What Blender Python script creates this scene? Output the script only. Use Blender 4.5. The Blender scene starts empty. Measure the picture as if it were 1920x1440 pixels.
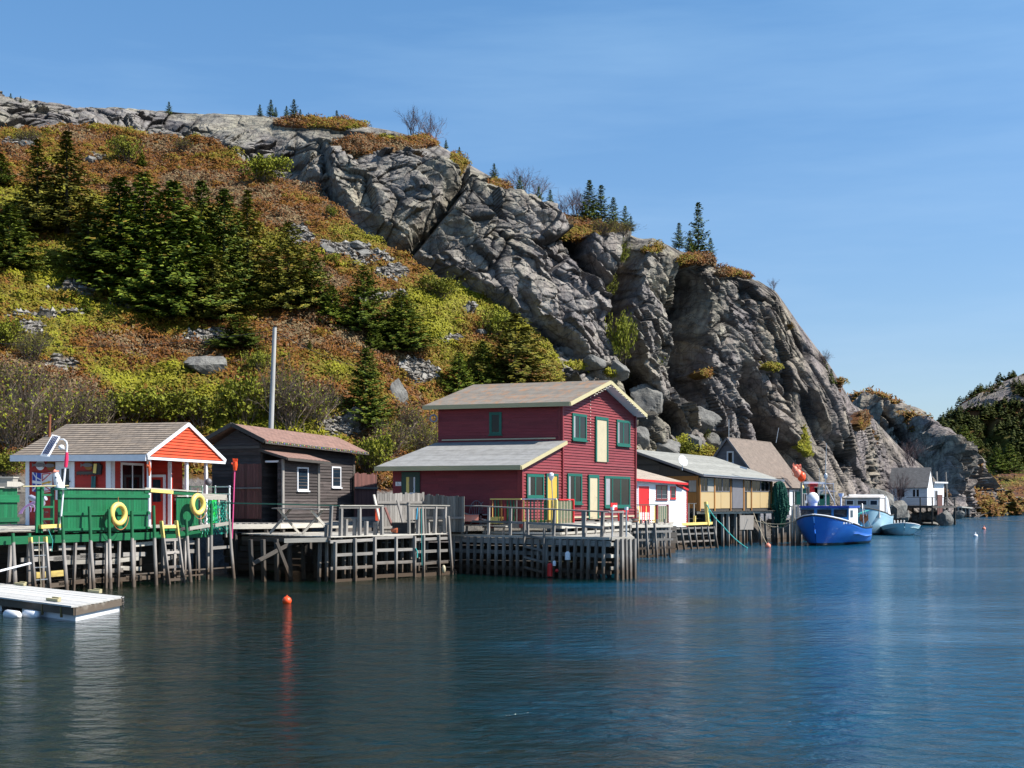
import bpy, math, random
import numpy as np
R = math.radians
sc = bpy.context.scene
col = sc.collection
rng = random.Random(7)
nr = np.random.RandomState(11)

# ---------------- camera ----------------
F = 2500.0; VH = 942.0; CH = 3.0          # focal length in photo pixels, horizon row, eye height (m)
cam_d = bpy.data.cameras.new('camera'); cam = bpy.data.objects.new('camera', cam_d); col.objects.link(cam)
cam.location = (0, 0, CH); cam.rotation_euler = (R(90), 0, 0)
cam_d.sensor_width = 36; cam_d.lens = F / 1920 * 36; cam_d.shift_y = (VH - 720) / 1920
cam_d.clip_start = 0.3; cam_d.clip_end = 6000
sc.camera = cam
# ---------------- sky, sun, exposure ----------------
SUN_EL = R(46); SUN_AZ = R(-10)            # azimuth measured from +X towards +Y
w = bpy.data.worlds.new("World"); sc.world = w; w.use_nodes = True
nt = w.node_tree; nt.nodes.clear()
out = nt.nodes.new('ShaderNodeOutputWorld'); bg = nt.nodes.new('ShaderNodeBackground')
sky = nt.nodes.new('ShaderNodeTexSky'); sky.sky_type = 'NISHITA'; sky.sun_disc = False
sky.sun_elevation = SUN_EL; sky.sun_rotation = R(90) - SUN_AZ
sky.altitude = 0; sky.air_density = 1.0; sky.dust_density = 0.7; sky.ozone_density = 4.5
tcw = nt.nodes.new('ShaderNodeTexCoord'); mpw = nt.nodes.new('ShaderNodeMapping')
mpw.inputs['Scale'].default_value = (1.2, 1.2, 9.0); mpw.inputs['Rotation'].default_value = (0.25, 0.12, 0.4)
nzw = nt.nodes.new('ShaderNodeTexNoise'); nzw.inputs['Scale'].default_value = 1.6; nzw.inputs['Detail'].default_value = 7; nzw.inputs['Roughness'].default_value = 0.55
rmw = nt.nodes.new('ShaderNodeValToRGB'); rmw.color_ramp.elements[0].position = 0.45; rmw.color_ramp.elements[1].position = 0.85
rmw.color_ramp.elements[0].color = (0, 0, 0, 1); rmw.color_ramp.elements[1].color = (0.24, 0.24, 0.24, 1)
mxw = nt.nodes.new('ShaderNodeMixRGB'); mxw.inputs[2].default_value = (6.0, 6.6, 7.4, 1)
nt.links.new(tcw.outputs['Generated'], mpw.inputs[0]); nt.links.new(mpw.outputs[0], nzw.inputs['Vector'])
nt.links.new(nzw.outputs['Fac'], rmw.inputs[0]); nt.links.new(rmw.outputs[0], mxw.inputs[0]); nt.links.new(sky.outputs[0], mxw.inputs[1])
tnt = nt.nodes.new('ShaderNodeMixRGB'); tnt.blend_type = 'MULTIPLY'; tnt.inputs[0].default_value = 1; tnt.inputs[2].default_value = (0.76, 0.98, 1.06, 1)
sxw = nt.nodes.new('ShaderNodeSeparateXYZ'); gmw = nt.nodes.new('ShaderNodeMapRange'); gmw.inputs[1].default_value = 0.10; gmw.inputs[2].default_value = 0.36; tcm = nt.nodes.new('ShaderNodeMixRGB'); tcm.inputs[1].default_value = (0.80, 0.85, 0.92, 1); tcm.inputs[2].default_value = (0.73, 0.99, 1.08, 1)
nt.links.new(tcw.outputs['Generated'], sxw.inputs[0]); nt.links.new(sxw.outputs[2], gmw.inputs[0]); nt.links.new(gmw.outputs[0], tcm.inputs[0]); nt.links.new(tcm.outputs[0], tnt.inputs[2])
nt.links.new(mxw.outputs[0], tnt.inputs[1]); nt.links.new(tnt.outputs[0], bg.inputs[0]); bg.inputs[1].default_value = 0.094
nt.links.new(bg.outputs[0], out.inputs[0])
sl = bpy.data.lights.new('sun', 'SUN'); sl.energy = 5.0; sl.angle = R(0.5); sl.color = (1.0, 0.94, 0.85)
so = bpy.data.objects.new('sun', sl); col.objects.link(so)
so.rotation_euler = (0, R(90) - SUN_EL, SUN_AZ)
sc.view_settings.view_transform = 'Standard'; sc.view_settings.look = 'None'
sc.view_settings.exposure = 0.80; sc.view_settings.gamma = 1.0

# ---------------- helpers ----------------
def P(u, v, D):                            # photo pixel at a distance -> world point
    return ((u - 960) / F * D, D, CH + (VH - v) / F * D)
def G(u, D, z=0.0):
    return ((u - 960) / F * D, D, z)
def DW(v): return CH * F / (v - VH)        # distance of a water-level pixel
def zat(v, D): return CH + (VH - v) / F * D
def tag(o, label=None, cat=None, group=None, kind=None):
    if label: o['label'] = label
    if cat: o['category'] = cat
    if group: o['group'] = group
    if kind: o['kind'] = kind
    return o
def thing(name, label, cat, loc=(0, 0, 0), group=None):
    o = bpy.data.objects.new(name, None); col.objects.link(o); o.location = loc; o.empty_display_size = 0.2
    return tag(o, label, cat, group)
def wloc(o):
    x = np.zeros(3)
    while o is not None:
        x += np.array(o.location); o = o.parent
    return x
def A(*a): return np.array(a, float)
def unit(v):
    v = np.array(v, float); n = np.linalg.norm(v); return v / n if n > 1e-9 else v
class MB:
    def __init__(s): s.v = []; s.f = []; s.uv = []; s.r = []; s.sm = []
    def add(s, vs, fs, uvs=None, r=None, smooth=False):
        b = len(s.v); s.v.extend([tuple(map(float, p)) for p in vs])
        if r is None: r = rng.random()
        for i, f in enumerate(fs):
            s.f.append([b + k for k in f]); s.r.append(r); s.sm.append(smooth)
            s.uv.extend(uvs[i] if uvs else [(0, 0)] * len(f))
        return s
    def quad(s, a, b, c, d, r=None):
        a, b, c, d = [np.array(x, float) for x in (a, b, c, d)]
        w_ = np.linalg.norm(b - a); h_ = np.linalg.norm(d - a); o = rng.random() * 9
        return s.add([a, b, c, d], [(0, 1, 2, 3)], [[(o, 0), (o + w_, 0), (o + w_, h_), (o, h_)]], r)
    def hexa(s, p, r=None):                # 8 points: bottom ring 0-3, top ring 4-7
        p = [np.array(x, float) for x in p]
        fs = [(0, 3, 2, 1), (4, 5, 6, 7), (0, 1, 5, 4), (1, 2, 6, 5), (2, 3, 7, 6), (3, 0, 4, 7)]
        o1, o2 = rng.random() * 9, rng.random() * 9; uvs = []
        for f in fs:                       # v axis runs along the longest edge of the face
            e1 = np.linalg.norm(p[f[1]] - p[f[0]]); e2 = np.linalg.norm(p[f[2]] - p[f[1]])
            if e1 >= e2: uvs.append([(o1, o2), (o1, o2 + e1), (o1 + e2, o2 + e1), (o1 + e2, o2)])
            else: uvs.append([(o1, o2), (o1 + e1, o2), (o1 + e1, o2 + e2), (o1, o2 + e2)])
        return s.add(p, fs, uvs, r)
    def box(s, c, sx, sy, sz, ex=(1, 0, 0), ey=None, ez=None, r=None):
        ex = unit(ex); ez = unit(ez) if ez is not None else A(0, 0, 1)
        ey = unit(ey) if ey is not None else unit(np.cross(ez, ex)); c = A(*c)
        q = [(-1, -1), (1, -1), (1, 1), (-1, 1)]
        return s.hexa([c + ex * sx / 2 * a + ey * sy / 2 * b + ez * sz / 2 * k for k in (-1, 1) for a, b in q], r)
    def beam(s, p, q, w_, h_, up=(0, 0, 1), r=None):
        p, q = A(*p), A(*q); d = unit(q - p); up = A(*up)
        if abs(np.dot(d, up)) > 0.97: up = A(0.9, -0.44, 0)
        sd = unit(np.cross(d, up)); u2 = np.cross(sd, d)
        ring = lambda c: [c + sd * w_ / 2 * a + u2 * h_ / 2 * b for a, b in ((-1, -1), (1, -1), (1, 1), (-1, 1))]
        return s.hexa(ring(p) + ring(q), r)
    def tube(s, pts, rad, n=8, r=None, cap=True):
        pts = [A(*p) for p in pts]; m = len(pts)
        if not hasattr(rad, '__len__'): rad = [rad] * m
        vs = []; a0 = None; L = 0; Ls = []
        for i, p in enumerate(pts):
            d = unit(pts[min(i + 1, m - 1)] - pts[max(i - 1, 0)])
            if a0 is None:
                a0 = unit(np.cross(d, A(0, 0, 1) if abs(d[2]) < 0.9 else A(1, 0, 0)))
            a0 = unit(a0 - d * np.dot(a0, d)); b0 = np.cross(d, a0)
            if i: L += np.linalg.norm(p - pts[i - 1])
            Ls.append(L)
            for k in range(n):
                t = 2 * math.pi * k / n; vs.append(p + (a0 * math.cos(t) + b0 * math.sin(t)) * rad[i])
        fs = []; uvs = []; o = rng.random() * 7; per = 2 * math.pi * max(rad)
        for i in range(m - 1):
            for k in range(n):
                fs.append((i * n + k, i * n + (k + 1) % n, (i + 1) * n + (k + 1) % n, (i + 1) * n + k))
                uvs.append([(o + per * k / n, o + Ls[i]), (o + per * (k + 1) / n, o + Ls[i]), (o + per * (k + 1) / n, o + Ls[i + 1]), (o + per * k / n, o + Ls[i + 1])])
        s.add(vs, fs, uvs, r, smooth=n > 5)
        if cap:
            rr = s.r[-1]
            s.add(vs[:n][::-1], [tuple(range(n))], None, rr); s.add(vs[-n:], [tuple(range(n))], None, rr)
        return s
    def ball(s, c, rx, ry=None, rz=None, n=14, m=9, r=None, squash=None):
        ry = ry or rx; rz = rz or rx; vs = []; fs = []
        for i in range(m + 1):
            th = math.pi * i / m
            for k in range(n):
                ph = 2 * math.pi * k / n
                vs.append((c[0] + rx * math.sin(th) * math.cos(ph), c[1] + ry * math.sin(th) * math.sin(ph), c[2] + rz * math.cos(th)))
        for i in range(m):
            for k in range(n): fs.append((i * n + k, (i + 1) * n + k, (i + 1) * n + (k + 1) % n, i * n + (k + 1) % n))
        return s.add(vs, fs, None, r, smooth=True)
    def prism(s, pts, d, r=None):          # polygon (3D points) extruded by the vector d
        pts = [A(*p) for p in pts]; d = A(*d); n = len(pts); vs = pts + [p + d for p in pts]
        o = pts[0]; e1 = unit(pts[1] - o); nrm = unit(d); e2 = np.cross(nrm, e1)
        uvp = [(float(np.dot(p - o, e1)), float(np.dot(p - o, e2))) for p in pts]
        fs = [tuple(range(n))[::-1], tuple(range(n, 2 * n))]; uvs = [uvp[::-1], uvp]
        for i in range(n):
            j = (i + 1) % n; fs.append((i, j, n + j, n + i)); L = np.linalg.norm(pts[j] - pts[i]); t = np.linalg.norm(d)
            uvs.append([(0, 0), (0, L), (t, L), (t, 0)])
        return s.add(vs, fs, uvs, r)
    def build(s, name, m, parent=None, label=None):
        me = bpy.data.meshes.new(name); off = wloc(parent) if parent else np.zeros(3)
        vv = np.array(s.v, float) - off if s.v else np.zeros((0, 3))
        me.from_pydata(vv.tolist(), [], s.f)
        ul = me.uv_layers.new(name='uv'); ul.data.foreach_set('uv', np.array(s.uv, np.float32).ravel())
        at = me.attributes.new('rnd', 'FLOAT', 'FACE'); at.data.foreach_set('value', np.array(s.r, np.float32))
        me.polygons.foreach_set('use_smooth', s.sm)
        me.materials.append(m); me.update()
        o = bpy.data.objects.new(name, me); col.objects.link(o)
        if parent: o.parent = parent
        if label: o['label'] = label
        return o
def solo(name, mb, m, label, cat, group=None, base=None):   # a thing that is one mesh
    o = mb.build(name, m)
    v = np.array(mb.v); c = A((v[:, 0].min() + v[:, 0].max()) / 2, (v[:, 1].min() + v[:, 1].max()) / 2, v[:, 2].min())
    o.data.transform(__import__('mathutils').Matrix.Translation(-c)); o.location = c
    return tag(o, label, cat, group)
class Fr:                                  # skewed local frame: a along ea, b along eb, z up
    def __init__(s, o, ea, eb, tilt=(0, 0)): s.o = A(*o); s.ea = A(*ea); s.eb = A(*eb); s.t = tilt
    def __call__(s, a, b, z):
        p = s.o[:2] + s.ea[:2] * a + s.eb[:2] * b
        return A(p[0] + 0.0, p[1], z + s.t[0] * a + s.t[1] * b)
# ---------------- materials ----------------
def newmat(name):
    m = bpy.data.materials.new(name); m.use_nodes = True; t = m.node_tree
    return m, t, t.nodes['Principled BSDF']
def N(t, typ, **kw):
    n = t.nodes.new(typ)
    for k, v in kw.items():
        if k in ('operation', 'blend_type', 'feature', 'attribute_name', 'noise_dimensions', 'offset', 'wave_type', 'bands_direction', 'distance'): 
            try: setattr(n, k, v); continue
            except Exception: pass
        n.inputs[k].default_value = v
    return n
def ramp(t, stops):
    n = t.nodes.new('ShaderNodeValToRGB'); e = n.color_ramp.elements
    while len(e) < len(stops): e.new(0.5)
    for i, (p, c) in enumerate(stops): e[i].position = p; e[i].color = (*c, 1) if len(c) == 3 else c
    return n
def mix(t, fac, a, b, mode='MIX'):
    n = t.nodes.new('ShaderNodeMixRGB'); n.blend_type = mode
    for i, x in enumerate((fac, a, b)):
        if hasattr(x, 'links'): t.links.new(x, n.inputs[i])
        elif isinstance(x, (int, float)): n.inputs[i].default_value = x if i == 0 else (x, x, x, 1)
        else: n.inputs[i].default_value = (*x, 1)
    return n.outputs[0]
def bump(t, bs, h, strength=0.4, dist=0.02):
    b = t.nodes.new('ShaderNodeBump'); b.inputs['Strength'].default_value = strength; b.inputs['Distance'].default_value = dist
    t.links.new(h, b.inputs['Height']); t.links.new(b.outputs[0], bs.inputs['Normal'])
def rndfac(t, lo, hi):
    a = t.nodes.new('ShaderNodeAttribute'); a.attribute_name = 'rnd'
    m = t.nodes.new('ShaderNodeMapRange'); m.inputs[3].default_value = lo; m.inputs[4].default_value = hi
    t.links.new(a.outputs['Fac'], m.inputs[0]); return m.outputs[0]
def wood(name, c1, c2, rough=0.85, var=0.35, sc_=(38, 1.6), wear=None, wearamt=0.5, wet=True):
    m, t, bs = newmat(name)
    uv = N(t, 'ShaderNodeTexCoord'); mp = N(t, 'ShaderNodeMapping'); mp.inputs['Scale'].default_value = (sc_[0], sc_[1], 1)
    t.links.new(uv.outputs['UV'], mp.inputs[0])
    nz = N(t, 'ShaderNodeTexNoise', Scale=1.0, Detail=5.0, Roughness=0.65); t.links.new(mp.outputs[0], nz.inputs['Vector'])
    rp = ramp(t, [(0.25, c1), (0.75, c2)]); t.links.new(nz.outputs[0], rp.inputs[0])
    c = rp.outputs[0]
    if wear:
        n2 = N(t, 'ShaderNodeTexNoise', Scale=1.0, Detail=6.0, Roughness=0.7); mp2 = N(t, 'ShaderNodeMapping'); mp2.inputs['Scale'].default_value = (14, 3, 1)
        t.links.new(uv.outputs['UV'], mp2.inputs[0]); t.links.new(mp2.outputs[0], n2.inputs['Vector'])
        r2 = ramp(t, [(wearamt, (0, 0, 0)), (wearamt + 0.08, (1, 1, 1))]); t.links.new(n2.outputs[0], r2.inputs[0])
        c = mix(t, r2.outputs[0], c, wear)
    c = mix(t, 1.0, c, rndfac(t, 1 - var, 1 + var), 'MULTIPLY')
    if wet:                                # tide stain: wood near the water line is darker and browner
        g = N(t, 'ShaderNodeNewGeometry'); sx = N(t, 'ShaderNodeSeparateXYZ'); t.links.new(g.outputs['Position'], sx.inputs[0])
        n3 = N(t, 'ShaderNodeTexNoise', Scale=2.5, Detail=3.0); t.links.new(g.outputs['Position'], n3.inputs['Vector'])
        ad = N(t, 'ShaderNodeMath', operation='MULTIPLY_ADD'); ad.inputs[1].default_value = -0.6; t.links.new(n3.outputs[0], ad.inputs[0]); t.links.new(sx.outputs[2], ad.inputs[2])
        mr = N(t, 'ShaderNodeMapRange'); mr.inputs[1].default_value = 0.0; mr.inputs[2].default_value = 0.62; mr.inputs[3].default_value = 0.88; mr.inputs[4].default_value = 0.0
        t.links.new(ad.outputs[0], mr.inputs[0]); c = mix(t, mr.outputs[0], c, (0.055, 0.032, 0.016))
    t.links.new(c, bs.inputs['Base Color']); bs.inputs['Roughness'].default_value = rough
    bump(t, bs, nz.outputs[0], 0.5, 0.012)
    return m
def paint(name, c, rough=0.5, var=0.1, dirt=0.25, dirtc=None, scale=3.0, metal=0.0, spec=0.5):
    m, t, bs = newmat(name)
    tc = N(t, 'ShaderNodeTexCoord'); nz = N(t, 'ShaderNodeTexNoise', Scale=scale, Detail=6.0, Roughness=0.65); t.links.new(tc.outputs['Object'], nz.inputs['Vector'])
    rp = ramp(t, [(0.4, (0, 0, 0)), (0.75, (1, 1, 1))]); t.links.new(nz.outputs[0], rp.inputs[0])
    f = N(t, 'ShaderNodeMath', operation='MULTIPLY'); f.inputs[1].default_value = dirt; t.links.new(rp.outputs[0], f.inputs[0])
    cc = mix(t, f.outputs[0], c, dirtc or tuple(x * 0.45 for x in c))
    cc = mix(t, 1.0, cc, rndfac(t, 1 - var, 1 + var), 'MULTIPLY')
    t.links.new(cc, bs.inputs['Base Color']); bs.inputs['Roughness'].default_value = rough; bs.inputs['Metallic'].default_value = metal
    bs.inputs['Specular IOR Level'].default_value = spec
    bump(t, bs, nz.outputs[0], 0.15, 0.01)
    return m
def shingle(name, c1, c2, bw=0.3, bh=0.13, stain=None, rough=0.9, mortar=0.012, depth=0.02):
    m, t, bs = newmat(name)
    uv = N(t, 'ShaderNodeTexCoord'); br = N(t, 'ShaderNodeTexBrick', offset=0.5)
    br.inputs['Scale'].default_value = 1; br.inputs['Brick Width'].default_value = bw; br.inputs['Row Height'].default_value = bh
    br.inputs['Mortar Size'].default_value = mortar; br.inputs['Mortar Smooth'].default_value = 0.3; br.inputs['Bias'].default_value = 0
    br.inputs['Color1'].default_value = (*c1, 1); br.inputs['Color2'].default_value = (*c2, 1); br.inputs['Mortar'].default_value = (*[x * 0.45 for x in c1], 1)
    t.links.new(uv.outputs['UV'], br.inputs['Vector'])
    nz = N(t, 'ShaderNodeTexNoise', Scale=2.2, Detail=6.0, Roughness=0.7); t.links.new(uv.outputs['UV'], nz.inputs['Vector'])
    rp = ramp(t, [(0.3, (0.72, 0.72, 0.72)), (0.7, (1.2, 1.2, 1.2))]); t.links.new(nz.outputs[0], rp.inputs[0])
    c = mix(t, 1.0, br.outputs[0], rp.outputs[0], 'MULTIPLY')
    if stain:
        n2 = N(t, 'ShaderNodeTexNoise', Scale=1.0, Detail=8.0, Roughness=0.75); mp = N(t, 'ShaderNodeMapping'); mp.inputs['Scale'].default_value = (2.4, 1.1, 1)
        t.links.new(uv.outputs['UV'], mp.inputs[0]); t.links.new(mp.outputs[0], n2.inputs['Vector'])
        r2 = ramp(t, [(stain[1], (0, 0, 0)), (stain[1] + 0.12, (1, 1, 1))]); t.links.new(n2.outputs[0], r2.inputs[0])
        f = N(t, 'ShaderNodeMath', operation='MULTIPLY'); f.inputs[1].default_value = stain[2]; t.links.new(r2.outputs[0], f.inputs[0])
        c = mix(t, f.outputs[0], c, stain[0])
    t.links.new(c, bs.inputs['Base Color']); bs.inputs['Roughness'].default_value = rough
    bump(t, bs, br.outputs['Fac'], -0.6 if False else 0.5, -depth)
    return m
def glassm(name, c=(0.006, 0.008, 0.009), rough=0.06):
    m, t, bs = newmat(name); bs.inputs['Base Color'].default_value = (*c, 1); bs.inputs['Roughness'].default_value = rough
    tc = N(t, 'ShaderNodeTexCoord'); nz = N(t, 'ShaderNodeTexNoise', Scale=1.3, Detail=2.0); t.links.new(tc.outputs['Object'], nz.inputs['Vector'])
    rp = ramp(t, [(0.35, c), (0.7, tuple(x * 1.6 + 0.002 for x in c))]); t.links.new(nz.outputs[0], rp.inputs[0]); t.links.new(rp.outputs[0], bs.inputs['Base Color'])
    bump(t, bs, nz.outputs[0], 0.2, 0.02); return m
def leafm(name, stops, rough=0.7, trans=0.15):
    m, t, bs = newmat(name); a = N(t, 'ShaderNodeAttribute'); a.attribute_name = 'rnd'
    rp = ramp(t, stops); t.links.new(a.outputs['Fac'], rp.inputs[0])
    oi = N(t, 'ShaderNodeObjectInfo'); mr = N(t, 'ShaderNodeMapRange'); mr.inputs[3].default_value = 0.75; mr.inputs[4].default_value = 1.25; t.links.new(oi.outputs['Random'], mr.inputs[0])
    c = mix(t, 1.0, rp.outputs[0], mr.outputs[0], 'MULTIPLY')
    t.links.new(c, bs.inputs['Base Color']); bs.inputs['Roughness'].default_value = rough; bs.inputs['Specular IOR Level'].default_value = 0.2
    return m
# ---------------- numpy noise ----------------
def hsh(ix, iy, iz, seed):
    h = (ix.astype(np.int64) * 374761393 + iy.astype(np.int64) * 668265263 + iz.astype(np.int64) * 2147483629 + seed * 1274126177) & 0xffffffff
    h = ((h ^ (h >> 13)) * 1274126177) & 0xffffffff; h = ((h ^ (h >> 15)) * 2246822519) & 0xffffffff; h ^= h >> 16
    return (h & 0xffffff).astype(np.float64) / 16777216.0
def vnoise(p, seed=0):
    i = np.floor(p).astype(np.int64); f = p - i; f = f * f * (3 - 2 * f); r = 0
    for a in (0, 1):
        for b in (0, 1):
            for c in (0, 1):
                wt = (f[:, 0] if a else 1 - f[:, 0]) * (f[:, 1] if b else 1 - f[:, 1]) * (f[:, 2] if c else 1 - f[:, 2])
                r = r + wt * hsh(i[:, 0] + a, i[:, 1] + b, i[:, 2] + c, seed)
    return r * 2 - 1
def fbm(p, seed=0, o=4, g=0.5):
    r = 0; a = 1; s = 0
    for k in range(o): r = r + a * vnoise(p * 2 ** k + k * 7.3, seed + k); s += a; a *= g
    return r / s
def facets(p, seed=0, tilt=0.8, step=0.45):           # each Worley cell is one tilted plane: angular joint blocks
    i0 = np.floor(p).astype(np.int64); n = len(p); d1 = np.full(n, 9e9); d2 = np.full(n, 9e9); disp = np.zeros(n)
    for a in (-1, 0, 1):
        for b in (-1, 0, 1):
            for c in (-1, 0, 1):
                ix, iy, iz = i0[:, 0] + a, i0[:, 1] + b, i0[:, 2] + c
                dx = p[:, 0] - ix - hsh(ix, iy, iz, seed); dy = p[:, 1] - iy - hsh(ix, iy, iz, seed + 1); dz = p[:, 2] - iz - hsh(ix, iy, iz, seed + 2)
                d = dx * dx + dy * dy + dz * dz; m = d < d1
                val = step * (hsh(ix, iy, iz, seed + 3) - 0.5) + tilt * ((hsh(ix, iy, iz, seed + 4) - .5) * dx + (hsh(ix, iy, iz, seed + 5) - .5) * dy + (hsh(ix, iy, iz, seed + 6) - .5) * dz) * 2
                d2 = np.where(m, d1, np.minimum(d2, d)); disp = np.where(m, val, disp); d1 = np.where(m, d, d1)
    return disp, np.sqrt(d2) - np.sqrt(d1)
def sstep(a, b, x):
    t = np.clip((x - a) / (b - a), 0, 1); return t * t * (3 - 2 * t)
def grid_mesh(name, Pw, attrs, mat_, smooth=False):
    nu, nv_ = Pw.shape[:2]; idx = np.arange(nu * nv_).reshape(nu, nv_)
    q = np.stack([idx[:-1, :-1], idx[1:, :-1], idx[1:, 1:], idx[:-1, 1:]], -1).reshape(-1, 4)
    me = bpy.data.meshes.new(name); me.vertices.add(nu * nv_); me.vertices.foreach_set('co', Pw.reshape(-1).astype(np.float32))
    me.loops.add(q.size); me.loops.foreach_set('vertex_index', q.ravel().astype(np.int32))
    me.polygons.add(len(q)); me.polygons.foreach_set('loop_start', np.arange(0, q.size, 4, dtype=np.int32)); me.polygons.foreach_set('loop_total', np.full(len(q), 4, np.int32))
    me.polygons.foreach_set('use_smooth', np.full(len(q), smooth)); me.update(calc_edges=True)
    for k, a in attrs.items():
        at = me.attributes.new(k, 'FLOAT', 'POINT'); at.data.foreach_set('value', a.ravel().astype(np.float32))
    me.materials.append(mat_); o = bpy.data.objects.new(name, me); col.objects.link(o); return o
def soup(name, V, nper, rnd, mat_, faces_per=1):     # V: (n*nper,3) separate polygons of nper corners
    n = len(V) // nper; me = bpy.data.meshes.new(name); me.vertices.add(len(V)); me.vertices.foreach_set('co', V.ravel().astype(np.float32))
    me.loops.add(len(V)); me.loops.foreach_set('vertex_index', np.arange(len(V), dtype=np.int32))
    me.polygons.add(n); me.polygons.foreach_set('loop_start', np.arange(0, len(V), nper, dtype=np.int32)); me.polygons.foreach_set('loop_total', np.full(n, nper, np.int32))
    me.update(calc_edges=True); at = me.attributes.new('rnd', 'FLOAT', 'FACE'); at.data.foreach_set('value', rnd.astype(np.float32))
    me.materials.append(mat_); return me
# ---------------- hillside material ----------------
def rockmat():
    m, t, bs = newmat('hill rock and heath')
    g = N(t, 'ShaderNodeNewGeometry'); pos = g.outputs['Position']
    def nz(scale, det=5, rg=0.6, map_=None):
        n = N(t, 'ShaderNodeTexNoise', Scale=scale, Detail=float(det), Roughness=rg)
        if map_:
            mp = N(t, 'ShaderNodeMapping'); mp.inputs['Rotation'].default_value = map_[0]; mp.inputs['Scale'].default_value = map_[1]
            t.links.new(pos, mp.inputs[0]); t.links.new(mp.outputs[0], n.inputs['Vector'])
        else: t.links.new(pos, n.inputs['Vector'])
        return n.outputs[0]
    big = nz(0.09, 4); mid = nz(0.6, 8, 0.7); fine = nz(4.0, 6, 0.7); strk = nz(0.5, 7, 0.65, ((0, R(-28), R(-25)), (3.2, 3.2, 0.45)))
    r1 = ramp(t, [(0.3, (0.14, 0.136, 0.134)), (0.5, (0.25, 0.246, 0.232)), (0.72, (0.36, 0.357, 0.325))]); t.links.new(mid, r1.inputs[0])
    r2 = ramp(t, [(0.35, (0.66, 0.62, 0.62)), (0.65, (1.18, 1.18, 1.12))]); t.links.new(strk, r2.inputs[0])
    rock = mix(t, 1.0, r1.outputs[0], r2.outputs[0], 'MULTIPLY')
    r3 = ramp(t, [(0.42, (1.08, 1.04, 0.9)), (0.6, (0.9, 0.86, 0.9))]); t.links.new(big, r3.inputs[0]); rock = mix(t, 1.0, rock, r3.outputs[0], 'MULTIPLY')
    hu = N(t, 'ShaderNodeAttribute'); hu.attribute_name = 'pur'; rock = mix(t, hu.outputs['Fac'], rock, mix(t, 1.0, rock, (0.93, 0.87, 0.90), 'MULTIPLY'))
    lich = ramp(t, [(0.62, (0, 0, 0)), (0.72, (1, 1, 1))]); t.links.new(fine, lich.inputs[0])
    f = N(t, 'ShaderNodeMath', operation='MULTIPLY'); f.inputs[1].default_value = 0.35; t.links.new(lich.outputs[0], f.inputs[0]); rock = mix(t, f.outputs[0], rock, (0.34, 0.34, 0.30))
    # joint cracks, plus painted wharf shade at the hill foot (attribute)
    ck = N(t, 'ShaderNodeAttribute'); ck.attribute_name = 'crack'; rock = mix(t, ck.outputs['Fac'], rock, (0.045, 0.04, 0.038))
    # heath
    tn = N(t, 'ShaderNodeAttribute'); tn.attribute_name = 'tone'
    vg = ramp(t, [(0.0, (0.15, 0.155, 0.020)), (0.3, (0.085, 0.080, 0.014)), (0.5, (0.085, 0.050, 0.013)), (0.72, (0.115, 0.044, 0.014)), (0.88, (0.06, 0.028, 0.018)), (1.0, (0.15, 0.10, 0.052))])
    ad = N(t, 'ShaderNodeMath', operation='MULTIPLY_ADD'); ad.inputs[1].default_value = 0.5; t.links.new(mid, ad.inputs[0])
    sb = N(t, 'ShaderNodeMath', operation='SUBTRACT'); sb.inputs[1].default_value = 0.25; t.links.new(tn.outputs['Fac'], ad.inputs[2]); t.links.new(ad.outputs[0], sb.inputs[0]); t.links.new(sb.outputs[0], vg.inputs[0])
    rv = ramp(t, [(0.3, (0.55, 0.55, 0.55)), (0.7, (1.35, 1.35, 1.35))]); t.links.new(fine, rv.inputs[0]); veg = mix(t, 1.0, vg.outputs[0], rv.outputs[0], 'MULTIPLY')
    sr = N(t, 'ShaderNodeAttribute'); sr.attribute_name = 'scree'
    rs = ramp(t, [(0.35, (0.10, 0.085, 0.07)), (0.6, (0.25, 0.23, 0.205))]); t.links.new(fine, rs.inputs[0]); veg = mix(t, sr.outputs['Fac'], veg, rs.outputs[0])
    va = N(t, 'ShaderNodeAttribute'); va.attribute_name = 'veg'
    vf = N(t, 'ShaderNodeMath', operation='MULTIPLY_ADD'); vf.inputs[1].default_value = 0.5; t.links.new(fine, vf.inputs[0]); t.links.new(va.outputs['Fac'], vf.inputs[2])
    vr = ramp(t, [(0.70, (0, 0, 0)), (0.80, (1, 1, 1))]); t.links.new(vf.outputs[0], vr.inputs[0])
    t.links.new(mix(t, vr.outputs[0], rock, veg), bs.inputs['Base Color']); bs.inputs['Roughness'].default_value = 0.92; bs.inputs['Specular IOR Level'].default_value = 0.25
    def vor(scale, rot, sc3, feat='F1'):
        mp = N(t, 'ShaderNodeMapping'); mp.inputs['Rotation'].default_value = rot; mp.inputs['Scale'].default_value = sc3
        nd = N(t, 'ShaderNodeTexNoise', Scale=0.8, Detail=3.0); t.links.new(pos, nd.inputs['Vector']); av = N(t, 'ShaderNodeMixRGB'); av.blend_type = 'ADD'; av.inputs[0].default_value = 0.9; t.links.new(pos, av.inputs[1]); t.links.new(nd.outputs['Color'], av.inputs[2])
        v = N(t, 'ShaderNodeTexVoronoi', Scale=scale); v.feature = feat; t.links.new(av.outputs[0], mp.inputs[0]); t.links.new(mp.outputs[0], v.inputs['Vector']); return v
    v1 = vor(0.55, (0, R(35), 0), (.6, .5, 1.2)); v2 = vor(1.7, (0, R(-40), 0), (.6, .5, 1.1)); e1 = vor(0.42, (0, R(42), 0), (.7, .4, 1.5), 'DISTANCE_TO_EDGE'); e2 = vor(1.1, (0, R(-38), 0), (1.5, .5, .6), 'DISTANCE_TO_EDGE')
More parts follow.
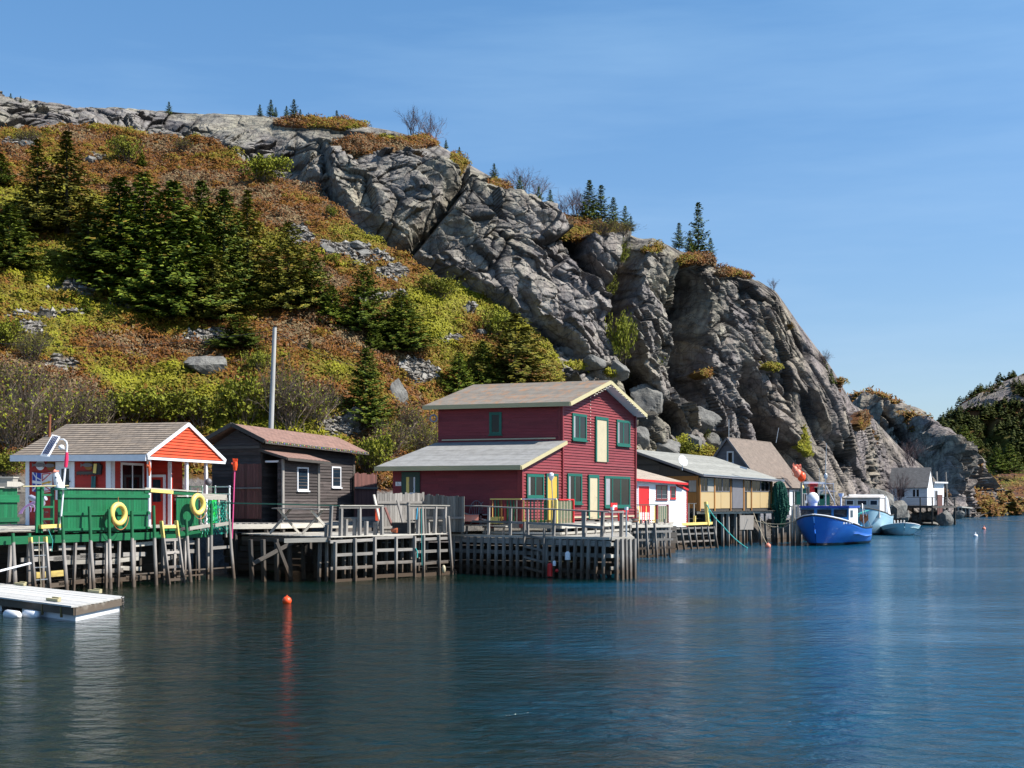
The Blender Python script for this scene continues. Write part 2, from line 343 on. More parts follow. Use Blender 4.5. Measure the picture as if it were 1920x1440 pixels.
    def thin(v, w_): r = ramp(t, [(0.0, (1, 1, 1)), (w_, (0, 0, 0))]); t.links.new(v.outputs['Distance'], r.inputs[0]); return r.outputs[0]
    cr = mix(t, 1.0, thin(e1, .022), thin(e2, .03), 'LIGHTEN'); rm = N(t, 'ShaderNodeMath', operation='MULTIPLY'); rm.inputs[1].default_value = .62; t.links.new(cr, rm.inputs[0]); rock = mix(t, rm.outputs[0], rock, (0.035, 0.032, 0.03))
    tn2 = ramp(t, [(0.1, (.82, .82, .84)), (.9, (1.16, 1.15, 1.1))]); t.links.new(v1.outputs['Color'], tn2.inputs[0]); rock = mix(t, 1.0, rock, tn2.outputs[0], 'MULTIPLY')
    t.links.new(mix(t, vr.outputs[0], rock, veg), bs.inputs['Base Color'])
    hb = mix(t, 0.5, mix(t, 0.5, mid, strk), fine); b0 = N(t, 'ShaderNodeBump'); b0.inputs['Strength'].default_value = .9; b0.inputs['Distance'].default_value = .3; t.links.new(hb, b0.inputs['Height'])
    nv = N(t, 'ShaderNodeMath', operation='SUBTRACT'); nv.inputs[0].default_value = 1.0; t.links.new(vr.outputs[0], nv.inputs[1])
    b1 = N(t, 'ShaderNodeBump'); b1.inputs['Distance'].default_value = .55; t.links.new(nv.outputs[0], b1.inputs['Strength']); t.links.new(mix(t, .38, v1.outputs['Distance'], v2.outputs['Distance']), b1.inputs['Height']); t.links.new(b0.outputs[0], b1.inputs['Normal']); t.links.new(b1.outputs[0], bs.inputs['Normal'])
    return m
M_HILL = rockmat()
S3 = unit((0.44, 0.90, 0)); N3 = unit((0.90, -0.44, 0)); Z3 = A(0, 0, 1)
# joint frame of the rock: slabs dip down towards the right of the gut
dip = unit(S3 * 0.86 - Z3 * 0.52); jn = unit(np.cross(dip, N3)); 
D3 = unit((0.62, -0.78, 0.05))
def joint(p, s=(1, 1, 1), rot=0.0):
    q = p + np.stack([vnoise(p * .25, 700), vnoise(p * .25, 701), vnoise(p * .25, 702)], 1) * 1.0
    c, s_ = np.cos(rot), np.sin(rot); a0, b0 = q @ dip, q @ jn; a = a0 * c + b0 * s_; b = b0 * c - a0 * s_
    return np.stack([a / s[0], b / s[1], q @ N3 / s[2]], 1)
TL = unit((1.0, -.06, 0)); dipL = unit(TL * .74 - Z3 * .67); jnL = unit(TL * .67 + Z3 * .74); NL = A(0, -1, 0)
TR = unit((.62, .78, 0)); dipR = unit(TR * .74 - Z3 * .67); jnR = unit(TR * .67 + Z3 * .74); NR = unit((.78, -.62, 0))
def joint2(p, left, s=(1, 1, 1), rot=0.0):
    q = p + np.stack([vnoise(p * .25, 700), vnoise(p * .25, 701), vnoise(p * .25, 702)], 1) * .8; c, s_ = math.cos(rot), math.sin(rot); r = []
    for d, j, n in ((dipL, jnL, NL), (dipR, jnR, NR)): a0, b0 = q @ d, q @ j; r.append(np.stack([(a0 * c + b0 * s_) / s[0], (b0 * c - a0 * s_) / s[1], q @ n / s[2]], 1))
    return np.where(left[:, None], r[0], r[1] + 50)
def saw(U, V, line, wl, wr, amp):          # sawtooth gully beside a polyline given in (column, row); amplitude in metres of setback
    vs = [q[1] for q in line]; us = [q[0] for q in line]
    uc = np.interp(V, vs, us); d = U - uc
    a = np.where(d < 0, np.clip(1 + d / wl, 0, 1) ** 1.3, np.clip(1 - d / wr, 0, 1))
    e = sstep(vs[0] - 25, vs[0] + 20, V) * (1 - sstep(vs[-1] - 20, vs[-1] + 30, V))
    return amp * a * e
# columns of the near hill: (u, foot D, foot z, boundary v, D, cliff top v, D, skyline v, D)
HC = np.array([
 (-260, 57, 2.4, 250, 112, 215, 122, 198, 134), (0, 60, 2.4, 238, 112, 203, 120, 188, 130), (150, 63, 2.4, 245, 115, 222, 122, 203, 133),
 (300, 66, 2.4, 258, 117, 228, 124, 212, 134), (400, 67, 2.4, 285, 113, 245, 119, 214, 133), (500, 68, 2.4, 318, 109, 262, 116, 217, 132),
 (590, 69, 2.4, 348, 107, 262, 113, 226, 131), (660, 71, 2.4, 412, 103, 268, 112, 232, 129), (740, 73, 2.4, 470, 102, 285, 111, 246, 126),
 (820, 76, 2.4, 522, 101, 305, 110, 268, 122), (900, 79, 2.4, 572, 101, 350, 109, 320, 118), (1000, 83, 2.3, 630, 101, 395, 108, 372, 117), (1060, 86, 2.3, 665, 101.5, 430, 108, 398, 117),
 (1120, 90, 2.3, 720, 102, 440, 109, 412, 117), (1200, 95, 2.3, 790, 103, 448, 110, 434, 117), (1270, 101, 2.2, 812, 107, 485, 114, 466, 120),
 (1350, 107, 1.8, 830, 112, 522, 119, 503, 125), (1420, 114, 1.2, 850, 117, 545, 123, 525, 129), (1455, 116, 0.8, 862, 119, 562, 125, 545, 130), (1500, 118, 0.3, 872, 121, 626, 129, 608, 133),
 (1550, 122, 0.2, 880, 126, 690, 133, 674, 137), (1600, 133, 0.2, 892, 137, 775, 146, 757, 152), (1632, 143, 0.2, 898, 148, 797, 163, 778, 171), (1656, 184, 0.2, 940, 187, 824, 190, 804, 196),
 (1695, 187, 0.2, 955, 189, 868, 193, 845, 199), (1715, 188, 0.2, 950, 190, 882, 196, 860, 201), (1745, 192, 0.2, 940, 194, 905, 198, 886, 202), (1790, 198, 0.2, 960, 200, 955, 202, 950, 204)], float)
def hill_grid(C, du, nrow, behind, seed, u0=None, u1=None):
    U = np.arange(C[0, 0] if u0 is None else u0, (C[-1, 0] if u1 is None else u1) + .01, du)
    k = max(3, int(20 / du)); ker = np.hanning(k + 2)[1:-1]; ker /= ker.sum()
    def it(j):
        a = np.interp(U, C[:, 0], C[:, j]); return np.convolve(np.pad(a, k, mode='edge'), ker, 'same')[k:-k]
    D0, z0, vb, Db, vc, Dc, vs, Ds = [it(j) for j in range(1, 9)]
    z = lambda v, D: CH + (VH - v) / F * D
    zb, zc, zs = z(vb, Db), z(vc, Dc), z(vs, Ds)
    pts = [(D0 - 7, z0 * 0 - 2.5), (D0 - 2.5, z0 - 0.5), (D0, z0), (Db, zb), (Dc * .45 + Db * .55, zb * .45 + zc * .55), (Dc, zc), ((Dc + Ds) / 2, (zc * .36 + zs * .64)), (Ds, zs), (Ds + 14, zs - 2.0), (Ds + behind, zs * 0.6)]
    segs = [8, 8, int(nrow * .33), int(nrow * .22), int(nrow * .28), int(nrow * .09), int(nrow * .08), 14, 8]
    rows = []; T = []
    for si, ns in enumerate(segs):
        for j in range(ns + (si == len(segs) - 1)):
            t = j / ns; rows.append((pts[si][0] * (1 - t) + pts[si + 1][0] * t, pts[si][1] * (1 - t) + pts[si + 1][1] * t)); T.append(si + t)
    D = np.stack([r[0] for r in rows], 1); Zz = np.stack([r[1] for r in rows], 1); T = np.array(T)
    # round the profile
    kk = np.hanning(13)[1:-1]; kk /= kk.sum()
    for arr in (D, Zz):
        sm = np.apply_along_axis(lambda a: np.convolve(np.pad(a, 5, mode='edge'), kk, 'valid'), 1, arr); arr[:, 6:] = sm[:, 6:]
    UU = np.repeat(U[:, None], len(T), 1); X = (UU - 960) / F * D
    return U, T, np.stack([X, D, Zz], -1), UU
def projv(Pw): return VH - (Pw[..., 2] - CH) / Pw[..., 1] * F
def normals(Pw):
    a = np.gradient(Pw, axis=0); b = np.gradient(Pw, axis=1); n = np.cross(a, b); n /= np.linalg.norm(n, axis=-1, keepdims=True) + 1e-9
    return n
def blob(U, V, L):
    r = np.zeros(U.shape)
    for (u, v, ru, rv) in L: r = np.maximum(r, 1 - np.hypot((U - u) / ru, (V - v) / rv))
    return np.clip(r * 2, 0, 1)
U, T, PW, UU = hill_grid(HC, 1.7, 400, 55, 3)
V0 = projv(PW); sh = PW.shape; flat = PW.reshape(-1, 3)
TT = np.repeat(T[None, :], len(U), 0)
vbl = np.interp(UU, HC[:, 0], HC[:, 3])
wob = fbm(flat * 0.10, 5, 4).reshape(sh[:2])
# rock where the face is above the boundary row; the crest left of the cliff is patchy
rockv = (vbl - V0) / 18.0 + wob * 2.2 + 9 * sstep(1390, 1440, UU) + sstep(1000, 1090, UU) * (wob * 8 + 1.4)
crest = sstep(5.0, 5.6, TT)
n_ = normals(PW); n_ = np.where(n_[..., 2:3] < 0, -n_, n_)
top_heath = crest * (sstep(860, 900, UU) * (1 - sstep(1450, 1480, UU)) * 4 + (wob - .05) * 9 * (1 - sstep(860, 900, UU)))
rockm = np.clip(rockv - np.clip(top_heath, 0, 9), -1, 1)
# talus fans and right-hand slab get patches of heath
pt = fbm(flat * np.array([.22, .22, .22]), 17, 4).reshape(sh[:2])
patch = sstep(0.26, 0.40, pt) * sstep(3.0, 3.3, TT) * (1 - sstep(4.9, 5.0, TT)) * (0.25 + 0.75 * (sstep(1400, 1560, UU)))
ledge = np.maximum(blob(UU, V0, [(690, 278, 90, 16), (760, 268, 80, 12), (640, 235, 60, 12), (800, 300, 45, 10), (930, 345, 60, 14), (560, 232, 70, 14), (690, 262, 50, 8), (1640, 640, 10, 10), (1100, 412, 115, 48), (1310, 490, 60, 12), (1380, 515, 60, 10), (1230, 465, 20, 8), (1090, 745, 60, 12), (1150, 700, 30, 8), (1600, 790, 9, 22)]), blob(UU, V0, [(860, 300, 20, 30), (1445, 690, 22, 8), (1075, 690, 30, 8), (1325, 700, 16, 10), (1280, 840, 30, 22)]))
rockm = np.where(patch > .5, -1, rockm); rockm = np.where(ledge + wob * .4 > .45, -1, rockm)
rk = sstep(-0.15, 0.35, rockm)
# lift of the rock mass out of the heath slope along the left edge of the cliff
edge = sstep(0.0, 1.0, np.clip((vbl - 6 - V0) / 16, -1, 1)) * sstep(540, 600, UU) * (1 - sstep(1040, 1160, UU)) * (1 - sstep(4.7, 5.4, TT))
LM = (UU - np.interp(V0, [440, 520, 600, 680, 740, 810], [1195, 1180, 1165, 1185, 1225, 1262])).reshape(-1) < 0
f1, c1 = facets(joint2(flat, LM, (9.0, 5.0, 30.0), .05) + 3.1, 21, 1.7); f2, c2 = facets(joint2(flat, LM, (4.0, 2.2, 14.0), -.1), 41, 1.7); f3, c3 = facets(joint2(flat, LM, (1.6, .8, 5), .12), 61, 1.6)
f4, c4 = facets(joint2(flat, LM, (.75, .42, 2.5), 1.0), 81, 1.2)
rid = (1 - np.abs(vnoise(joint2(flat, LM, (12.0, 1.2, 30.0), .0), 95))) ** 5
f4, rid = f4.reshape(sh[:2]), rid.reshape(sh[:2])
f1, f2, f3, c1, c2, c3 = [a.reshape(sh[:2]) for a in (f1, f2, f3, c1, c2, c3)]
lump = fbm(flat * 0.45, 77, 4).reshape(sh[:2]); und = fbm(flat * 0.05, 90, 3).reshape(sh[:2])
amp = 1 - 0.45 * sstep(1430, 1540, UU)
crestd = 1 - 0.8 * sstep(4.6, 5.5, TT) * (1 - .55 * (1 - sstep(180, 320, UU)))
slab_ = 1 - .6 * sstep(1400, 1480, UU)
hgt = rk * amp * crestd * (f1 * 1.25 + slab_ * (f2 * 0.62 + f3 * 0.28 + f4 * 0.12) - 0.35 * np.exp(-c1 * 40) - 0.2 * np.exp(-c2 * 34) - .10 * np.exp(-c3 * 16) + fbm(flat * .9, 88, 4).reshape(sh[:2]) * .15 - rid * (.4 + 1.0 * sstep(1380, 1480, UU))) + rk * edge * 2.0
hgt += (1 - rk) * (lump * 0.5 + und * 2.2 * sstep(2.2, 2.8, TT))
smallrock = blob(UU, V0, [(640, 470, 60, 22), (690, 490, 50, 18), (560, 440, 30, 30), (250, 570, 60, 14), (330, 590, 50, 12), (380, 630, 60, 20), (145, 540, 70, 14), (780, 700, 45, 30), (720, 520, 40, 16), (1090, 790, 40, 30), (1220, 850, 60, 40), (60, 620, 40, 20), (120, 680, 40, 18), (100, 590, 90, 10), (870, 590, 18, 10), (1070, 640, 30, 30), (640, 800, 50, 30), (700, 560, 60, 12), (840, 640, 30, 10), (30, 275, 50, 10), (180, 300, 20, 8)])
sn = fbm(flat * 0.5, 99, 4).reshape(sh[:2])
scree = sstep(.25, .36, np.where(smallrock > 0, smallrock * .55 + sn * .9, 0)) * (1 - rk)
hgt += scree * f3 * 0.35
sb_ = (saw(UU, V0, [(1195, 445), (1180, 520), (1165, 600), (1185, 680), (1225, 740), (1262, 810)], 30, 30, 9.5)
     + saw(UU, V0, [(1285, 505), (1292, 560), (1285, 615), (1290, 660), (1300, 760)], 22, 38, 8.5)
     + saw(UU, V0, [(878, 325), (845, 380), (806, 440), (750, 505)], 46, 4, 4.0)
     + saw(UU, V0, [(1070, 440), (1075, 475), (1105, 510), (1140, 540)], 30, 30, 5.0)
     + saw(UU, V0, [(1040, 430), (1052, 490), (1010, 520)], 50, 10, 1.8)
     + saw(UU, V0, [(600, 285), (612, 350), (640, 400), (690, 450)], 20, 8, 2.0)
     + saw(UU, V0, [(1390, 700), (1420, 780), (1470, 850), (1490, 900)], 24, 40, 5.0)
     + saw(UU, V0, [(1290, 700), (1330, 800), (1350, 850)], 40, 10, 2.4)
     + saw(UU, V0, [(1560, 815), (1590, 850), (1620, 900)], 30, 6, 2.2)
     + saw(UU, V0, [(960, 560), (1000, 620), (1060, 660)], 26, 10, 1.4)
     + saw(UU, V0, [(1500, 700), (1540, 790), (1600, 900)], 30, 6, 1.4)
     )
dirn = n_ * 0.4 + D3 * 0.6; dirn = dirn / np.linalg.norm(dirn, axis=-1, keepdims=True)
endf = sstep(1.0, 2.3, TT)[..., None]
skyf = (1 - 0.6 * sstep(5.5, 6.6, TT))[..., None]
Pn = PW + dirn * (hgt[..., None]) * endf * skyf - unit((.2, -.97, 0)) * (sb_ * rk)[..., None] + A(0, 0, 1) * ((1 - rk) * 0)[..., None]
Pn[..., 1] = np.maximum(Pn[..., 1], 40)
foot = 1 - sstep(2.02, 2.10, TT)  # hill foot as wet rock, painted dark for the shade under the wharves
rk = np.maximum(rk, foot)
crack = np.maximum(foot * .72, rk * np.clip(rid * .45 * sstep(1200, 1400, UU) + np.exp(-c2 * 34) * .6 + np.exp(-c1 * 26) * .8 + np.exp(-c3 * 30) * .3, 0, .9))
tone = fbm(flat * 0.07, 130, 3).reshape(sh[:2]) * .55 + fbm(flat * 0.3, 140, 4).reshape(sh[:2]) * .9 + .45
# yellow green low down on the left, rust higher up (where it grows in the photo)
gy = blob(UU, V0, [(290, 760, 190, 90), (60, 620, 120, 60), (250, 600, 150, 45), (850, 540, 90, 60), (560, 680, 140, 70), (800, 600, 100, 60), (540, 780, 160, 80), (330, 500, 260, 110), (60, 800, 90, 40)])
rs_ = blob(UU, V0, [(500, 380, 240, 90), (250, 300, 280, 70), (40, 320, 120, 80), (640, 440, 90, 60), (300, 650, 190, 60), (100, 450, 120, 60), (620, 640, 120, 50), (1110, 400, 120, 40), (920, 340, 90, 20), (700, 270, 120, 20), (1340, 500, 120, 25)])
tone = np.clip(tone - gy * 0.25 + rs_ * 0.11, 0, 1); tone = np.where(TT > 4.6, np.clip(tone + .18, 0.45, 1), tone)
brn = blob(UU, V0, [(60, 750, 160, 90), (330, 800, 60, 20), (700, 840, 60, 50), (620, 750, 80, 50), (930, 700, 70, 30), (60, 860, 90, 30)])
tone = np.clip(tone + brn * .5, 0, 1)
pur = sstep(1350, 1500, UU) * .9 + sstep(250, 430, V0) * 0.25
VEG = 1 - rk
hill = grid_mesh('hillside', Pn, {'veg': VEG, 'tone': tone, 'scree': scree, 'crack': crack, 'pur': pur}, M_HILL); tag(hill, kind='structure')
VP = projv(Pn); UP = Pn[..., 0] / Pn[..., 1] * F + 960
NN = normals(Pn); NN = np.where(NN[..., 2:3] < 0, -NN, NN)
def on_hill(u, v, tol=0):
    """point of the hillside seen at photo pixel (u, v)"""
    i = int(np.clip(round((u - U[0]) / (U[1] - U[0])), 3, len(U) - 4)); best = None; bd = 1e9
    for ii in range(max(0, i - 3), i + 4):
        d = np.abs(VP[ii] - v) + 0.4 * np.abs(UP[ii] - u); d = np.where(TT[ii] > 7.02, 1e6, d); k = int(np.argmin(d))
        if d[k] < bd: bd = d[k]; best = Pn[ii, k]
    return best.copy()
# ---------------- second headland, with the dark hollow, and the far wooded hill ----------------
H2 = np.array([(1540, 196, .2, 930, 199, 775, 215, 752, 225), (1600, 196, .2, 930, 199, 765, 214, 748, 224), (1650, 196, .2, 930, 199, 770, 214, 752, 224), (1700, 196, .2, 930, 199, 785, 214, 764, 224),
 (1750, 197, .2, 935, 200, 805, 212, 784, 222), (1780, 199, .2, 938, 202, 820, 212, 800, 220), (1805, 203, .2, 940, 205, 848, 212, 826, 219), (1835, 210, .2, 944, 212, 890, 217, 858, 223),
 (1860, 218, .2, 950, 220, 925, 223, 905, 228), (1885, 226, .2, 958, 228, 950, 230, 940, 233), (1940, 240, .2, 962, 242, 960, 243, 957, 246)], float)
D0_ = np.interp(H2[:, 0], [1540, 1600, 1650, 1700, 1750, 1780, 1805, 1835, 1860, 1885, 1940], [220, 217, 213, 206, 198, 192, 192, 202, 214, 226, 240])
for k_, d_ in ((1, 0), (4, 2), (6, 8), (8, 16)): H2[:, k_] = D0_ + d_
H2[:, [1, 4, 6, 8]] *= 1.35
U2, T2, P2, UU2 = hill_grid(H2, 1.6, 150, 60, 9); s2 = P2.shape; fl2 = P2.reshape(-1, 3); TT2 = np.repeat(T2[None], len(U2), 0); V2 = projv(P2)
g1, k1 = facets(joint(fl2, (13, 7, 20), .3) + 8, 221, 1.5); g2, k2 = facets(joint(fl2, (4, 2, 3)), 241, .9); g1, g2, k1, k2 = [a.reshape(s2[:2]) for a in (g1, g2, k1, k2)]
n2_ = normals(P2); n2_ = np.where(n2_[..., 2:3] < 0, -n2_, n2_); h2 = (g1 * 5.5 + g2 * 2.4 - .5 * np.exp(-k1 * 12)) * sstep(1, 2.2, TT2) * (1 - .7 * sstep(5.2, 6, TT2))
hol = saw(UU2, V2, [(1690, 800), (1725, 830), (1745, 870), (1770, 940)], 24, 60, 9) + saw(UU2, V2, [(1640, 765), (1680, 790), (1700, 850), (1720, 880)], 14, 40, 7)
P2n = P2 + (n2_ * .5 + N3 * .5) * h2[..., None] + A(.05, 1, 0) * (hol * (1 - sstep(4.6, 5.6, TT2)))[..., None]
v2 = sstep(.05, .25, fbm(fl2 * .07, 300, 4).reshape(s2[:2])) * sstep(4.9, 5.6, TT2); v2 = np.maximum(v2, sstep(1820, 1850, UU2) * sstep(-.15, .1, fbm(fl2 * .12, 310, 3).reshape(s2[:2])))
hl2 = grid_mesh('headland', P2n, {'veg': v2, 'tone': np.clip(.55 + fbm(fl2 * .1, 320, 3).reshape(s2[:2]) * .8, 0, 1), 'scree': v2 * 0, 'crack': np.exp(-k2 * 14) * .7, 'pur': v2 * 0 + 1}, M_HILL); tag(hl2, kind='structure')
H3 = np.array([(1700, 330, .2, 950, 333, 870, 350, 850, 360), (1760, 330, .2, 948, 335, 812, 368, 796, 385), (1775, 330, .2, 945, 336, 800, 370, 780, 390), (1800, 330, .2, 940, 338, 780, 375, 757, 400), (1850, 328, .2, 930, 340, 750, 380, 726, 405),
 (1920, 325, .3, 920, 340, 726, 380, 702, 410), (2010, 320, .4, 920, 340, 700, 380, 680, 410), (2250, 315, .4, 920, 338, 700, 380, 675, 410), (2600, 300, .4, 920, 330, 740, 370, 720, 400)], float)
H3[:, [1, 4, 6, 8]] *= 1.5
U3, T3, P3, UU3 = hill_grid(H3, 1.8, 150, 80, 9); s3 = P3.shape; fl3 = P3.reshape(-1, 3); TT3 = np.repeat(T3[None], len(U3), 0); V3 = projv(P3)
g1, k1 = facets(joint(fl3, (20, 10, 12)) + 8, 421, .8); g2, k2 = facets(joint(fl3, (7, 4, 5)), 441, .9); g1, g2, k1, k2 = [a.reshape(s3[:2]) for a in (g1, g2, k1, k2)]
n3_ = normals(P3); n3_ = np.where(n3_[..., 2:3] < 0, -n3_, n3_); h3 = (g1 * 6.0 + g2 * 2.0) * sstep(1, 2.2, TT3) * (1 - .6 * sstep(5.2, 6, TT3))
P3n = P3 + (n3_ * .6 + N3 * .4) * h3[..., None] + A(.05, 1, 0) * (saw(UU3, V3, [(1860, 800), (1890, 850), (1925, 930)], 70, 8, 14) * (1 - sstep(4.6, 5.6, TT3)))[..., None]
v3 = sstep(-.12, .08, fbm(fl3 * .035, 330, 4).reshape(s3[:2]) + .25 * sstep(3.6, 5, TT3))
hl3 = grid_mesh('far_hill', P3n, {'veg': v3, 'tone': np.clip(.5 + fbm(fl3 * .05, 340, 3).reshape(s3[:2]) * .8, 0, 1), 'scree': v3 * 0, 'crack': np.exp(-k2 * 14) * .6, 'pur': v3 * 0 + 1}, M_HILL); tag(hl3, kind='structure')
# low ground at the far shore on the right
LG = np.array([(1840, 236, .1, 945, 243, 930, 262, 905, 285), (1880, 236, .2, 940, 245, 905, 270, 885, 292), (1920, 236, .2, 938, 246, 900, 272, 880, 295), (2000, 232, .2, 935, 246, 890, 275, 870, 300), (2300, 225, .2, 935, 240, 890, 270, 870, 295), (2600, 215, .2, 935, 232, 890, 262, 870, 290)], float)
LG[:, [1, 4, 6, 8]] *= 1.42
U4, T4, P4, UU4 = hill_grid(LG, 2.0, 90, 60, 9); s4 = P4.shape; fl4 = P4.reshape(-1, 3); TT4 = np.repeat(T4[None], len(U4), 0)
P4[..., 2] += fbm(fl4 * .2, 500, 3).reshape(s4[:2]) * .9 * sstep(1, 3, TT4)
v4 = sstep(2.1, 2.5, TT4)
hl4 = grid_mesh('far_shore', P4, {'veg': v4, 'tone': np.clip(.62 + fbm(fl4 * .1, 510, 3).reshape(s4[:2]) * .9, 0, 1), 'scree': v4 * 0, 'crack': v4 * 0, 'pur': v4 * 0 + 1}, M_HILL, True); tag(hl4, kind='structure')
def on_sheet(Pg, Tg, u, v):
    Vg = projv(Pg); Ug = Pg[..., 0] / Pg[..., 1] * F + 960; d = np.abs(Vg - v) + np.abs(Ug - u) + np.where(Tg > 7.05, 1e5, 0); k = np.unravel_index(np.argmin(d), d.shape); return Pg[k].copy()
# ---------------- water ----------------
def watermat():
    m, t, bs = newmat('sea water')
    g = N(t, 'ShaderNodeNewGeometry')
    def nz(scale, sx, det, rg=.5, typ=None, rot=25):
        mp = N(t, 'ShaderNodeMapping'); mp.inputs['Scale'].default_value = sx; mp.inputs['Rotation'].default_value = (0, 0, R(rot)); t.links.new(g.outputs['Position'], mp.inputs[0])
        n = N(t, 'ShaderNodeTexNoise', Scale=scale, Detail=float(det), Roughness=rg); t.links.new(mp.outputs[0], n.inputs['Vector']); n.inputs['Distortion'].default_value = 0.35; return n.outputs[0]
    a = nz(1.0, (1.9, 2.6, 1), 5, .58); b = nz(1.0, (.5, .8, 1), 2, .5, rot=10); c = nz(0.06, (1, 2.4, 1), 4)
    sx = N(t, 'ShaderNodeSeparateXYZ'); t.links.new(g.outputs['Position'], sx.inputs[0]); mr = N(t, 'ShaderNodeMapRange'); mr.inputs[1].default_value = -6; mr.inputs[2].default_value = 17; t.links.new(sx.outputs[0], mr.inputs[0]); cn = N(t, 'ShaderNodeMath', operation='MULTIPLY_ADD'); cn.inputs[1].default_value = .8; t.links.new(c, cn.inputs[0]); t.links.new(mr.outputs[0], cn.inputs[2])  # body colour graded across the water, standing in for hill and sky reflections
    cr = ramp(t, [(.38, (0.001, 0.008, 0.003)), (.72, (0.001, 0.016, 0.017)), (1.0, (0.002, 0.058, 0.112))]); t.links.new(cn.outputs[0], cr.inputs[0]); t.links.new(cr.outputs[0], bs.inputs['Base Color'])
    bs.inputs['Roughness'].default_value = 0.09; bs.inputs['IOR'].default_value = 1.33
    # gusts: ripples are stronger in some areas
    gr = ramp(t, [(.40, (.22, .22, .22)), (.60, (1, 1, 1))]); t.links.new(c, gr.inputs[0])
    h = mix(t, .45, a, b); b1 = t.nodes.new('ShaderNodeBump'); b1.inputs['Distance'].default_value = 0.46
    ms = N(t, 'ShaderNodeMath', operation='MULTIPLY'); ms.inputs[1].default_value = 1.0; t.links.new(gr.outputs[0], ms.inputs[0]); t.links.new(ms.outputs[0], b1.inputs['Strength'])
    t.links.new(h, b1.inputs['Height']); t.links.new(b1.outputs[0], bs.inputs['Normal'])
    return m
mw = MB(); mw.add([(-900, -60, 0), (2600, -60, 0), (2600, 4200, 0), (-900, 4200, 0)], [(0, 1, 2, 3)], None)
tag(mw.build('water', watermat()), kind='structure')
# ---------------- vegetation ----------------
M_BARK = wood('bark', (0.05, 0.038, 0.03), (0.12, 0.095, 0.075), wet=False)
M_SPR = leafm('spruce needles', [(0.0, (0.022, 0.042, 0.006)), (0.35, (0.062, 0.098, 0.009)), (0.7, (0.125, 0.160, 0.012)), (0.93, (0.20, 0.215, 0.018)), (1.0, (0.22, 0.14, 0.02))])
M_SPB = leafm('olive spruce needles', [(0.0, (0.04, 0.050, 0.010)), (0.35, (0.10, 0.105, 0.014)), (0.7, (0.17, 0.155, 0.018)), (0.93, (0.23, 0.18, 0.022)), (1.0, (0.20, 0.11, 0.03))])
M_LIME = leafm('young leaves', [(0.0, (0.09, 0.10, 0.008)), (0.6, (0.17, 0.185, 0.012)), (1.0, (0.26, 0.26, 0.025))])
M_TWIG = leafm('bare twigs', [(0.0, (0.07, 0.05, 0.04)), (0.6, (0.16, 0.12, 0.09)), (1.0, (0.27, 0.22, 0.17))])
M_PURP = leafm('purple birch twigs', [(0.0, (0.10, 0.065, 0.07)), (0.6, (0.17, 0.11, 0.11)), (1.0, (0.28, 0.22, 0.21))])
M_HEATH = leafm('heath tufts', [(0.0, (0.27, 0.26, 0.012)), (0.24, (0.18, 0.165, 0.009)), (0.47, (0.17, 0.115, 0.008)), (0.65, (0.21, 0.082, 0.008)), (0.82, (0.15, 0.052, 0.010)), (0.92, (0.11, 0.06, 0.028)), (1.0, (0.22, 0.155, 0.075))])
def tri_strip_leaf(c, d, l, wd, up):
    s_ = np.cross(d, up); s_ = s_ / (np.linalg.norm(s_, axis=1, keepdims=True) + 1e-9)
    a = c - s_ * wd[:, None] * .5; b = c + s_ * wd[:, None] * .5; e = c + d * l[:, None]
    return np.stack([a, b, e + s_ * wd[:, None] * .22, e - s_ * wd[:, None] * .22], 1).reshape(-1, 3)
def spruce_meshes(name, H, Rb, seed, mat_, dens=1.0, power=0.9, base=0.03, lean=0, ragged=.25, leaf=1.0):
    r = np.random.RandomState(seed); C = []; Dd = []; L = []; W = []; Rn = []
    nl = int(H / 0.30 * (0.8 + .2 * dens)); tw = MB()
    tw.tube([(0, 0, -.6), (0, 0, H * .5), (0, 0, H * .98)], [H * .018 + .03, H * .01 + .015, .012], 6)
    for i in range(nl):
        t = base + (1 - base) * (i + r.rand() * .6) / nl; z = t * H
        rad = Rb * ((1 - t) ** power) * (0.75 + .35 * r.rand()) + 0.06
        nb = int((5 + 7 * (1 - t)) * dens) + 2
        ph0 = r.rand() * 6.28
        for k in range(nb):
            ph = ph0 + 6.283 * k / nb + r.randn() * .25; rr = rad * (1 - ragged + 2 * ragged * r.rand())
            if r.rand() < .07: continue
            dr = A(math.cos(ph), math.sin(ph), 0); droop = -.12 - .25 * (1 - t) + .55 * t; ns = max(2, int(rr / (0.26 * leaf)))
            for s_ in range(ns):
                q = (s_ + .6) / ns
                if q < .25 and rr > 1: continue
                p = dr * rr * q + A(0, 0, z + droop * rr * q * .8 + .22 * rr * q * q)
                for side in (-1, 0, 1, -1, 1):
                    if side and r.rand() < .15: continue
                    sd = A(-dr[1], dr[0], 0) * side
                    d = dr * (1.0 if side == 0 else .55) + sd * (.85 + .3 * r.rand()) + A(0, 0, -.12 + .34 * r.randn() * .5)
                    C.append(p + r.randn(3) * .05); Dd.append(unit(d)); L.append((.20 + .38 * (1 - q) * rr * .35 + .12 * r.rand()) * leaf); W.append((.11 + .06 * r.rand()) * leaf)
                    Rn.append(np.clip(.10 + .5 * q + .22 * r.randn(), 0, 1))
    C = np.array(C); Dd = np.array(Dd); L = np.array(L); W = np.array(W); up = np.tile(A(0, 0, .8), (len(C), 1)) + C * A(.35, .35, 0) / (Rb * .6) + r.randn(len(C), 3) * .35
    V = tri_strip_leaf(C, Dd, L, W, up); me = soup(name + '_crown', V, 4, np.array(Rn), mat_)
    return me, tw
def mk_tree(kind, label, cat, crown_me, tw, bark, trunkname='trunk', crownname='crown'):
    t = thing(kind, label, cat); tw.build(trunkname, bark, t)
    c = bpy.data.objects.new(crownname, crown_me); col.objects.link(c); c.parent = t
    return t
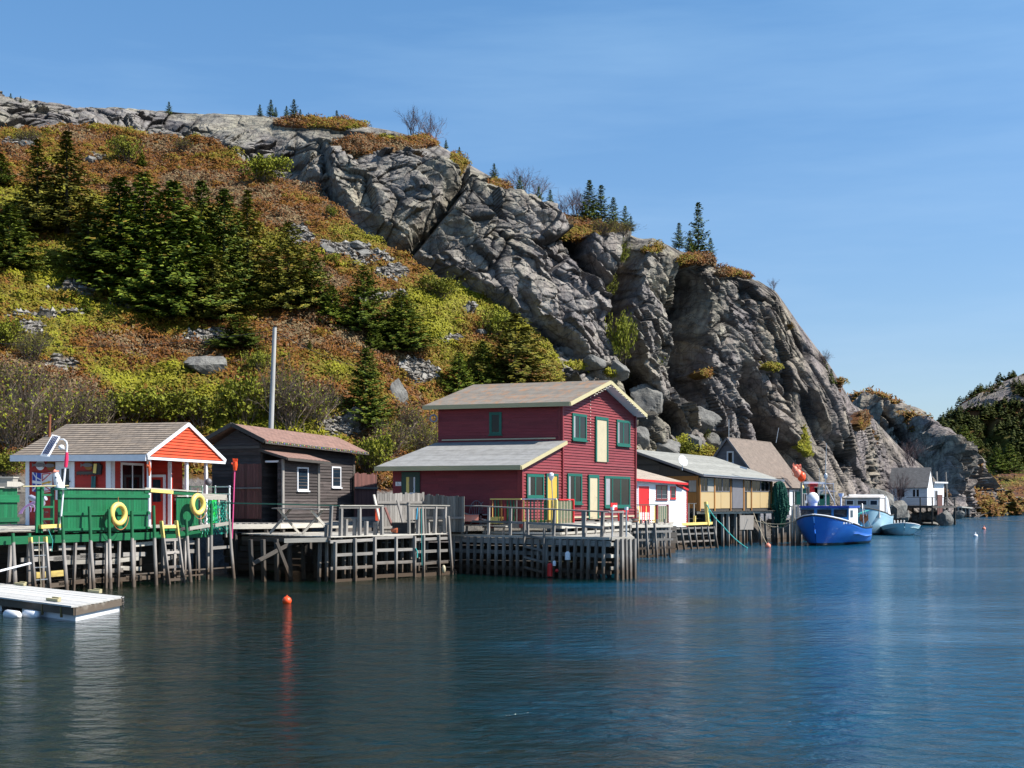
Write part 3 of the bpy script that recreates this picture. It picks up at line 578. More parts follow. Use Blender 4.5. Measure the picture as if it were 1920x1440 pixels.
def dup(root, loc, rz=0, sc_=(1, 1, 1), label=None, group=None):
    q = root.copy(); col.objects.link(q); q.location = loc; q.rotation_euler = (0, 0, rz); q.scale = sc_
    if label: q['label'] = label
    if group: q['group'] = group
    for ch in list(root.children):
        c = ch.copy(); col.objects.link(c); c.parent = q
    return q
def bush_meshes(seed, mat_tw, mat_lf, H=3.0, spread=1.6, nst=26, nleaf=2600, leafs=.09, twl=1.0, sub=5, thick=.018):
    r = np.random.RandomState(seed); segs = []; tips = []
    def grow(p, d, l, rad, lev):
        q = p + d * l; segs.append((p, q, rad, rad * .6)); tips.append((p, q))
        if lev <= 0: return
        for k in range(3 if lev > 1 else 4):
            nd = unit(d + r.randn(3) * .42 + A(0, 0, .12)); grow(p + d * l * (.45 + .55 * r.rand()), nd, l * (.5 + .25 * r.rand()), rad * .55, lev - 1)
    for i in range(nst):
        a = r.rand() * 6.28; tilt = r.rand() ** .6 * spread; d = unit(A(math.cos(a) * tilt, math.sin(a) * tilt, 1.6)); grow(A(r.randn() * .25, r.randn() * .25, -.2), d, H * (.38 + .2 * r.rand()), thick, 3)
    V = []; rn = []
    for p, q, r0, r1 in segs:
        d = unit(q - p); s_ = unit(np.cross(d, r.randn(3))); s2_ = np.cross(d, s_); rr = .25 + .75 * r.rand()
        for sv in (s_, s2_): V += [p - sv * r0, p + sv * r0, q + sv * r1, q - sv * r1]; rn.append(rr)
    tme = soup('bush_stems', np.array(V), 4, np.array(rn), mat_tw); lme = None
    if nleaf:
        idx = r.randint(0, len(tips), nleaf); f = r.rand(nleaf, 1); a = np.array([tips[i][0] for i in idx]); b = np.array([tips[i][1] for i in idx])
        c = a + (b - a) * (.4 + .6 * f) + r.randn(nleaf, 3) * .07; keep = c[:, 2] > .25 * H * r.rand(nleaf); c = c[keep]; n = len(c)
        d = r.randn(n, 3); d /= np.linalg.norm(d, axis=1, keepdims=True); lme = soup('bush_leaves', tri_strip_leaf(c, d, np.full(n, leafs * 1.3), np.full(n, leafs), r.randn(n, 3)), 4, np.clip(.5 + .25 * r.randn(n), 0, 1), mat_lf)
    return tme, lme
def mk_bush(kind, label, cat, tme, lme, stem='stems', leaf='leaves'):
    t = thing(kind, label, cat)
    o = bpy.data.objects.new(stem, tme); col.objects.link(o); o.parent = t
    if lme: o = bpy.data.objects.new(leaf, lme); col.objects.link(o); o.parent = t
    return t
# ---- spruces ----
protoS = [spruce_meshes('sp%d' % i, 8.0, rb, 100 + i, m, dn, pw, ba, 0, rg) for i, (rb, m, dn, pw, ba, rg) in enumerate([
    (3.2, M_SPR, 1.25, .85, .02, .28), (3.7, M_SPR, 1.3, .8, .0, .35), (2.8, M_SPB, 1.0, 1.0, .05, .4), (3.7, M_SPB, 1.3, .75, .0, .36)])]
roots = {}
def place_spruce(kind, u, vb, vt, label, group='spruces on the hillside', wide=1.0, D=None, cat='spruce tree'):
    p = on_hill(u, vb) if D is None else A(*P(u, vb, D))
    h = (vb - vt) / F * p[1]; s_ = h / 8.0; wide *= 1.12 if kind != 4 else 1.0
    if kind not in roots:
        roots[kind] = mk_tree('spruce_tree', label, cat, protoS[kind][0], protoS[kind][1], M_BARK); o = roots[kind]; o['group'] = group
        o.location = p; o.scale = (s_ * wide, s_ * wide, s_); o.rotation_euler = (0, 0, rng.random() * 6); return o
    return dup(roots[kind], p, rng.random() * 6.28, (s_ * wide, s_ * wide, s_), label, group)
SP = [
 (2, 70, 435, 262, 1.0, 'sparse brown-tinged spruce left of the tall pointed one, above the left end of the boathouse'),
 (2, 125, 440, 245, 1.05, 'tallest pointed brown-tinged spruce on the upper left slope'),
 (0, 2, 345, 285, 1.3, 'dark green spruce cut by the left edge, highest one there'),
 (1, 18, 502, 385, 1.25, 'broad bright green spruce low at the left edge above the scree'),
 (2, 165, 510, 375, 1.3, 'yellowish small spruce between the pointed tree and the big dark clump'),
 (0, 225, 540, 330, 1.15, 'dark spruce on the left flank of the big clump'),
 (1, 270, 565, 325, .9, 'large dark green spruce at the middle of the big clump'),
 (0, 325, 588, 340, .92, 'large dark green spruce just right of the middle of the big clump'),
 (1, 350, 592, 395, 1.1, 'low bright green spruce at the front foot of the big clump'),
 (0, 378, 565, 335, .72, 'slim pointed spruce behind the right half of the big clump'),
 (0, 420, 575, 352, .8, 'dark spruce at the right end of the big clump'),
 (3, 398, 595, 470, 1.0, 'short spruce in front of the right end of the big clump'),
 (2, 465, 530, 355, 1.0, 'thin olive spruce standing just right of the big clump'),
 (3, 540, 575, 415, .95, 'olive spruce above the utility pole with a dead brown bush at its foot'),
 (1, 590, 570, 470, .9, 'small bright spruce touching the olive spruce above the pole'),
 (0, 622, 608, 535, 1.1, 'small spruce left of the middle slope pair'),
 (1, 682, 620, 500, 1.0, 'dark spruce on the middle slope below the left end of the cliff'),
 (1, 755, 648, 545, 1.25, 'broad dark spruce on the middle slope, right one of the pair'),
 (1, 735, 655, 580, 1.2, 'low spreading spruce at the foot of the middle slope pair'),
 (3, 965, 745, 588, 1.15, 'olive-brown spruce behind the roof ridge of the maroon house'),
 (0, 905, 735, 640, 1.0, 'small spruce between the two trees behind the maroon roof'),
 (1, 858, 748, 660, 1.0, 'dark spruce behind the left end of the maroon roof'),
 (0, 682, 800, 650, .9, 'dark spruce between the utility pole and the maroon house'),
 (1, 445, 655, 592, 1.9, 'low wide spreading spruce on the scree left of the pole top'),
 (0, 55, 530, 505, 1.2, 'tiny spruce on the heath under the left edge trees'), (0, 120, 565, 542, 1.3, 'tiny spruce beside the left scree patch'), (1, 160, 590, 560, 1.3, 'tiny rounded spruce below the left scree patch'),
 (0, 265, 310, 284, 1.2, 'tiny round spruce on the rust slope above the big clump'), (1, 700, 655, 610, 1.1, 'small spruce below the middle slope pair'), (0, 580, 660, 640, 1.1, 'tiny spruce right of the pole top'),
 (2, 700, 720, 655, .5, 'thin young spruce above the dark tree left of the maroon house'),
]
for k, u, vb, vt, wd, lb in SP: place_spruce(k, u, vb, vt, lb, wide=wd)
RG = [(20, 190, 175, 'tiny spruce on the skyline at the far left'), (38, 190, 180, 'second tiny spruce on the skyline at the far left'), (315, 214, 191, 'lone stunted spruce on the skyline above the big clump'),
 (487, 216, 196, 'left outer spruce of the skyline group above the cliff start'), (507, 217, 187, 'tall thin spruce left in the skyline group above the cliff start'), (517, 217, 201, 'short spruce in the skyline group, second from left pair'), (537, 219, 199, 'short spruce right in the skyline group above the cliff start'),
 (551, 221, 186, 'tallest spruce of the skyline group above the cliff start'), (563, 222, 205, 'right outer spruce of the skyline group above the cliff start'), (632, 232, 207, 'single thin spruce on the skyline left of the bare birch'),
 (836, 277, 262, 'tiny spruce on the skyline right of the bare birch'), (863, 293, 275, 'flat-topped spruce on the ridge right of the bare birch'), (928, 336, 306, 'thin half-dead spruce on the ridge above the diagonal crack'), (1040, 385, 350, 'thin spruce between the two bare thickets on the ridge'),
 (975, 365, 330, 'bushy spruce under the left bare thicket on the ridge'), (1010, 385, 350, 'small spruce beside the left bare thicket on the ridge'), (1105, 415, 338, 'taller spruce among the right bare thicket on the ridge'), (1127, 418, 347, 'spruce right behind the right bare thicket on the ridge'), (1150, 422, 368, 'spruce at the right end of the ridge thicket'), (1172, 428, 385, 'low spruce at the very end of the ridge thicket'), (1188, 432, 405, 'lowest spruce where the ridge thicket meets bare rock'),
 (1309, 482, 380, 'tallest spruce standing alone on the cliff top'), (1279, 466, 418, 'slim spruce left of the tall cliff-top tree'), (1294, 474, 432, 'small spruce tucked against the left of the tall cliff-top tree'), (1333, 492, 447, 'small spruce right of the tall cliff-top tree')]
roots[9] = None; del roots[9]
protoS.append(spruce_meshes('sp4', 8.0, 2.6, 140, M_SPR, .7, .9, .10, 0, .55, 1.2))
for u, vb, vt, lb in RG: place_spruce(4, u, vb + 3, vt, lb, 'small spruces along the ridge', wide=.95 if vt != 380 else .75)
for u, vb, vt, lb in [(1545, 700, 668, 'small green spruce clinging to the right edge of the cliff'), (1556, 722, 692, 'lower spruce clinging to the right edge of the cliff')]: place_spruce(4, u, vb, vt, lb, 'small spruces along the ridge', wide=1.0)
def on2(u, v): return on_sheet(P2n, TT2, u, v)
for u, vb, vt, D, wd, lb in [(1808, 838, 796, 318, 1.25, 'spruce behind the right shoulder of the dark headland'), (1868, 880, 838, 385, 1.2, 'left spruce of the two in front of the far hill at right'), (1892, 885, 832, 388, 1.2, 'right spruce of the two in front of the far hill at right'), (1845, 892, 868, 300, 1.3, 'small spruce on the slope below the headland shoulder')]:
    place_spruce(1, u, vb, vt, lb, 'spruces at the far right shore', wide=wd, D=D)
# ---- leafy and bare bushes ----
bl = bush_meshes(5, M_TWIG, M_LIME, 3.0, 1.3, 22, 2300, .13)
bb = bush_meshes(6, M_TWIG, M_LIME, 3.0, 1.2, 34, 500, .08, thick=.026)
bp = bush_meshes(7, M_PURP, M_LIME, 3.0, .8, 16, 0, thick=.026)
pr = {'lime': (bl, 'leafy_shrub', 'shrub'), 'bare': (bb, 'bare_shrub', 'shrub'), 'purp': (bp, 'bare_birch', 'birch tree')}; broot = {}
def bush(kind, u, vb, vt, label, wide=1.0, group=None, D=None):
    p = on_hill(u, vb) if D is None else A(*P(u, vb, D)); h = (vb - vt) / F * p[1]; s_ = h / 3.3; (tm, lm), nm, ct = pr[kind]
    gp = {'lime': 'bright leafy shrubs on the hill', 'bare': 'bare brown shrubs on the hill', 'purp': 'bare birches on the ridge'}[kind]
    if kind not in broot:
        o = mk_bush(nm, label, ct, tm, lm); broot[kind] = o; o['group'] = gp; o.location = p; o.scale = (s_ * wide, s_ * wide, s_); return o
    return dup(broot[kind], p, rng.random() * 6.28, (s_ * wide, s_ * wide, s_), label, gp)
for a in [('purp', 775, 258, 194, 'taller purple bare birch on the skyline above the cliff', 1.0), ('purp', 808, 268, 208, 'right-leaning lower half of the purple birch pair on the skyline', 1.0),
 ('purp', 985, 362, 308, 'left bare thicket on the ridge above the overhanging rock', 1.3), ('purp', 1012, 372, 322, 'smaller bare birch right beside the left ridge thicket', 1.1), ('purp', 1075, 405, 338, 'left birch of the right bare thicket on the ridge', 1.2), ('purp', 1100, 412, 345, 'right birch of the right bare thicket on the ridge', 1.2), ('purp', 1050, 402, 375, 'low bare bush left of the right ridge thicket', 1.8), ('purp', 1450, 545, 517, 'lone tiny bare birch on the cliff edge right of the tall spruce', .8), ('purp', 1543, 690, 650, 'bare bush hanging on the right cliff edge', .9),
 ('bare', 1060, 430, 402, 'rusty low bush at the left end of the ridge heath', 2.0), ('bare', 1130, 440, 405, 'rusty low bush in the middle of the ridge heath', 2.2), ('bare', 1168, 440, 412, 'rusty low bush at the right end of the ridge heath', 2.0),
 ('purp', 930, 330, 312, 'tiny bare bush on the ridge above the diagonal crack', 1.3), ('purp', 1375, 512, 497, 'small bare bush on the cliff top heath', 1.5), ('purp', 1705, 870, 815, 'bare tree in the dark hollow of the headland', 1.2),
 ('lime', 236, 308, 250, 'lime green shrub on the rust slope left of the big rock outcrop', .9), ('lime', 497, 345, 280, 'lime green shrub growing at the foot of the light outcrop', 1.2), ('lime', 1168, 500, 445, 'upper lime shrub in the vertical cliff gully', .6), ('lime', 1160, 560, 500, 'middle lime shrub in the vertical cliff gully', .6), ('lime', 1165, 690, 560, 'long leggy lime shrub low in the cliff gully', .35),
 ('lime', 925, 640, 565, 'lime shrub at the foot of the cliff above the maroon house', .8), ('lime', 820, 560, 510, 'lime shrub on the upper edge of the middle slope', 1.3), ('lime', 1220, 720, 655, 'dark green shrub in the cleft above the maroon gable', .9), ('lime', 623, 410, 382, 'small lime shrub in the shade at the left end of the cliff', .7), ('lime', 620, 500, 470, 'lime shrub between scattered stones', 1.1), ('lime', 755, 600, 570, 'lime shrub above the spruce pair', 1.2),
 ('lime', 240, 800, 715, 'yellow-green shrub behind the left half of the boathouse roof', 1.3), ('lime', 305, 805, 720, 'yellow-green shrub behind the middle of the boathouse roof', 1.4), ('lime', 370, 800, 722, 'yellow-green shrub behind the red gable', 1.3), ('lime', 455, 800, 680, 'tall green shrub just left of the utility pole', .8), ('lime', 15, 900, 840, 'green bush at the left edge beside the boathouse', 1.1), ('lime', 700, 900, 800, 'green bush between the cabin and the maroon house', .8), ('lime', 10, 660, 590, 'lime bush low at the left edge of the slope', 1.0), ('lime', 480, 700, 650, 'green bush left of the pole half way up', .9),
 ('lime', 1280, 860, 815, 'small leafy bush among boulders behind the grey roofs', .9), ('lime', 1320, 830, 790, 'leafy bush on the boulders left of the steep roof', .6),
 ('bare', 25, 850, 690, 'large brown bare thicket at the left edge', .9), ('bare', 80, 845, 680, 'large brown bare thicket second from the left edge', .8), ('bare', 135, 830, 690, 'brown bare thicket behind the rusty chimney', .9), ('bare', 180, 815, 715, 'brown bare thicket behind the left part of the boathouse ridge', .9), ('bare', 40, 760, 650, 'brown bare thicket upper row at the left edge', 1.1),
 ('bare', 545, 805, 655, 'big arching willow right behind the utility pole', .8), ('bare', 590, 805, 690, 'brown willow right of the utility pole', .9), ('bare', 520, 790, 670, 'grey willow behind the utility pole', .9), ('bare', 770, 815, 740, 'brown shrub just left of the maroon upper wall', 1.1), ('bare', 735, 860, 770, 'brown shrub above the lean-to roof corner', 1.0), ('bare', 800, 870, 760, 'rust brown shrub touching the maroon house corner', .8), ('bare', 345, 285, 255, 'grey rounded bare shrub high on the rust slope', 1.7), ('bare', 560, 545, 500, 'dead brown bush at the foot of the olive spruce', 1.7), ('bare', 690, 890, 835, 'bare brush right of the cabin roof', 1.4), ('bare', 60, 680, 600, 'brown bare shrub half way up at the left edge', 1.0), ('bare', 50, 270, 235, 'pinkish bare shrub below the left skyline rocks', 1.6)]:
    bush(*a)
# ---- heath tufts: one carpet ----
def tufts(name, Pg, Vg, Tg, tone_, ok, n, size, mat_, seed, nq=6, flatn=0.5):
    r = np.random.RandomState(seed); cand = np.argwhere(ok); sel = cand[r.randint(0, len(cand), n)]; fr = r.rand(n, 2)
    i, j = sel[:, 0], sel[:, 1]; i = np.minimum(i, Pg.shape[0] - 2); j = np.minimum(j, Pg.shape[1] - 2)
    c = Pg[i, j] * ((1 - fr[:, :1]) * (1 - fr[:, 1:])) + Pg[i + 1, j] * (fr[:, :1] * (1 - fr[:, 1:])) + Pg[i, j + 1] * ((1 - fr[:, :1]) * fr[:, 1:]) + Pg[i + 1, j + 1] * (fr[:, :1] * fr[:, 1:])
    nn = NN[i, j] if Pg is Pn else np.tile(A(.3, -.4, .85), (n, 1)); tn = tone_[i, j]
    c = np.repeat(c, nq, 0); nn = np.repeat(nn, nq, 0); sz = np.repeat(size * (.5 + r.rand(n)), nq); c = c + r.randn(len(c), 3) * sz[:, None] * .55; c = c + nn * (sz * .18 * r.rand(len(c)))[:, None]
    m_ = nn + A(.25, -.35, .1) + r.randn(len(c), 3) * .45; m_ /= np.linalg.norm(m_, axis=1, keepdims=True); d = np.cross(m_, r.randn(len(c), 3)); d[:, 2] = np.abs(d[:, 2]); d -= m_ * np.sum(d * m_, 1, keepdims=True); d /= np.linalg.norm(d, axis=1, keepdims=True)
    V = tri_strip_leaf(c, d, sz * .9, sz * .5, m_); rn = np.repeat(tn, nq) + r.randn(len(c)) * .10 + np.repeat(r.randn(n) * .09, nq)
    me = soup(name, V, 4, np.clip(rn, 0, 1), mat_); o = bpy.data.objects.new(name, me); col.objects.link(o); tag(o, kind='stuff'); return o
vis = (TT > 1.9) & (TT < 7.0)
hm = VEG * (1 - scree)
o = tufts('heath', Pn, V0, TT, tone, vis & (hm > .6), 150000, .17, M_HEATH, 31, 5); tag(o, 'low rust and olive heath covering the slope and ledges', 'heath')
o = tufts('far_heath', P2n, V2, TT2, np.full(s2[:2], .6), (v2 > .5) & (TT2 < 7) & (TT2 > 2), 6000, .6, M_HEATH, 32, 4); tag(o, 'rust coloured heath along the headland crest', 'heath')
o = tufts('shore_heath', P4, None, TT4, np.clip(.62 + fbm(fl4 * .1, 510, 3).reshape(s4[:2]) * .9, 0, 1), (v4 > .5) & (TT4 < 7), 5000, .6, M_HEATH, 33, 4); tag(o, 'brown scrub on the low far shore at right', 'scrub')
# low shrub mounds: one carpet of bushes too many to count
def mounds(n, seed):
    r = np.random.RandomState(seed); cand = np.argwhere(vis & (hm > .7) & (TT > 2.0)); V = []; RN = []
    for i, j in cand[r.randint(0, len(cand), n)]:
        p = Pn[i, j]; rad = .25 + .75 * r.rand() ** 2; h = rad * (.5 + .4 * r.rand()); k = int(40 + 130 * rad); tn = tone[i, j] + r.randn() * .16; tn = min(max(tn, 0), .95)
        d = r.randn(k, 3); d[:, 2] = np.abs(d[:, 2]); d /= np.linalg.norm(d, axis=1, keepdims=True); q = p + d * A(rad, rad, h) * (.75 + .3 * r.rand(k, 1)); m_ = d + r.randn(k, 3) * .3; t_ = np.cross(m_, r.randn(k, 3)); t_ /= np.linalg.norm(t_, axis=1, keepdims=True)
        V.append(tri_strip_leaf(q, t_, np.full(k, .15), np.full(k, .09), m_)); RN.append(np.clip(tn - .12 * d[:, 2] + r.randn(k) * .07, 0, 1))
    me = soup('low_shrubs', np.concatenate(V), 4, np.concatenate(RN), M_HEATH); o = bpy.data.objects.new('low_shrubs', me); col.objects.link(o); tag(o, 'low rounded heath bushes scattered over the whole slope', 'low shrubs', kind='stuff')
mounds(1900, 77)
def stones(n, seed):
    r = np.random.RandomState(seed); cand = np.argwhere((scree > .4) & (TT > 2.05) & (TT < 5)); V = []; RN = []
    O = np.array([(1, 0, 0), (0, 1, 0), (-1, 0, 0), (0, -1, 0), (0, 0, 1), (0, 0, -1)], float)
    for i, j in cand[r.randint(0, len(cand), n)]:
        s_ = .06 + .22 * r.rand() ** 3; q = O * (.6 + .7 * r.rand(6, 1)) * A(1, 1, .7) * s_ + r.randn(6, 3) * s_ * .15 + Pn[i, j] + A(0, 0, s_ * .4)
        for a, b in ((0, 1), (1, 2), (2, 3), (3, 0)): V += [q[a], q[b], q[4], q[b], q[a], q[5]]; RN += [r.rand()] * 2
    me = soup('scree', np.array(V), 3, np.array(RN), leafm('scree stone', [(0, (.07, .062, .055)), (.6, (.155, .145, .13)), (1, (.26, .245, .22))])); o = bpy.data.objects.new('scree', me); col.objects.link(o); tag(o, 'loose grey stones lying in the bare patches of the slope', 'scree', kind='stuff')
stones(3800, 5)
# far wood on the hill at the right: reads as one mass
r_ = np.random.RandomState(50); cand = np.argwhere((v3 > .35) & (TT3 > 2.6) & (TT3 < 7.2)); VV = []; RR = []
for a in cand[r_.randint(0, len(cand), 4200)]:
    p = P3n[a[0], a[1]]; h = 1.6 + 2.8 * r_.rand(); rb = h * (.38 + .25 * r_.rand())
    for lv in range(7):
        z0 = lv / 7 * h; rr = rb * (1 - lv / 7.5)
        for k in range(6):
            ph = r_.rand() * 6.28; q = p + A(math.cos(ph) * rr * .3, math.sin(ph) * rr * .3, z0 + h * .12); e = p + A(math.cos(ph) * rr, math.sin(ph) * rr, z0 - h * .02 + r_.rand() * .4); s_ = A(-math.sin(ph), math.cos(ph), .2 * r_.randn()) * rr * .42
            VV += [q - s_ * .6, q + s_ * .6, e + s_, e - s_]; RR.append(np.clip(.3 + .35 * r_.rand() + .25 * (k == 0), 0, 1))
me = soup('far_wood', np.array(VV), 4, np.array(RR), leafm('far needles', [(0, (.02, .034, .008)), (.6, (.065, .08, .010)), (1, (.13, .13, .014))])); o = bpy.data.objects.new('far_wood', me); col.objects.link(o); tag(o, 'dark spruce wood covering the far hill at the right edge', 'wood', kind='stuff')
# ---- boulders ----
M_BOUL = None
def bouldermat():
    m, t, bs = newmat('boulder stone'); tc = N(t, 'ShaderNodeTexCoord'); a = N(t, 'ShaderNodeTexNoise', Scale=1.4, Detail=8.0, Roughness=0.7); b = N(t, 'ShaderNodeTexNoise', Scale=9.0, Detail=6.0, Roughness=0.7)
    t.links.new(tc.outputs['Object'], a.inputs['Vector']); t.links.new(tc.outputs['Object'], b.inputs['Vector'])
    r1 = ramp(t, [(.3, (.08, .076, .072)), (.5, (.155, .150, .138)), (.75, (.26, .255, .235))]); t.links.new(a.outputs[0], r1.inputs[0]); r2 = ramp(t, [(.35, (.7, .7, .7)), (.65, (1.15, 1.15, 1.15))]); t.links.new(b.outputs[0], r2.inputs[0])
    t.links.new(mix(t, 1.0, r1.outputs[0], r2.outputs[0], 'MULTIPLY'), bs.inputs['Base Color']); bs.inputs['Roughness'].default_value = .9; bump(t, bs, b.outputs[0], .8, .06); return m
M_BOUL = bouldermat()
def boulder(u, v, wpx, hpx, label, D=None, group='boulders on the slope', seed=0, cat='boulder', flatn=1.0):
    p = on_hill(u, v) if D is None else A(*P(u, v, D)); rx = wpx / 2 / F * p[1]; rz = hpx / 1.7 / F * p[1]
    n, m = 44, 26; th = np.linspace(0.001, math.pi - .001, m); ph = np.linspace(0, 2 * math.pi, n, endpoint=False); a, b = np.meshgrid(th, ph, indexing='ij')
    d = np.stack([np.sin(a) * np.cos(b), np.sin(a) * np.sin(b), np.cos(a)], -1).reshape(-1, 3); rs2 = np.random.RandomState(seed + int(u * 7 + v)); rad = np.full(len(d), 1.35)
    for k in range(16):                    # cut by random planes: angular stone
        nn = rs2.randn(3); nn /= np.linalg.norm(nn); h = .60 + .38 * rs2.rand(); c = d @ nn; rad = np.where(c > .05, np.minimum(rad, h / np.maximum(c, .05)), rad)
    q = d * rad[:, None]; q += d * (fbm(q * 2.5 + seed, 900, 4) * .10)[:, None]; q = q * A(rx, rx * .85, rz)
    fs = [(i * n + k, (i + 1) * n + k, (i + 1) * n + (k + 1) % n, i * n + (k + 1) % n) for i in range(m - 1) for k in range(n)]
    mb = MB(); mb.add(q, fs, None, .5); o = mb.build('boulder', M_BOUL); o.location = p + A(0, 0, rz * .35); return tag(o, label, cat, group)
for i, a in enumerate([(380, 695, 66, 44, 'large pale angular boulder alone on the heath left of the pole'), (238, 568, 38, 24, 'grey boulder at the foot of the big spruce clump'), (275, 582, 30, 20, 'lower boulder right beside the one at the foot of the spruce clump'), (612, 478, 30, 22, 'pale boulder in the stony patch right of the olive spruce'), (665, 462, 40, 14, 'flat stone in the upper stony patch'), (680, 478, 36, 14, 'flat stone below the upper stony patch'),
  (168, 302, 26, 14, 'small dark rock on the rust slope above the pointed spruce'), (48, 272, 28, 14, 'small stones at the left under the skyline'), (868, 586, 26, 20, 'grey stone on the slope above the maroon house'), (745, 745, 40, 44, 'grey rock left of the maroon roof'), (655, 800, 50, 44, 'rock behind the right end of the cabin roof'), (893, 625, 22, 10, 'small pale stone left of the cliff foot'), (735, 530, 16, 10, 'small stone above the spruce pair'),
  (1228, 765, 78, 66, 'big smooth leaning block above the maroon gable'), (1262, 800, 56, 60, 'jagged block right of the big leaning one'), (1245, 850, 70, 40, 'pale flat boulder right of the maroon gable'), (1310, 800, 60, 50, 'boulder between the leaning block and the steep roof'), (1200, 832, 44, 50, 'boulder half hidden by the maroon gable'), (1290, 842, 50, 36, 'boulder above the grey shed roof'), (1335, 835, 40, 34, 'boulder left of the steep roof'), (1100, 690, 50, 30, 'boulder in the talus above the maroon roof'), (1155, 700, 44, 26, 'second boulder in the talus above the maroon roof'), (1060, 665, 36, 24, 'boulder at the upper left of the talus'), (830, 800, 30, 20, 'stone behind the maroon house')]):
    boulder(*a, seed=i)
# ---------------- building materials ----------------
M_GW = wood('weathered grey wood', (0.10, 0.093, 0.087), (0.32, 0.30, 0.275))
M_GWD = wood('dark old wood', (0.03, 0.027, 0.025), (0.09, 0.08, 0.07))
M_GWL = wood('pale bleached wood', (0.26, 0.245, 0.215), (0.50, 0.47, 0.41))
M_CLAPD = wood('unpainted dark clapboard', (0.014, 0.010, 0.010), (0.095, 0.078, 0.074), var=.45)
M_RB = wood('red-brown stained boards', (0.07, 0.022, 0.02), (0.20, 0.09, 0.075), wet=False)
M_MAR = wood('maroon clapboard paint', (0.135, 0.010, 0.014), (0.215, 0.024, 0.030), rough=.6, var=.12, sc_=(6, 1), wet=False)
M_ORA_LIT = wood('sunlit red clapboard paint', (0.50, 0.045, 0.010), (0.66, 0.080, 0.018), rough=.55, var=.10, sc_=(6, 1), wet=False)  # boathouse red on the gable, sunlight put into the colour
M_RED = wood('shaded red clapboard paint', (0.34, 0.016, 0.008), (0.46, 0.030, 0.012), rough=.55, var=.12, sc_=(6, 1), wet=False)  # same boathouse red, deeper: wall shade put into the colour
M_WCL = wood('white clapboard paint', (0.62, 0.64, 0.68), (0.80, 0.81, 0.82), rough=.55, var=.06, sc_=(6, 1), wet=False)
M_WH = paint('white trim paint', (0.72, 0.74, 0.78), dirt=.2)
M_TEAL = paint('teal green trim paint', (0.003, 0.10, 0.07), dirt=.25)
M_DKG = paint('dark green paint', (0.006, 0.05, 0.035), dirt=.3)
M_CREAM = paint('cream door paint', (0.48, 0.42, 0.28), dirt=.25, var=.03)
M_YEL = wood('yellow paint on wood', (0.66, 0.47, 0.10), (0.80, 0.64, 0.22), var=.1, wear=(.35, .33, .3), wearamt=.58)
M_YFA = wood('pale yellow fascia paint', (0.36, 0.315, 0.17), (0.47, 0.42, 0.25), var=.06, wear=(.12, .11, .10), wearamt=.66, wet=False)
M_GRN = wood('green wharf paint', (0.002, 0.085, 0.030), (0.004, 0.15, 0.055), rough=.55, var=.2, wear=(.30, .34, .30), wearamt=.66)
M_REDP = paint('bright red paint', (0.55, 0.012, 0.012), dirt=.15)
M_GLASS = glassm('dark window glass', (0.003, 0.004, 0.005)); M_GLASS.node_tree.nodes['Principled BSDF'].inputs['Specular IOR Level'].default_value = .35; M_GLB = glassm('bluish window glass', (0.010, 0.020, 0.032))
M_GREYP = paint('grey painted boards', (0.16, 0.155, 0.17), dirt=.3)
M_PLY = paint('plywood sheet', (0.40, 0.30, 0.155), rough=.7, var=.08, dirt=.45, dirtc=(.42, .26, .09), scale=2.0)
M_OCH = wood('orange-brown timber', (0.22, 0.09, 0.02), (0.40, 0.19, 0.05), wet=False)
M_MET = paint('galvanised metal', (0.45, 0.47, 0.50), rough=.35, metal=.7, dirt=.2)
M_DKM = paint('dark metal', (0.04, 0.04, 0.045), rough=.4, dirt=.2)
M_RUST = paint('rusty iron', (0.22, 0.075, 0.03), rough=.9, dirt=.5, dirtc=(.09, .03, .015))
M_BLK = paint('black rubber', (0.012, 0.012, 0.014), rough=.6)
M_ROPE = paint('tan rope', (0.38, 0.33, 0.24), rough=.9); M_ROPT = paint('turquoise rope', (0.05, 0.38, 0.36), rough=.9); M_ROPO = paint('orange rope', (0.45, 0.16, 0.06), rough=.9)
M_ORB = paint('orange buoy plastic', (0.85, 0.085, 0.015), rough=.4, dirt=.1); M_PKB = paint('faded pink buoy plastic', (0.75, 0.22, 0.14), rough=.5, dirt=.3, dirtc=(.75, .5, .4))
M_RING = paint('yellow ring plastic', (0.82, 0.62, 0.17), rough=.45, dirt=.25, dirtc=(.6, .42, .1), scale=6)
M_NET = paint('green twine', (0.0, 0.17, 0.12), rough=.8, dirt=.3)
R_SH1 = shingle('weathered brown roof shingles', (0.27, 0.215, 0.165), (0.20, 0.165, 0.135), .33, .17, depth=.03, stain=((.10, .09, .08), .58, .5))
R_SH2 = shingle('pinkish red roof shingles', (0.27, 0.155, 0.12), (0.21, 0.12, 0.095), .3, .15, stain=((.22, .17, .15), .55, .4))
R_GR = shingle('grey roll roofing with orange lichen', (0.20, 0.172, 0.142), (0.165, 0.145, 0.12), 30, .95, stain=((.34, .15, .05), .50, .6), mortar=.02)
R_GRL = shingle('pale roll roofing', (0.25, 0.248, 0.24), (0.21, 0.208, 0.20), 30, 1.0, stain=((.26, .26, .26), .5, .6), mortar=.03)
R_BE = shingle('beige roof shingles', (0.36, 0.30, 0.24), (0.32, 0.26, 0.21), .3, .14, mortar=.006)
R_MOSS = shingle('mossy grey roofing felt', (0.27, 0.27, 0.245), (0.22, 0.22, 0.20), 30, .9, stain=((.42, .42, .40), .55, .6), mortar=.02)
R_BR = shingle('brown roof shingles', (0.20, 0.155, 0.125), (0.165, 0.13, 0.105), .3, .14, mortar=.01)
R_GY = shingle('grey roof shingles', (0.125, 0.125, 0.13), (0.10, 0.10, 0.105), .3, .16, mortar=.01)
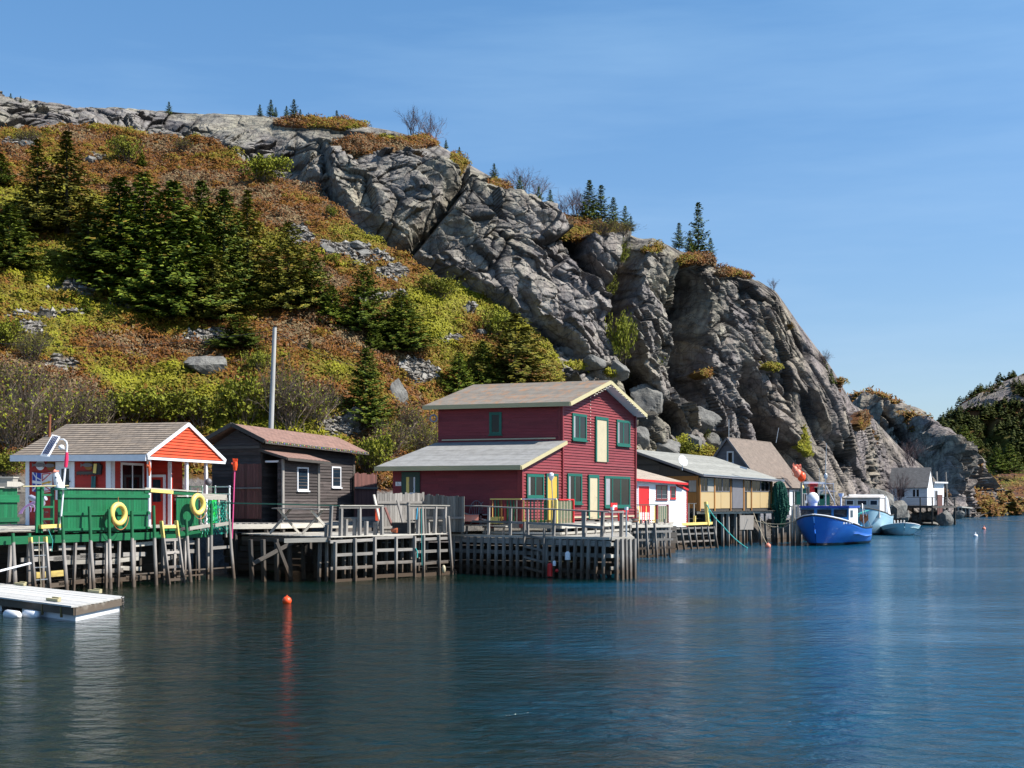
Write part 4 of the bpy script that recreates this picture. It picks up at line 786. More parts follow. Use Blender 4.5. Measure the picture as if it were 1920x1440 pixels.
def halfpaint(name, zc, top, c1=(0.17, 0.15, 0.14), c2=(0.40, 0.37, 0.34)):   # posts painted above a line, bare wood below
    m = wood(name, c1, c2); t = m.node_tree; bs = t.nodes['Principled BSDF']; old = bs.inputs['Base Color'].links[0].from_socket
    g = N(t, 'ShaderNodeNewGeometry'); sx = N(t, 'ShaderNodeSeparateXYZ'); t.links.new(g.outputs['Position'], sx.inputs[0])
    nz = N(t, 'ShaderNodeTexNoise', Scale=7.0, Detail=4.0); t.links.new(g.outputs['Position'], nz.inputs['Vector'])
    ad = N(t, 'ShaderNodeMath', operation='MULTIPLY_ADD'); ad.inputs[1].default_value = .35; t.links.new(nz.outputs[0], ad.inputs[0]); t.links.new(sx.outputs[2], ad.inputs[2])
    mr = N(t, 'ShaderNodeMapRange'); mr.inputs[1].default_value = zc + .15; mr.inputs[2].default_value = zc + .2; t.links.new(ad.outputs[0], mr.inputs[0])
    rp = ramp(t, [(.3, tuple(x * .8 for x in top)), (.7, top)]); t.links.new(nz.outputs[0], rp.inputs[0])
    t.links.new(mix(t, mr.outputs[0], old, rp.outputs[0]), bs.inputs['Base Color']); return m
M_GPILE = halfpaint('pile with green painted top', 1.72, (0.004, 0.115, 0.042))
M_YPOST = halfpaint('post with yellow painted top', 1.72, (0.74, 0.58, 0.18))
# ---------------- builders ----------------
class Wall:
    """vertical wall line from a to b (ground points), n = outward side"""
    def __init__(s, a, b, out=(0, -1)):
        s.a, s.b = A(*a[:2]), A(*b[:2]); s.L = np.linalg.norm(s.b - s.a); s.d = (s.b - s.a) / s.L
        n = A(-s.d[1], s.d[0]); s.n = n if np.dot(n, A(*out[:2])) > 0 else -n
    def p(s, t, z, off=0.0): q = s.a + s.d * t + s.n * off; return A(q[0], q[1], z)
    def s(s, u):
        k = (u - 960) / F; return (k * s.a[1] - s.a[0]) / (s.d[0] - k * s.d[1])
    def z(s, u, v): q = s.a + s.d * s.s(u); return CH + (VH - v) / F * q[1]
    def at(s, u, off=0.0): return s.p(s.s(u), 0, off)
def clap(mb, W, z0, top, step=.135, s0=0.0, s1=None, proud=.028):
    """lapped boards; top = list of (s, z) along the wall"""
    s1 = W.L if s1 is None else s1
    if not hasattr(top, '__len__'): top = [(s0, top), (s1, top)]
    ss = np.linspace(s0, s1, 241); tz = np.interp(ss, [a for a, _ in top], [b for _, b in top])
    def rng_(z):
        k = np.where(tz >= z - 1e-6)[0]; return (ss[k[0]], ss[k[-1]]) if len(k) else None
    z = z0
    while True:
        r0 = rng_(z + .01); z2 = z + step
        if r0 is None: break
        r1 = rng_(z2) or ((r0[0] + r0[1]) / 2 - .01, (r0[0] + r0[1]) / 2 + .01)
        zt = min(z2 + .012, float(tz.max()) + .01)
        a0, b0 = r0; a1, b1 = r1; o = proud * (0.8 + .4 * rng.random())
        if b0 - a0 > 5:                    # butt joints in long walls
            cut = a0 + (b0 - a0) * (.3 + .4 * rng.random()); pcs = [(a0, cut - .003, a1, cut - .003), (cut + .003, b0, cut + .003, b1)]
        else: pcs = [(a0, b0, a1, b1)]
        for (p0, p1, q0, q1) in pcs:
            mb.hexa([W.p(p0, z, .0), W.p(p1, z, .0), W.p(p1, z, o), W.p(p0, z, o), W.p(q0, zt, .0), W.p(q1, zt, .0), W.p(q1, zt, .006), W.p(q0, zt, .006)])
        z = z2
        if z > tz.max(): break
def wallback(mb, W, z0, top, th=.12, s0=0.0, s1=None):
    s1 = W.L if s1 is None else s1
    if not hasattr(top, '__len__'): top = [(s0, top), (s1, top)]
    mb.prism([W.p(s0, z0, -.004), W.p(s1, z0, -.004)] + [W.p(a, b - .01, -.004) for a, b in top[::-1]], np.append(-W.n * th, 0))
def rect(mb, W, s0, s1, z0, z1, o0, o1, r=None):
    k = getattr(W, 'off', .0); o0 = o0 + k if o0 > .005 else o0; o1 += k
    s0, s1 = min(s0, s1), max(s0, s1); z0, z1 = min(z0, z1), max(z0, z1)
    mb.hexa([W.p(s0, z0, o0), W.p(s1, z0, o0), W.p(s1, z0, o1), W.p(s0, z0, o1), W.p(s0, z1, o0), W.p(s1, z1, o0), W.p(s1, z1, o1), W.p(s0, z1, o1)], r)
def px(W, u0, u1, v0, v1):                 # photo box -> s0,s1,z0,z1 on the wall
    um = (u0 + u1) / 2; return sorted((W.s(u0), W.s(u1))) + sorted((W.z(um, v1), W.z(um, v0)))
def window(par, W, box, fm, gm=None, fw=.07, mul=(0.5,), bars=(), out=.055, sill=True, name='window'):
    s0, s1, z0, z1 = box; m = MB(); w = s1 - s0
    rect(m, W, s0, s0 + fw, z0, z1, .0, out); rect(m, W, s1 - fw, s1, z0, z1, .0, out)
    rect(m, W, s0 + fw, s1 - fw, z1 - fw, z1, .0, out); rect(m, W, s0 + fw, s1 - fw, z0, z0 + fw, .0, out)
    for f in mul: rect(m, W, s0 + w * f - fw * .38, s0 + w * f + fw * .38, z0 + fw, z1 - fw, .0, out - .012)
    for f in bars: zz = z0 + (z1 - z0) * f; rect(m, W, s0 + fw, s1 - fw, zz - .012, zz + .012, .0, out - .026)
    if sill: rect(m, W, s0 - .04, s1 + .04, z0 - .05, z0, .0, out + .05)
    o = m.build(name, fm, par); g = MB(); rect(g, W, s0 + fw * .5, s1 - fw * .5, z0 + fw * .5, z1 - fw * .5, .0, .034); g.build('pane', gm or M_GLASS, o); return o
def door(par, W, box, leaf, frame, fw=.07, knob=True, glass=None):
    s0, s1, z0, z1 = box; m = MB(); rect(m, W, s0, s0 + fw, z0, z1, .0, .07); rect(m, W, s1 - fw, s1, z0, z1, .0, .07); rect(m, W, s0 + fw, s1 - fw, z1 - fw, z1, .0, .07)
    d = MB(); rect(d, W, s0 + fw, s1 - fw, z0, z1 - fw, .0, .04); o = d.build('door', leaf, par); m.build('frame', frame, o)
    if knob: k = MB(); k.ball(W.p(s1 - fw - .09, z0 + (z1 - z0) * .48, .07), .03, n=8, m=6); k.build('handle', M_DKM, o)
    if glass: g = MB(); a = (s1 - s0 - 2 * fw); rect(g, W, s0 + fw + a * .2, s1 - fw - a * .2, z0 + (z1 - z0) * glass[0], z0 + (z1 - z0) * glass[1], .03, .046); g.build('pane', M_GLB, o)
    return o
def slab(mb, a, b, c, d, th=.06, r=None):  # roof plane a-b along the eave, d-c along the ridge; thickness downwards
    a, b, c, d = [A(*x) for x in (a, b, c, d)]; n = unit(np.cross(b - a, d - a)); n = n if n[2] > 0 else -n
    mb.hexa([a - n * th, b - n * th, c - n * th, d - n * th, a, b, c, d], r)
    wb = np.linalg.norm(b - a); h = np.linalg.norm(d - a); k = len(mb.uv)
    # the second face of the hexa is the top: lay shingle courses parallel to the eave
    mb.uv[k - 20:k - 16] = [(0, 0), (wb, 0), (wb, h), (0, h)]
def pile(par, u, D, ztop, r=.07, ub=None, m=None, zb=-1.2, name='pile', n=8, Db=None):
    """round post; ub = photo column where it meets the water"""
    ub = u if ub is None else ub; Db = D if Db is None else Db
    a = A(*G(u, D, ztop)); b = A(*G(ub, Db, 0)); d = (a - b) / max(ztop, .1); base = b + d * zb
    k = rng.random() * .02; mb = MB(); q = [base, b + A(k, 0, 0), (a + b) / 2 + A(-k, k, 0), a]
    mb.tube(q, [r * 1.1, r * 1.05, r, r * .88], n); return mb.build(name, m or M_GW, par)
def sqpost(par, a, b, w=.1, m=None, name='post', up=(0.9, -.44, 0)):
    j = lambda: A(rng.uniform(-.02, .02), rng.uniform(-.02, .02), rng.uniform(-.015, .015)); mb = MB(); w2 = w * rng.uniform(.85, 1.18); mb.beam(A(*a) + j(), A(*b) + j() * 2, w2, w * rng.uniform(.85, 1.15), up); return mb.build(name, m or M_GW, par)
def board(par, a, b, w=.04, h=.13, m=None, name='beam', up=(0, 0, 1)):
    mb = MB(); mb.beam(a, b, w, h, up); return mb.build(name, m or M_GW, par)
def line_beams(par, pts, w, h, m, name): 
    for a, b in zip(pts[:-1], pts[1:]): board(par, a, b, w, h, m, name)
def deck(par, poly, z, th=.12, m=None, dirv=(1, 0), bw=.15, name='deck'):
    """planked deck: boards run across a polygon given as ground points"""
    poly = [A(*p[:2]) for p in poly]; d = unit(dirv)[:2]; n = A(-d[1], d[0]); mb = MB(); t = [np.dot(p, n) for p in poly]; k = min(t) + bw / 2
    while k < max(t):
        xs = []
        for i in range(len(poly)):
            p, q = poly[i], poly[(i + 1) % len(poly)]; a, b = np.dot(p, n), np.dot(q, n)
            if (a - k) * (b - k) < 0: w = (k - a) / (b - a); xs.append(np.dot(p + (q - p) * w, d))
        xs.sort()
        for x0, x1 in zip(xs[::2], xs[1::2]):
            x0 -= .03 * rng.random(); x1 += .03 * rng.random(); a = d * x0 + n * k; b = d * x1 + n * k; zz = z - .02 + rng.random() * .008
            mb.beam((a[0], a[1], zz), (b[0], b[1], zz), bw - .012, .04)
        k += bw
    o = mb.build(name, m or M_GWL, par); return o
def tuberope(name, pts, r, m, label, cat='rope', sag=0.0, n=14, group=None):
    P_ = []
    for a, b in zip(pts[:-1], pts[1:]):
        a, b = A(*a), A(*b)
        for i in range(n): t = i / n; q = a + (b - a) * t; q[2] -= sag * 4 * t * (1 - t); P_.append(q)
    P_.append(A(*pts[-1])); mb = MB(); mb.tube(P_, r, 6); return solo(name, mb, m, label, cat, group)
def torus(mb, c, R_, r, nrm, n=32, m_=10):
    nrm = unit(nrm); a = unit(np.cross(nrm, A(0, 0, 1))) if abs(nrm[2]) < .95 else A(1, 0, 0); b = np.cross(nrm, a); pts = [A(*c) + (a * math.cos(2 * math.pi * k / n) + b * math.sin(2 * math.pi * k / n)) * R_ for k in range(n)]; vs = []; fs = []
    for k, p in enumerate(pts):
        o = unit(p - A(*c))
        for j in range(m_): t = 2 * math.pi * j / m_; vs.append(p + o * r * math.cos(t) + nrm * r * math.sin(t))
    for k in range(n):
        for j in range(m_): fs.append((k * m_ + j, ((k + 1) % n) * m_ + j, ((k + 1) % n) * m_ + (j + 1) % m_, k * m_ + (j + 1) % m_))
    return mb.add(vs, fs, None, None, True)
def net(mb, W, s0, s1, z0, z1, cell=.07, th=.008, sagf=.06, off=0.03):
    r = random.Random(3)
    n = int((s1 - s0) / cell); m_ = int((z1 - z0) / cell); g = {}
    for i in range(n + 1):
        for j in range(m_ + 1): g[i, j] = W.p(s0 + cell * (i + .5 * (j % 2)) + r.uniform(-.35, .35) * cell, z0 + cell * j + r.uniform(-.35, .35) * cell, off + sagf * r.random())
    for i in range(n + 1):
        for j in range(m_):
            for k in ((i, j + 1), (i + (1 if j % 2 else -1), j + 1)):
                if k in g and r.random() < .93: mb.tube([g[i, j], g[k]], th, 3, cap=False)
# =============== BOATHOUSE (orange-red, left) ===============
B = Fr((-13.7, 50.0), (.26, .966), (-.966, .26))
bh = thing('boathouse', 'orange-red boathouse with white trim, brown shingle roof and open porch', 'boathouse', tuple(B(3, 2.7, 2.1)))
ZE, ZR = 4.66, 6.08
front = Wall(B(.25, 5.3, 0), B(.25, 1.68, 0)); side = Wall(B(.25, 1.68, 0), B(2.7, 1.68, 0), (1, 0)); rec = Wall(B(2.7, 1.68, 0), B(2.7, .5, 0)); left_ = Wall(B(5.7, 5.3, 0), B(.25, 5.3, 0), (-1, 0)); back = Wall(B(5.7, 5.3, 0), B(5.7, 1.68, 0), (0, 1)); side2 = Wall(B(2.9, 1.68, 0), B(5.7, 1.68, 0), (1, 0))
m = MB()
for W_ in (front, side, rec, left_, back, side2): clap(m, W_, 2.12, ZE + .05, .13); wallback(m, W_, 2.12, ZE + .05)
m.build('wall', M_RED, bh)
gab = Wall(B(.0, -.02, 0), B(6.0, -.02, 0), (1, 0)); m = MB(); top = [(0, 4.78), (3.0, 6.08), (6.0, 4.78)]; clap(m, gab, 4.74, top, .125, proud=.05); wallback(m, gab, 4.74, top, .08); m.build('gable', M_ORA_LIT, bh)
m = MB(); slab(m, B(-.12, 5.75, 4.80), B(-.12, -.10, 4.80), B(3.0, -.10, 6.17), B(3.0, 5.4, 6.17), .05); slab(m, B(6.12, -.10, 4.80), B(6.12, 5.75, 4.80), B(3.0, 5.4, 6.165), B(3.0, -.10, 6.165), .05)
rf = m.build('roof', R_SH1, bh)
# shingle courses as real steps
m = MB()
for i in range(15):
    t0, t1 = i / 15, (i + 1) / 15
    L = lambda t, b: B(-.12 + 3.12 * t, b, 4.80 + 1.37 * t); lf = lambda t: 5.75 - .35 * t
    a, b, c, d = L(t0, lf(t0)), L(t0, -.1), L(t1, -.1), L(t1, lf(t1)); n_ = unit(np.cross(b - a, d - a)); n_ = n_ * np.sign(n_[2])
    w_ = 5.6; k = rng.random() * 5
    m.add([a + n_ * .004, b + n_ * .004, c + n_ * .006, d + n_ * .006, a + n_ * .032, b + n_ * .032, c + n_ * .012, d + n_ * .012], [(4, 5, 6, 7), (0, 1, 5, 4), (1, 2, 6, 5), (3, 0, 4, 7)], [[(k, .17 * i), (k + w_, .17 * i), (k + w_, .17 * i + .165), (k, .17 * i + .165)]] + [[(0, 0)] * 4] * 3)
m.build('shingle_courses', R_SH1, rf)
m = MB(); m.beam(B(-.16, 5.78, 4.70), B(-.16, -.06, 4.67), .04, .24); m.build('fascia', M_WH, bh)
m = MB(); m.beam(B(-.14, -.1, 4.74), B(3.0, -.1, 6.10), .05, .14); m.beam(B(6.14, -.1, 4.74), B(3.0, -.1, 6.10), .05, .14); m.beam(B(-.1, -.09, 4.66), B(6.1, -.09, 4.66), .05, .10); m.build('rake_trim', M_WH, bh)
for a_ in ((front, -.06, .1, .05), (front, front.L - .17, front.L + .03, .05), (side, .02, .24, .04), (rec, rec.L - .12, rec.L + .02, .05)): m = MB(); rect(m, a_[0], a_[1], a_[2], 2.12, 4.62, .0, a_[3]); m.build('corner_trim', M_WH, bh)
def bpost(a, b): q = MB(); q.beam(B(a, b, 2.1), B(a, b, 4.62), .11, .11); return q.build('porch_post', M_WH, bh)
bpost(.25, .05); bpost(3.1, .05); bpost(4.7, .05)
door(bh, front, px(front, 106, 141, 866, 937), M_WH, M_WH, .12, glass=(.3, .82))
window(bh, side, px(side, 225, 268, 868, 945), M_WH, fw=.09, mul=(.5,), sill=False, name='sliding_door')
door(bh, rec, (rec.L - 1.02, rec.L - .22, 2.14, 4.1), M_RED, M_WH, .1, glass=(.45, .9))
m = MB()
for z_ in (3.05, 3.35, 3.65): m.beam(B(5.6, -.6, z_), B(5.6, 1.3, z_), .04, .05)
for b_ in (-.55, .1, .7, 1.25): m.beam(B(5.6, b_, 2.1), B(5.6, b_, 3.7), .05, .05)
m.build('porch_rail', M_WH, bh)
m = MB(); p = A(*P(92, 815, 53.0)); m.tube([p - A(0, 0, .4), p + A(.03, 0, .75)], .055, 10); m.tube([p + A(.03, 0, .75), p + A(.03, 0, .80)], .075, 10); m.build('chimney', M_RUST, bh)
# green tub behind the porch
m = MB(); m.hexa([B(5.0, -.1, 2.15), B(5.0, 1.4, 2.15), B(5.4, 1.4, 2.15), B(5.4, -.1, 2.15), B(4.85, -.15, 3.1), B(4.85, 1.5, 3.1), B(5.5, 1.5, 3.1), B(5.5, -.15, 3.1)]); tub = thing('fish_tub', 'bright green fish tub with white rim standing beyond the boathouse porch', 'tub', tuple(B(5.1, 0, 2.15)))
m.build('tub_body', paint('lime green plastic', (0.01, .42, .05), dirt=.2), tub); m = MB(); m.beam(B(4.82, -.17, 3.13), B(4.82, 1.52, 3.13), .06, .07); m.build('rim', M_WH, tub)
# ---- things on the boathouse wall
def fish(u, v, pm, label, g='fish plaques on the red boathouse wall'):
    t = thing('fish_plaque', label, 'wall plaque', tuple(front.p(front.s(u), front.z(u, v), .05)), g); s0 = front.s(u); z0 = front.z(u, v)
    q = MB(); k = [front.p(s0 + .19 * math.cos(a), z0 + .20 * math.sin(a), .032) for a in np.linspace(0, 2 * math.pi, 20)[:-1]]; q.prism(k, np.append(front.n * .03, 0)); q.build('plaque', pm, t)
    q = MB(); c = front.p(s0 - .02, z0, .09); d = np.append(front.d, 0); q.add([c + d * .22 * math.cos(a) * 1.0 + A(0, 0, .075 * math.sin(a)) + np.append(front.n, 0) * h for h in (0, .035) for a in np.linspace(0, 2 * math.pi, 13)[:-1]], [tuple(range(12)), tuple(range(12, 24))] + [(i, (i + 1) % 12, 12 + (i + 1) % 12, 12 + i) for i in range(12)])
    q.prism([c - d * .2, c - d * .30 + A(0, 0, .08), c - d * .30 - A(0, 0, .08)], np.append(front.n * .03, 0)); q.build('fish', M_GREYP, t)
fish(77, 872, M_WH, 'fish plaque with a white ground, leftmost on the red wall'); fish(97, 873, M_OCH, 'fish plaque with a brown ground, between the white plaque and the door'); fish(168, 872, M_OCH, 'fish plaque right of the white door')
t = thing('jacket', 'yellow and black waterproof jacket hung right of the fish plaques', 'jacket', tuple(front.p(front.s(185), front.z(185, 878), .05))); s0, z0 = front.s(185), front.z(185, 878)
m = MB(); m.prism([front.p(s0 + a, z0 + b, .04) for a, b in ((-.16, -.25), (.16, -.25), (.2, .1), (.08, .2), (-.08, .2), (-.2, .1))], np.append(front.n * .1, 0)); m.build('jacket_body', M_BLK, t)
m = MB(); m.prism([front.p(s0 + a, z0 + b, .142) for a, b in ((-.14, -.18), (-.02, -.2), (.02, .17), (-.1, .17))], np.append(front.n * .03, 0)); m.build('jacket_front', M_YEL, t)
s0, z0 = front.s(165), front.z(165, 889); m = MB(); rect(m, front, s0 - .45, s0 + .4, z0 - .02, z0 + .10, .03, .09)
for k in range(6): m.tube([front.p(s0 - .4 + .15 * k, z0, .08), front.p(s0 - .4 + .15 * k, z0 - .07, .13)], .012, 5)
solo('coat_rack', m, M_GWD, 'dark wooden coat rack on the red wall under the right fish plaque', 'coat rack')
m = MB(); s0 = front.s(178)
for k in (-.05, .06): m.tube([front.p(s0 + k, front.z(178, 893), .1), front.p(s0 + k * .6, front.z(178, 918), .12)], [.04, .06], 8)
solo('waders', m, paint('teal rubber', (0.02, .12, .12)), 'teal rubber waders hanging below the coat rack', 'waders')
s0, s1, z0, z1 = px(front, 142, 176, 916, 922); m = MB(); rect(m, front, s0, s1, 2.95, 3.02, .1, .5); rect(m, front, s0 + .05, s0 + .12, 2.15, 2.95, .12, .45); rect(m, front, s1 - .12, s1 - .05, 2.15, 2.95, .12, .45); solo('side_table', m, M_WH, 'white narrow side table against the red wall right of the door', 'table')
# flag: provincial banner hung on the wall
fl = thing('flag', 'white flag with blue panels, red outlines and a gold arrow on the boathouse wall', 'flag', tuple(front.p(front.s(80), front.z(80, 900), .05)))
fs0, fs1, fz0, fz1 = px(front, 62, 100, 885, 921)
def fp(x, y, o=.05): wv = .03 * math.sin(x * 9) * (1 - .3 * y); return front.p(fs0 + (fs1 - fs0) * x, fz0 + (fz1 - fz0) * y - .05 * math.sin(x * 3.1), o + wv + .02)
def fpoly(mb, pts, o): mb.add([fp(x, y, o) for x, y in pts], [tuple(range(len(pts)))], None, .5)
m = MB(); nx = 12
for i in range(nx):
    mb_ = [(i / nx, 0), ((i + 1) / nx, 0), ((i + 1) / nx, 1), (i / nx, 1)]; fpoly(m, mb_, .04); fpoly(m, mb_[::-1], .03)
m.build('cloth', paint('white flag cloth', (.75, .75, .76), dirt=.1), fl)
m = MB()
for sy in (1, -1):
    f = lambda y: .5 + sy * (y - .5)
    fpoly(m, [(.03, f(.92)), (.20, f(.72)), (.20, f(.58)), (.03, f(.58))][::sy], .055); fpoly(m, [(.07, f(1.0)), (.22, f(1.0)), (.22, f(.80))][::sy], .055)
    fpoly(m, [(.26, f(1.0)), (.44, f(1.0)), (.44, f(.68)), (.26, f(.78))][::sy], .055); fpoly(m, [(.26, f(.72)), (.44, f(.60)), (.44, f(.58)), (.26, f(.58))][::sy], .055)
m.build('blue_panels', paint('blue flag cloth', (.02, .04, .33)), fl)
m = MB()
for sy in (1, -1):
    f = lambda y: .5 + sy * (y - .5)
    for a, b in (((.50, .95), (.95, .95)), ((.50, .95), (.50, .60)), ((.50, .60), (.95, .95))):
        p_, q_ = fp(a[0], f(a[1]), .065), fp(b[0], f(b[1]), .065); m.beam(p_, q_, .008, .03)
m.build('red_outlines', paint('red flag cloth', (.6, .01, .03)), fl)
m = MB(); m.beam(fp(.5, .46, .07), fp(.9, .5, .07), .01, .05); m.prism([fp(.84, .56, .07), fp(1.0, .5, .07), fp(.84, .42, .07)], (0, -.01, 0)); m.build('gold_arrow', paint('gold flag cloth', (.75, .4, .02)), fl)
# =============== GREEN WHARF ===============
FLp, FLd = A(-14.9, 44.6), unit((.412, .911))[:2]
WF = Wall(FLp - FLd * 9, FLp + FLd * 12, (1, -.4))
wh = thing('green_wharf', 'timber wharf on slim piles with green painted front under the boathouse', 'wharf', (-13.5, 48, 0))
def wp(u, z=0, off=0.0): q = WF.at(u, off); return A(q[0], q[1], z)
def wz(u, v, off=0.0): return zat(v, WF.at(u, off)[1])
p0, p1 = wp(-90, 0, -.45), wp(436, 0, -.45)
deck(wh, [p0, p1, p1 + A(-2.0, 3.4, 0), tuple(B(6.4, .2, 0)), tuple(B(6.4, 7.6, 0)), p0 + A(-5, 5.5, 0)], 2.1, m=M_GWL, dirv=FLd)
for (ut, vt, ub, vb) in [(116.6, 968, 125, 1110), (167.6, 949.5, 175, 1108), (204, 955, 207, 1101), (247, 958, 250, 1097), (288, 948, 292.5, 1094), (349, 974, 357, 1090), (396.5, 945, 396, 1086), (430, 973, 438, 1083), (24, 1000, 30, 1116), (-12, 960, -10, 1120)]:
    Dt = WF.at(ut, .0)[1]; pile(wh, ut, Dt, zat(vt, Dt), .065, ub, M_GPILE if ut < 400 else M_GW, Db=Dt - .25)
for (ut, vt, ub, vb) in [(157, 1002, 150, 1100), (185, 1002, 178, 1095), (214, 1008, 211, 1096), (239, 1005, 235, 1095), (265, 1002, 262, 1085), (341, 995, 337, 1065), (361, 994, 359, 1060), (385, 993, 384, 1060), (404, 993, 401, 1065), (36, 1006, 24, 1100), (96, 1005, 92, 1100), (70, 1000, 66, 1095), (320, 1000, 318, 1080)]:
    a = wp(ut, 0, -.35); a[2] = zat(vt, a[1]); b = wp(ub, -.8, -.30); sqpost(wh, a, b, .09, M_GPILE, 'pile')
for u_ in range(20, 430, 34):              # back row of piles
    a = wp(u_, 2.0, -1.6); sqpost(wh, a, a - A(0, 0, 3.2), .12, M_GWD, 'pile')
for z_, segs in ((1.48, [(84, 118), (130, 180), (200, 232), (270, 312), (330, 384)]), (1.12, [(60, 150), (120, 205), (170, 245), (250, 292), (332, 384)]), (.92, [(140, 190), (196, 242), (230, 280), (330, 350)]), (.62, [(84, 140), (176, 250), (245, 284)]), (.26, [(86, 150), (130, 215), (200, 285), (255, 300)])):
    for a, b in segs: board(wh, wp(a, z_ + rng.uniform(-.05, .05), -.48), wp(b, z_ + rng.uniform(-.05, .05), -.48), .05, .15, M_GW if rng.random() < .75 else M_GWL)
for a, b, z_ in ((250, 437, .42), (335, 384, .22)): board(wh, wp(a, z_, -.1), wp(b, z_, -.1), .05, .05, M_GW)
for a, b in ((397, 434),): board(wh, wp(a, 1.22, -.05), wp(b, 1.24, -.05), .04, .12, M_GW)
board(wh, wp(84, .60, -.38), wp(140, .62, -.38), .04, .2, M_YEL)
board(wh, wp(-60, 1.78, -.3), wp(400, 1.78, -.3), .06, .26, M_GRN); board(wh, wp(84, 2.2, -.2), wp(125, 2.22, -.2), .12, .12, M_YEL)
board(wh, wp(310, 1.98, -.2), wp(345, 1.98, -.2), .1, .08, M_GRN)
# white rails at the right end
for a, b, v0, v1 in ((352, 390, 991, 985), (400, 425, 985, 981)):
    pa, pb = wp(a, 0, .08), wp(b, 0, .08); pa[2] = zat(v0, pa[1]); pb[2] = zat(v1, pb[1]); board(wh, pa, pb, .03, .13, M_GWL, 'rail')
# green board fence
def gfence(u0, u1, zt, zb, label, rails, posts=()):
    t = thing('board_fence', label, 'fence', tuple((wp(u0, zb, -.3) + wp(u1, zb, -.3)) / 2), 'green board fences on the wharf'); sa, sb = WF.s(u0), WF.s(u1); q = MB(); x = sa
    while x < sb - .02:
        w_ = min(.13 + .03 * rng.random(), sb - x); rect(q, WF, x + .003, x + w_ - .003, zb + rng.uniform(-.02, .02), zt + rng.uniform(-.015, .015), -.33, -.30); x += w_
    q.build('board_panel', M_GRN, t)
    for z_, w_ in rails: board(t, WF.p(sa - .03, z_, -.27), WF.p(sb + .03, z_, -.27), .06, w_, M_GRN, 'rail')
    board(t, WF.p(sa - .03, zt + .02, -.30), WF.p(sb + .03, zt + .02, -.30), .13, .03, M_GWL, 'cap'); return t
gfence(122, 290, 3.46, 1.98, 'long green board fence carrying the first yellow life ring', ((3.22, .12), (2.62, .12), (2.08, .08)))
gfence(-60, 46, 3.46, 2.30, 'short green board fence at the left edge of the wharf', ((3.12, .24), (2.45, .14)))
gfence(343, 384, 3.22, 2.05, 'narrow green board fence behind the second life ring', ((2.1, .08),))
t = thing('gate_frame', 'green ladder-like gate frame left of the long green fence', 'frame', tuple(wp(100, 2, 0)))
for u_ in (88, 110): board(t, wp(u_, 2.0, -.28), wp(u_ + .5, 3.5, -.28), .06, .12, M_GRN, 'upright', up=(.9, -.4, 0))
for z_ in (2.45, 2.85, 3.25): board(t, wp(88, z_, -.24), wp(110, z_, -.24), .04, .07, M_GRN, 'rung')
q = board(t, wp(86, 2.0, -.3), wp(88, 3.55, -.3), .30, .06, M_GRN, 'upright')
t = thing('cap_rail', 'green and yellow cap rail with white top running right of the long green fence', 'railing', tuple(wp(330, 3.4, 0)))
a, b = wp(283, 3.52, -.3), wp(388, 3.42, -.3); board(t, a, b, .12, .05, M_GWL, 'top'); board(t, a - A(0, 0, .1), b - A(0, 0, .1), .05, .13, M_GRN, 'rail'); board(t, wp(292, 3.44, -.24), wp(334, 3.38, -.24), .04, .12, M_YEL, 'patch')
t = thing('rail_frame', 'weathered rail frame draped with green netting at the right end of the green wharf', 'frame', tuple(wp(410, 2, 0)))
board(t, wp(386, 3.24, -.3), wp(436, 3.2, -.3), .06, .22, M_GWL, 'rail'); sqpost(t, wp(422, 1.9, -.3), wp(422, 3.1, -.3), .09, M_GWL); sqpost(t, wp(388, 1.9, -.3), wp(388, 3.1, -.3), .09, M_GW); sqpost(t, wp(436, 1.6, -.3), wp(436, 3.2, -.3), .09, M_GW)
m = MB(); net(m, WF, WF.s(388), WF.s(435), 1.75, 3.1, .085, .011, .12, -.25); solo('fishing_net', m, paint('turquoise twine', (0.01, .30, .22)), 'turquoise-green netting hung over the frame right of the second life ring', 'net')
m = MB(); net(m, WF, WF.s(338), WF.s(352), 2.4, 3.1, .07, .009, .1, -.6); 
# ladders
def ladder(label, us, zt, m_, rungs, off=.15, wpost=.13, rm=None, lean=4, rw=(.03, .1)):
    t = thing('ladder', label, 'ladder', tuple(wp(sum(us) / 2, 0, off)), 'ladders down the green wharf')
    for u_ in us: a = wp(u_, zt, off); b = wp(u_ + lean, -.6, off + .2); board(t, b, a, .07, wpost, m_, 'side_rail', up=(.9, -.4, 0))
    for z_ in rungs: k = (zt - z_) / (zt + .6); board(t, wp(us[0] + lean * k, z_, off + .2 * k), wp(us[1] + lean * k, z_, off + .2 * k), rw[0], rw[1], rm or m_, 'rung')
    return t
ladder('wide wooden ladder with yellow tops and thin rope rungs, left one', (50, 78), 1.88, M_YPOST, (1.7, 1.28, .9, .5, .15), rm=M_MET, lean=3, rw=(.025, .03))
ladder('yellow wooden ladder right of the long green fence', (296, 324), 2.32, M_YPOST, (2.1, 1.62, 1.15, .62, .15), lean=10)
tuberope('rope', [wp(62, 1.9, .25), wp(60, 1.2, .3), wp(63, .6, .3), wp(62, 0, .35)], .012, M_ROPE, 'pale rope hanging down the left ladder')
tuberope('rope', [wp(82, 2.1, .2), wp(88, 1.75, .25), wp(86, 1.4, .25)], .012, M_ROPT, 'turquoise rope end hanging beside the left ladder')
m = MB(); a = wp(-40, .78, .3); b = wp(44, 1.05, .3); m.tube([a, b], .035, 8); solo('pipe', m, M_WH, 'white plastic pipe slung low at the left end of the wharf', 'pipe')
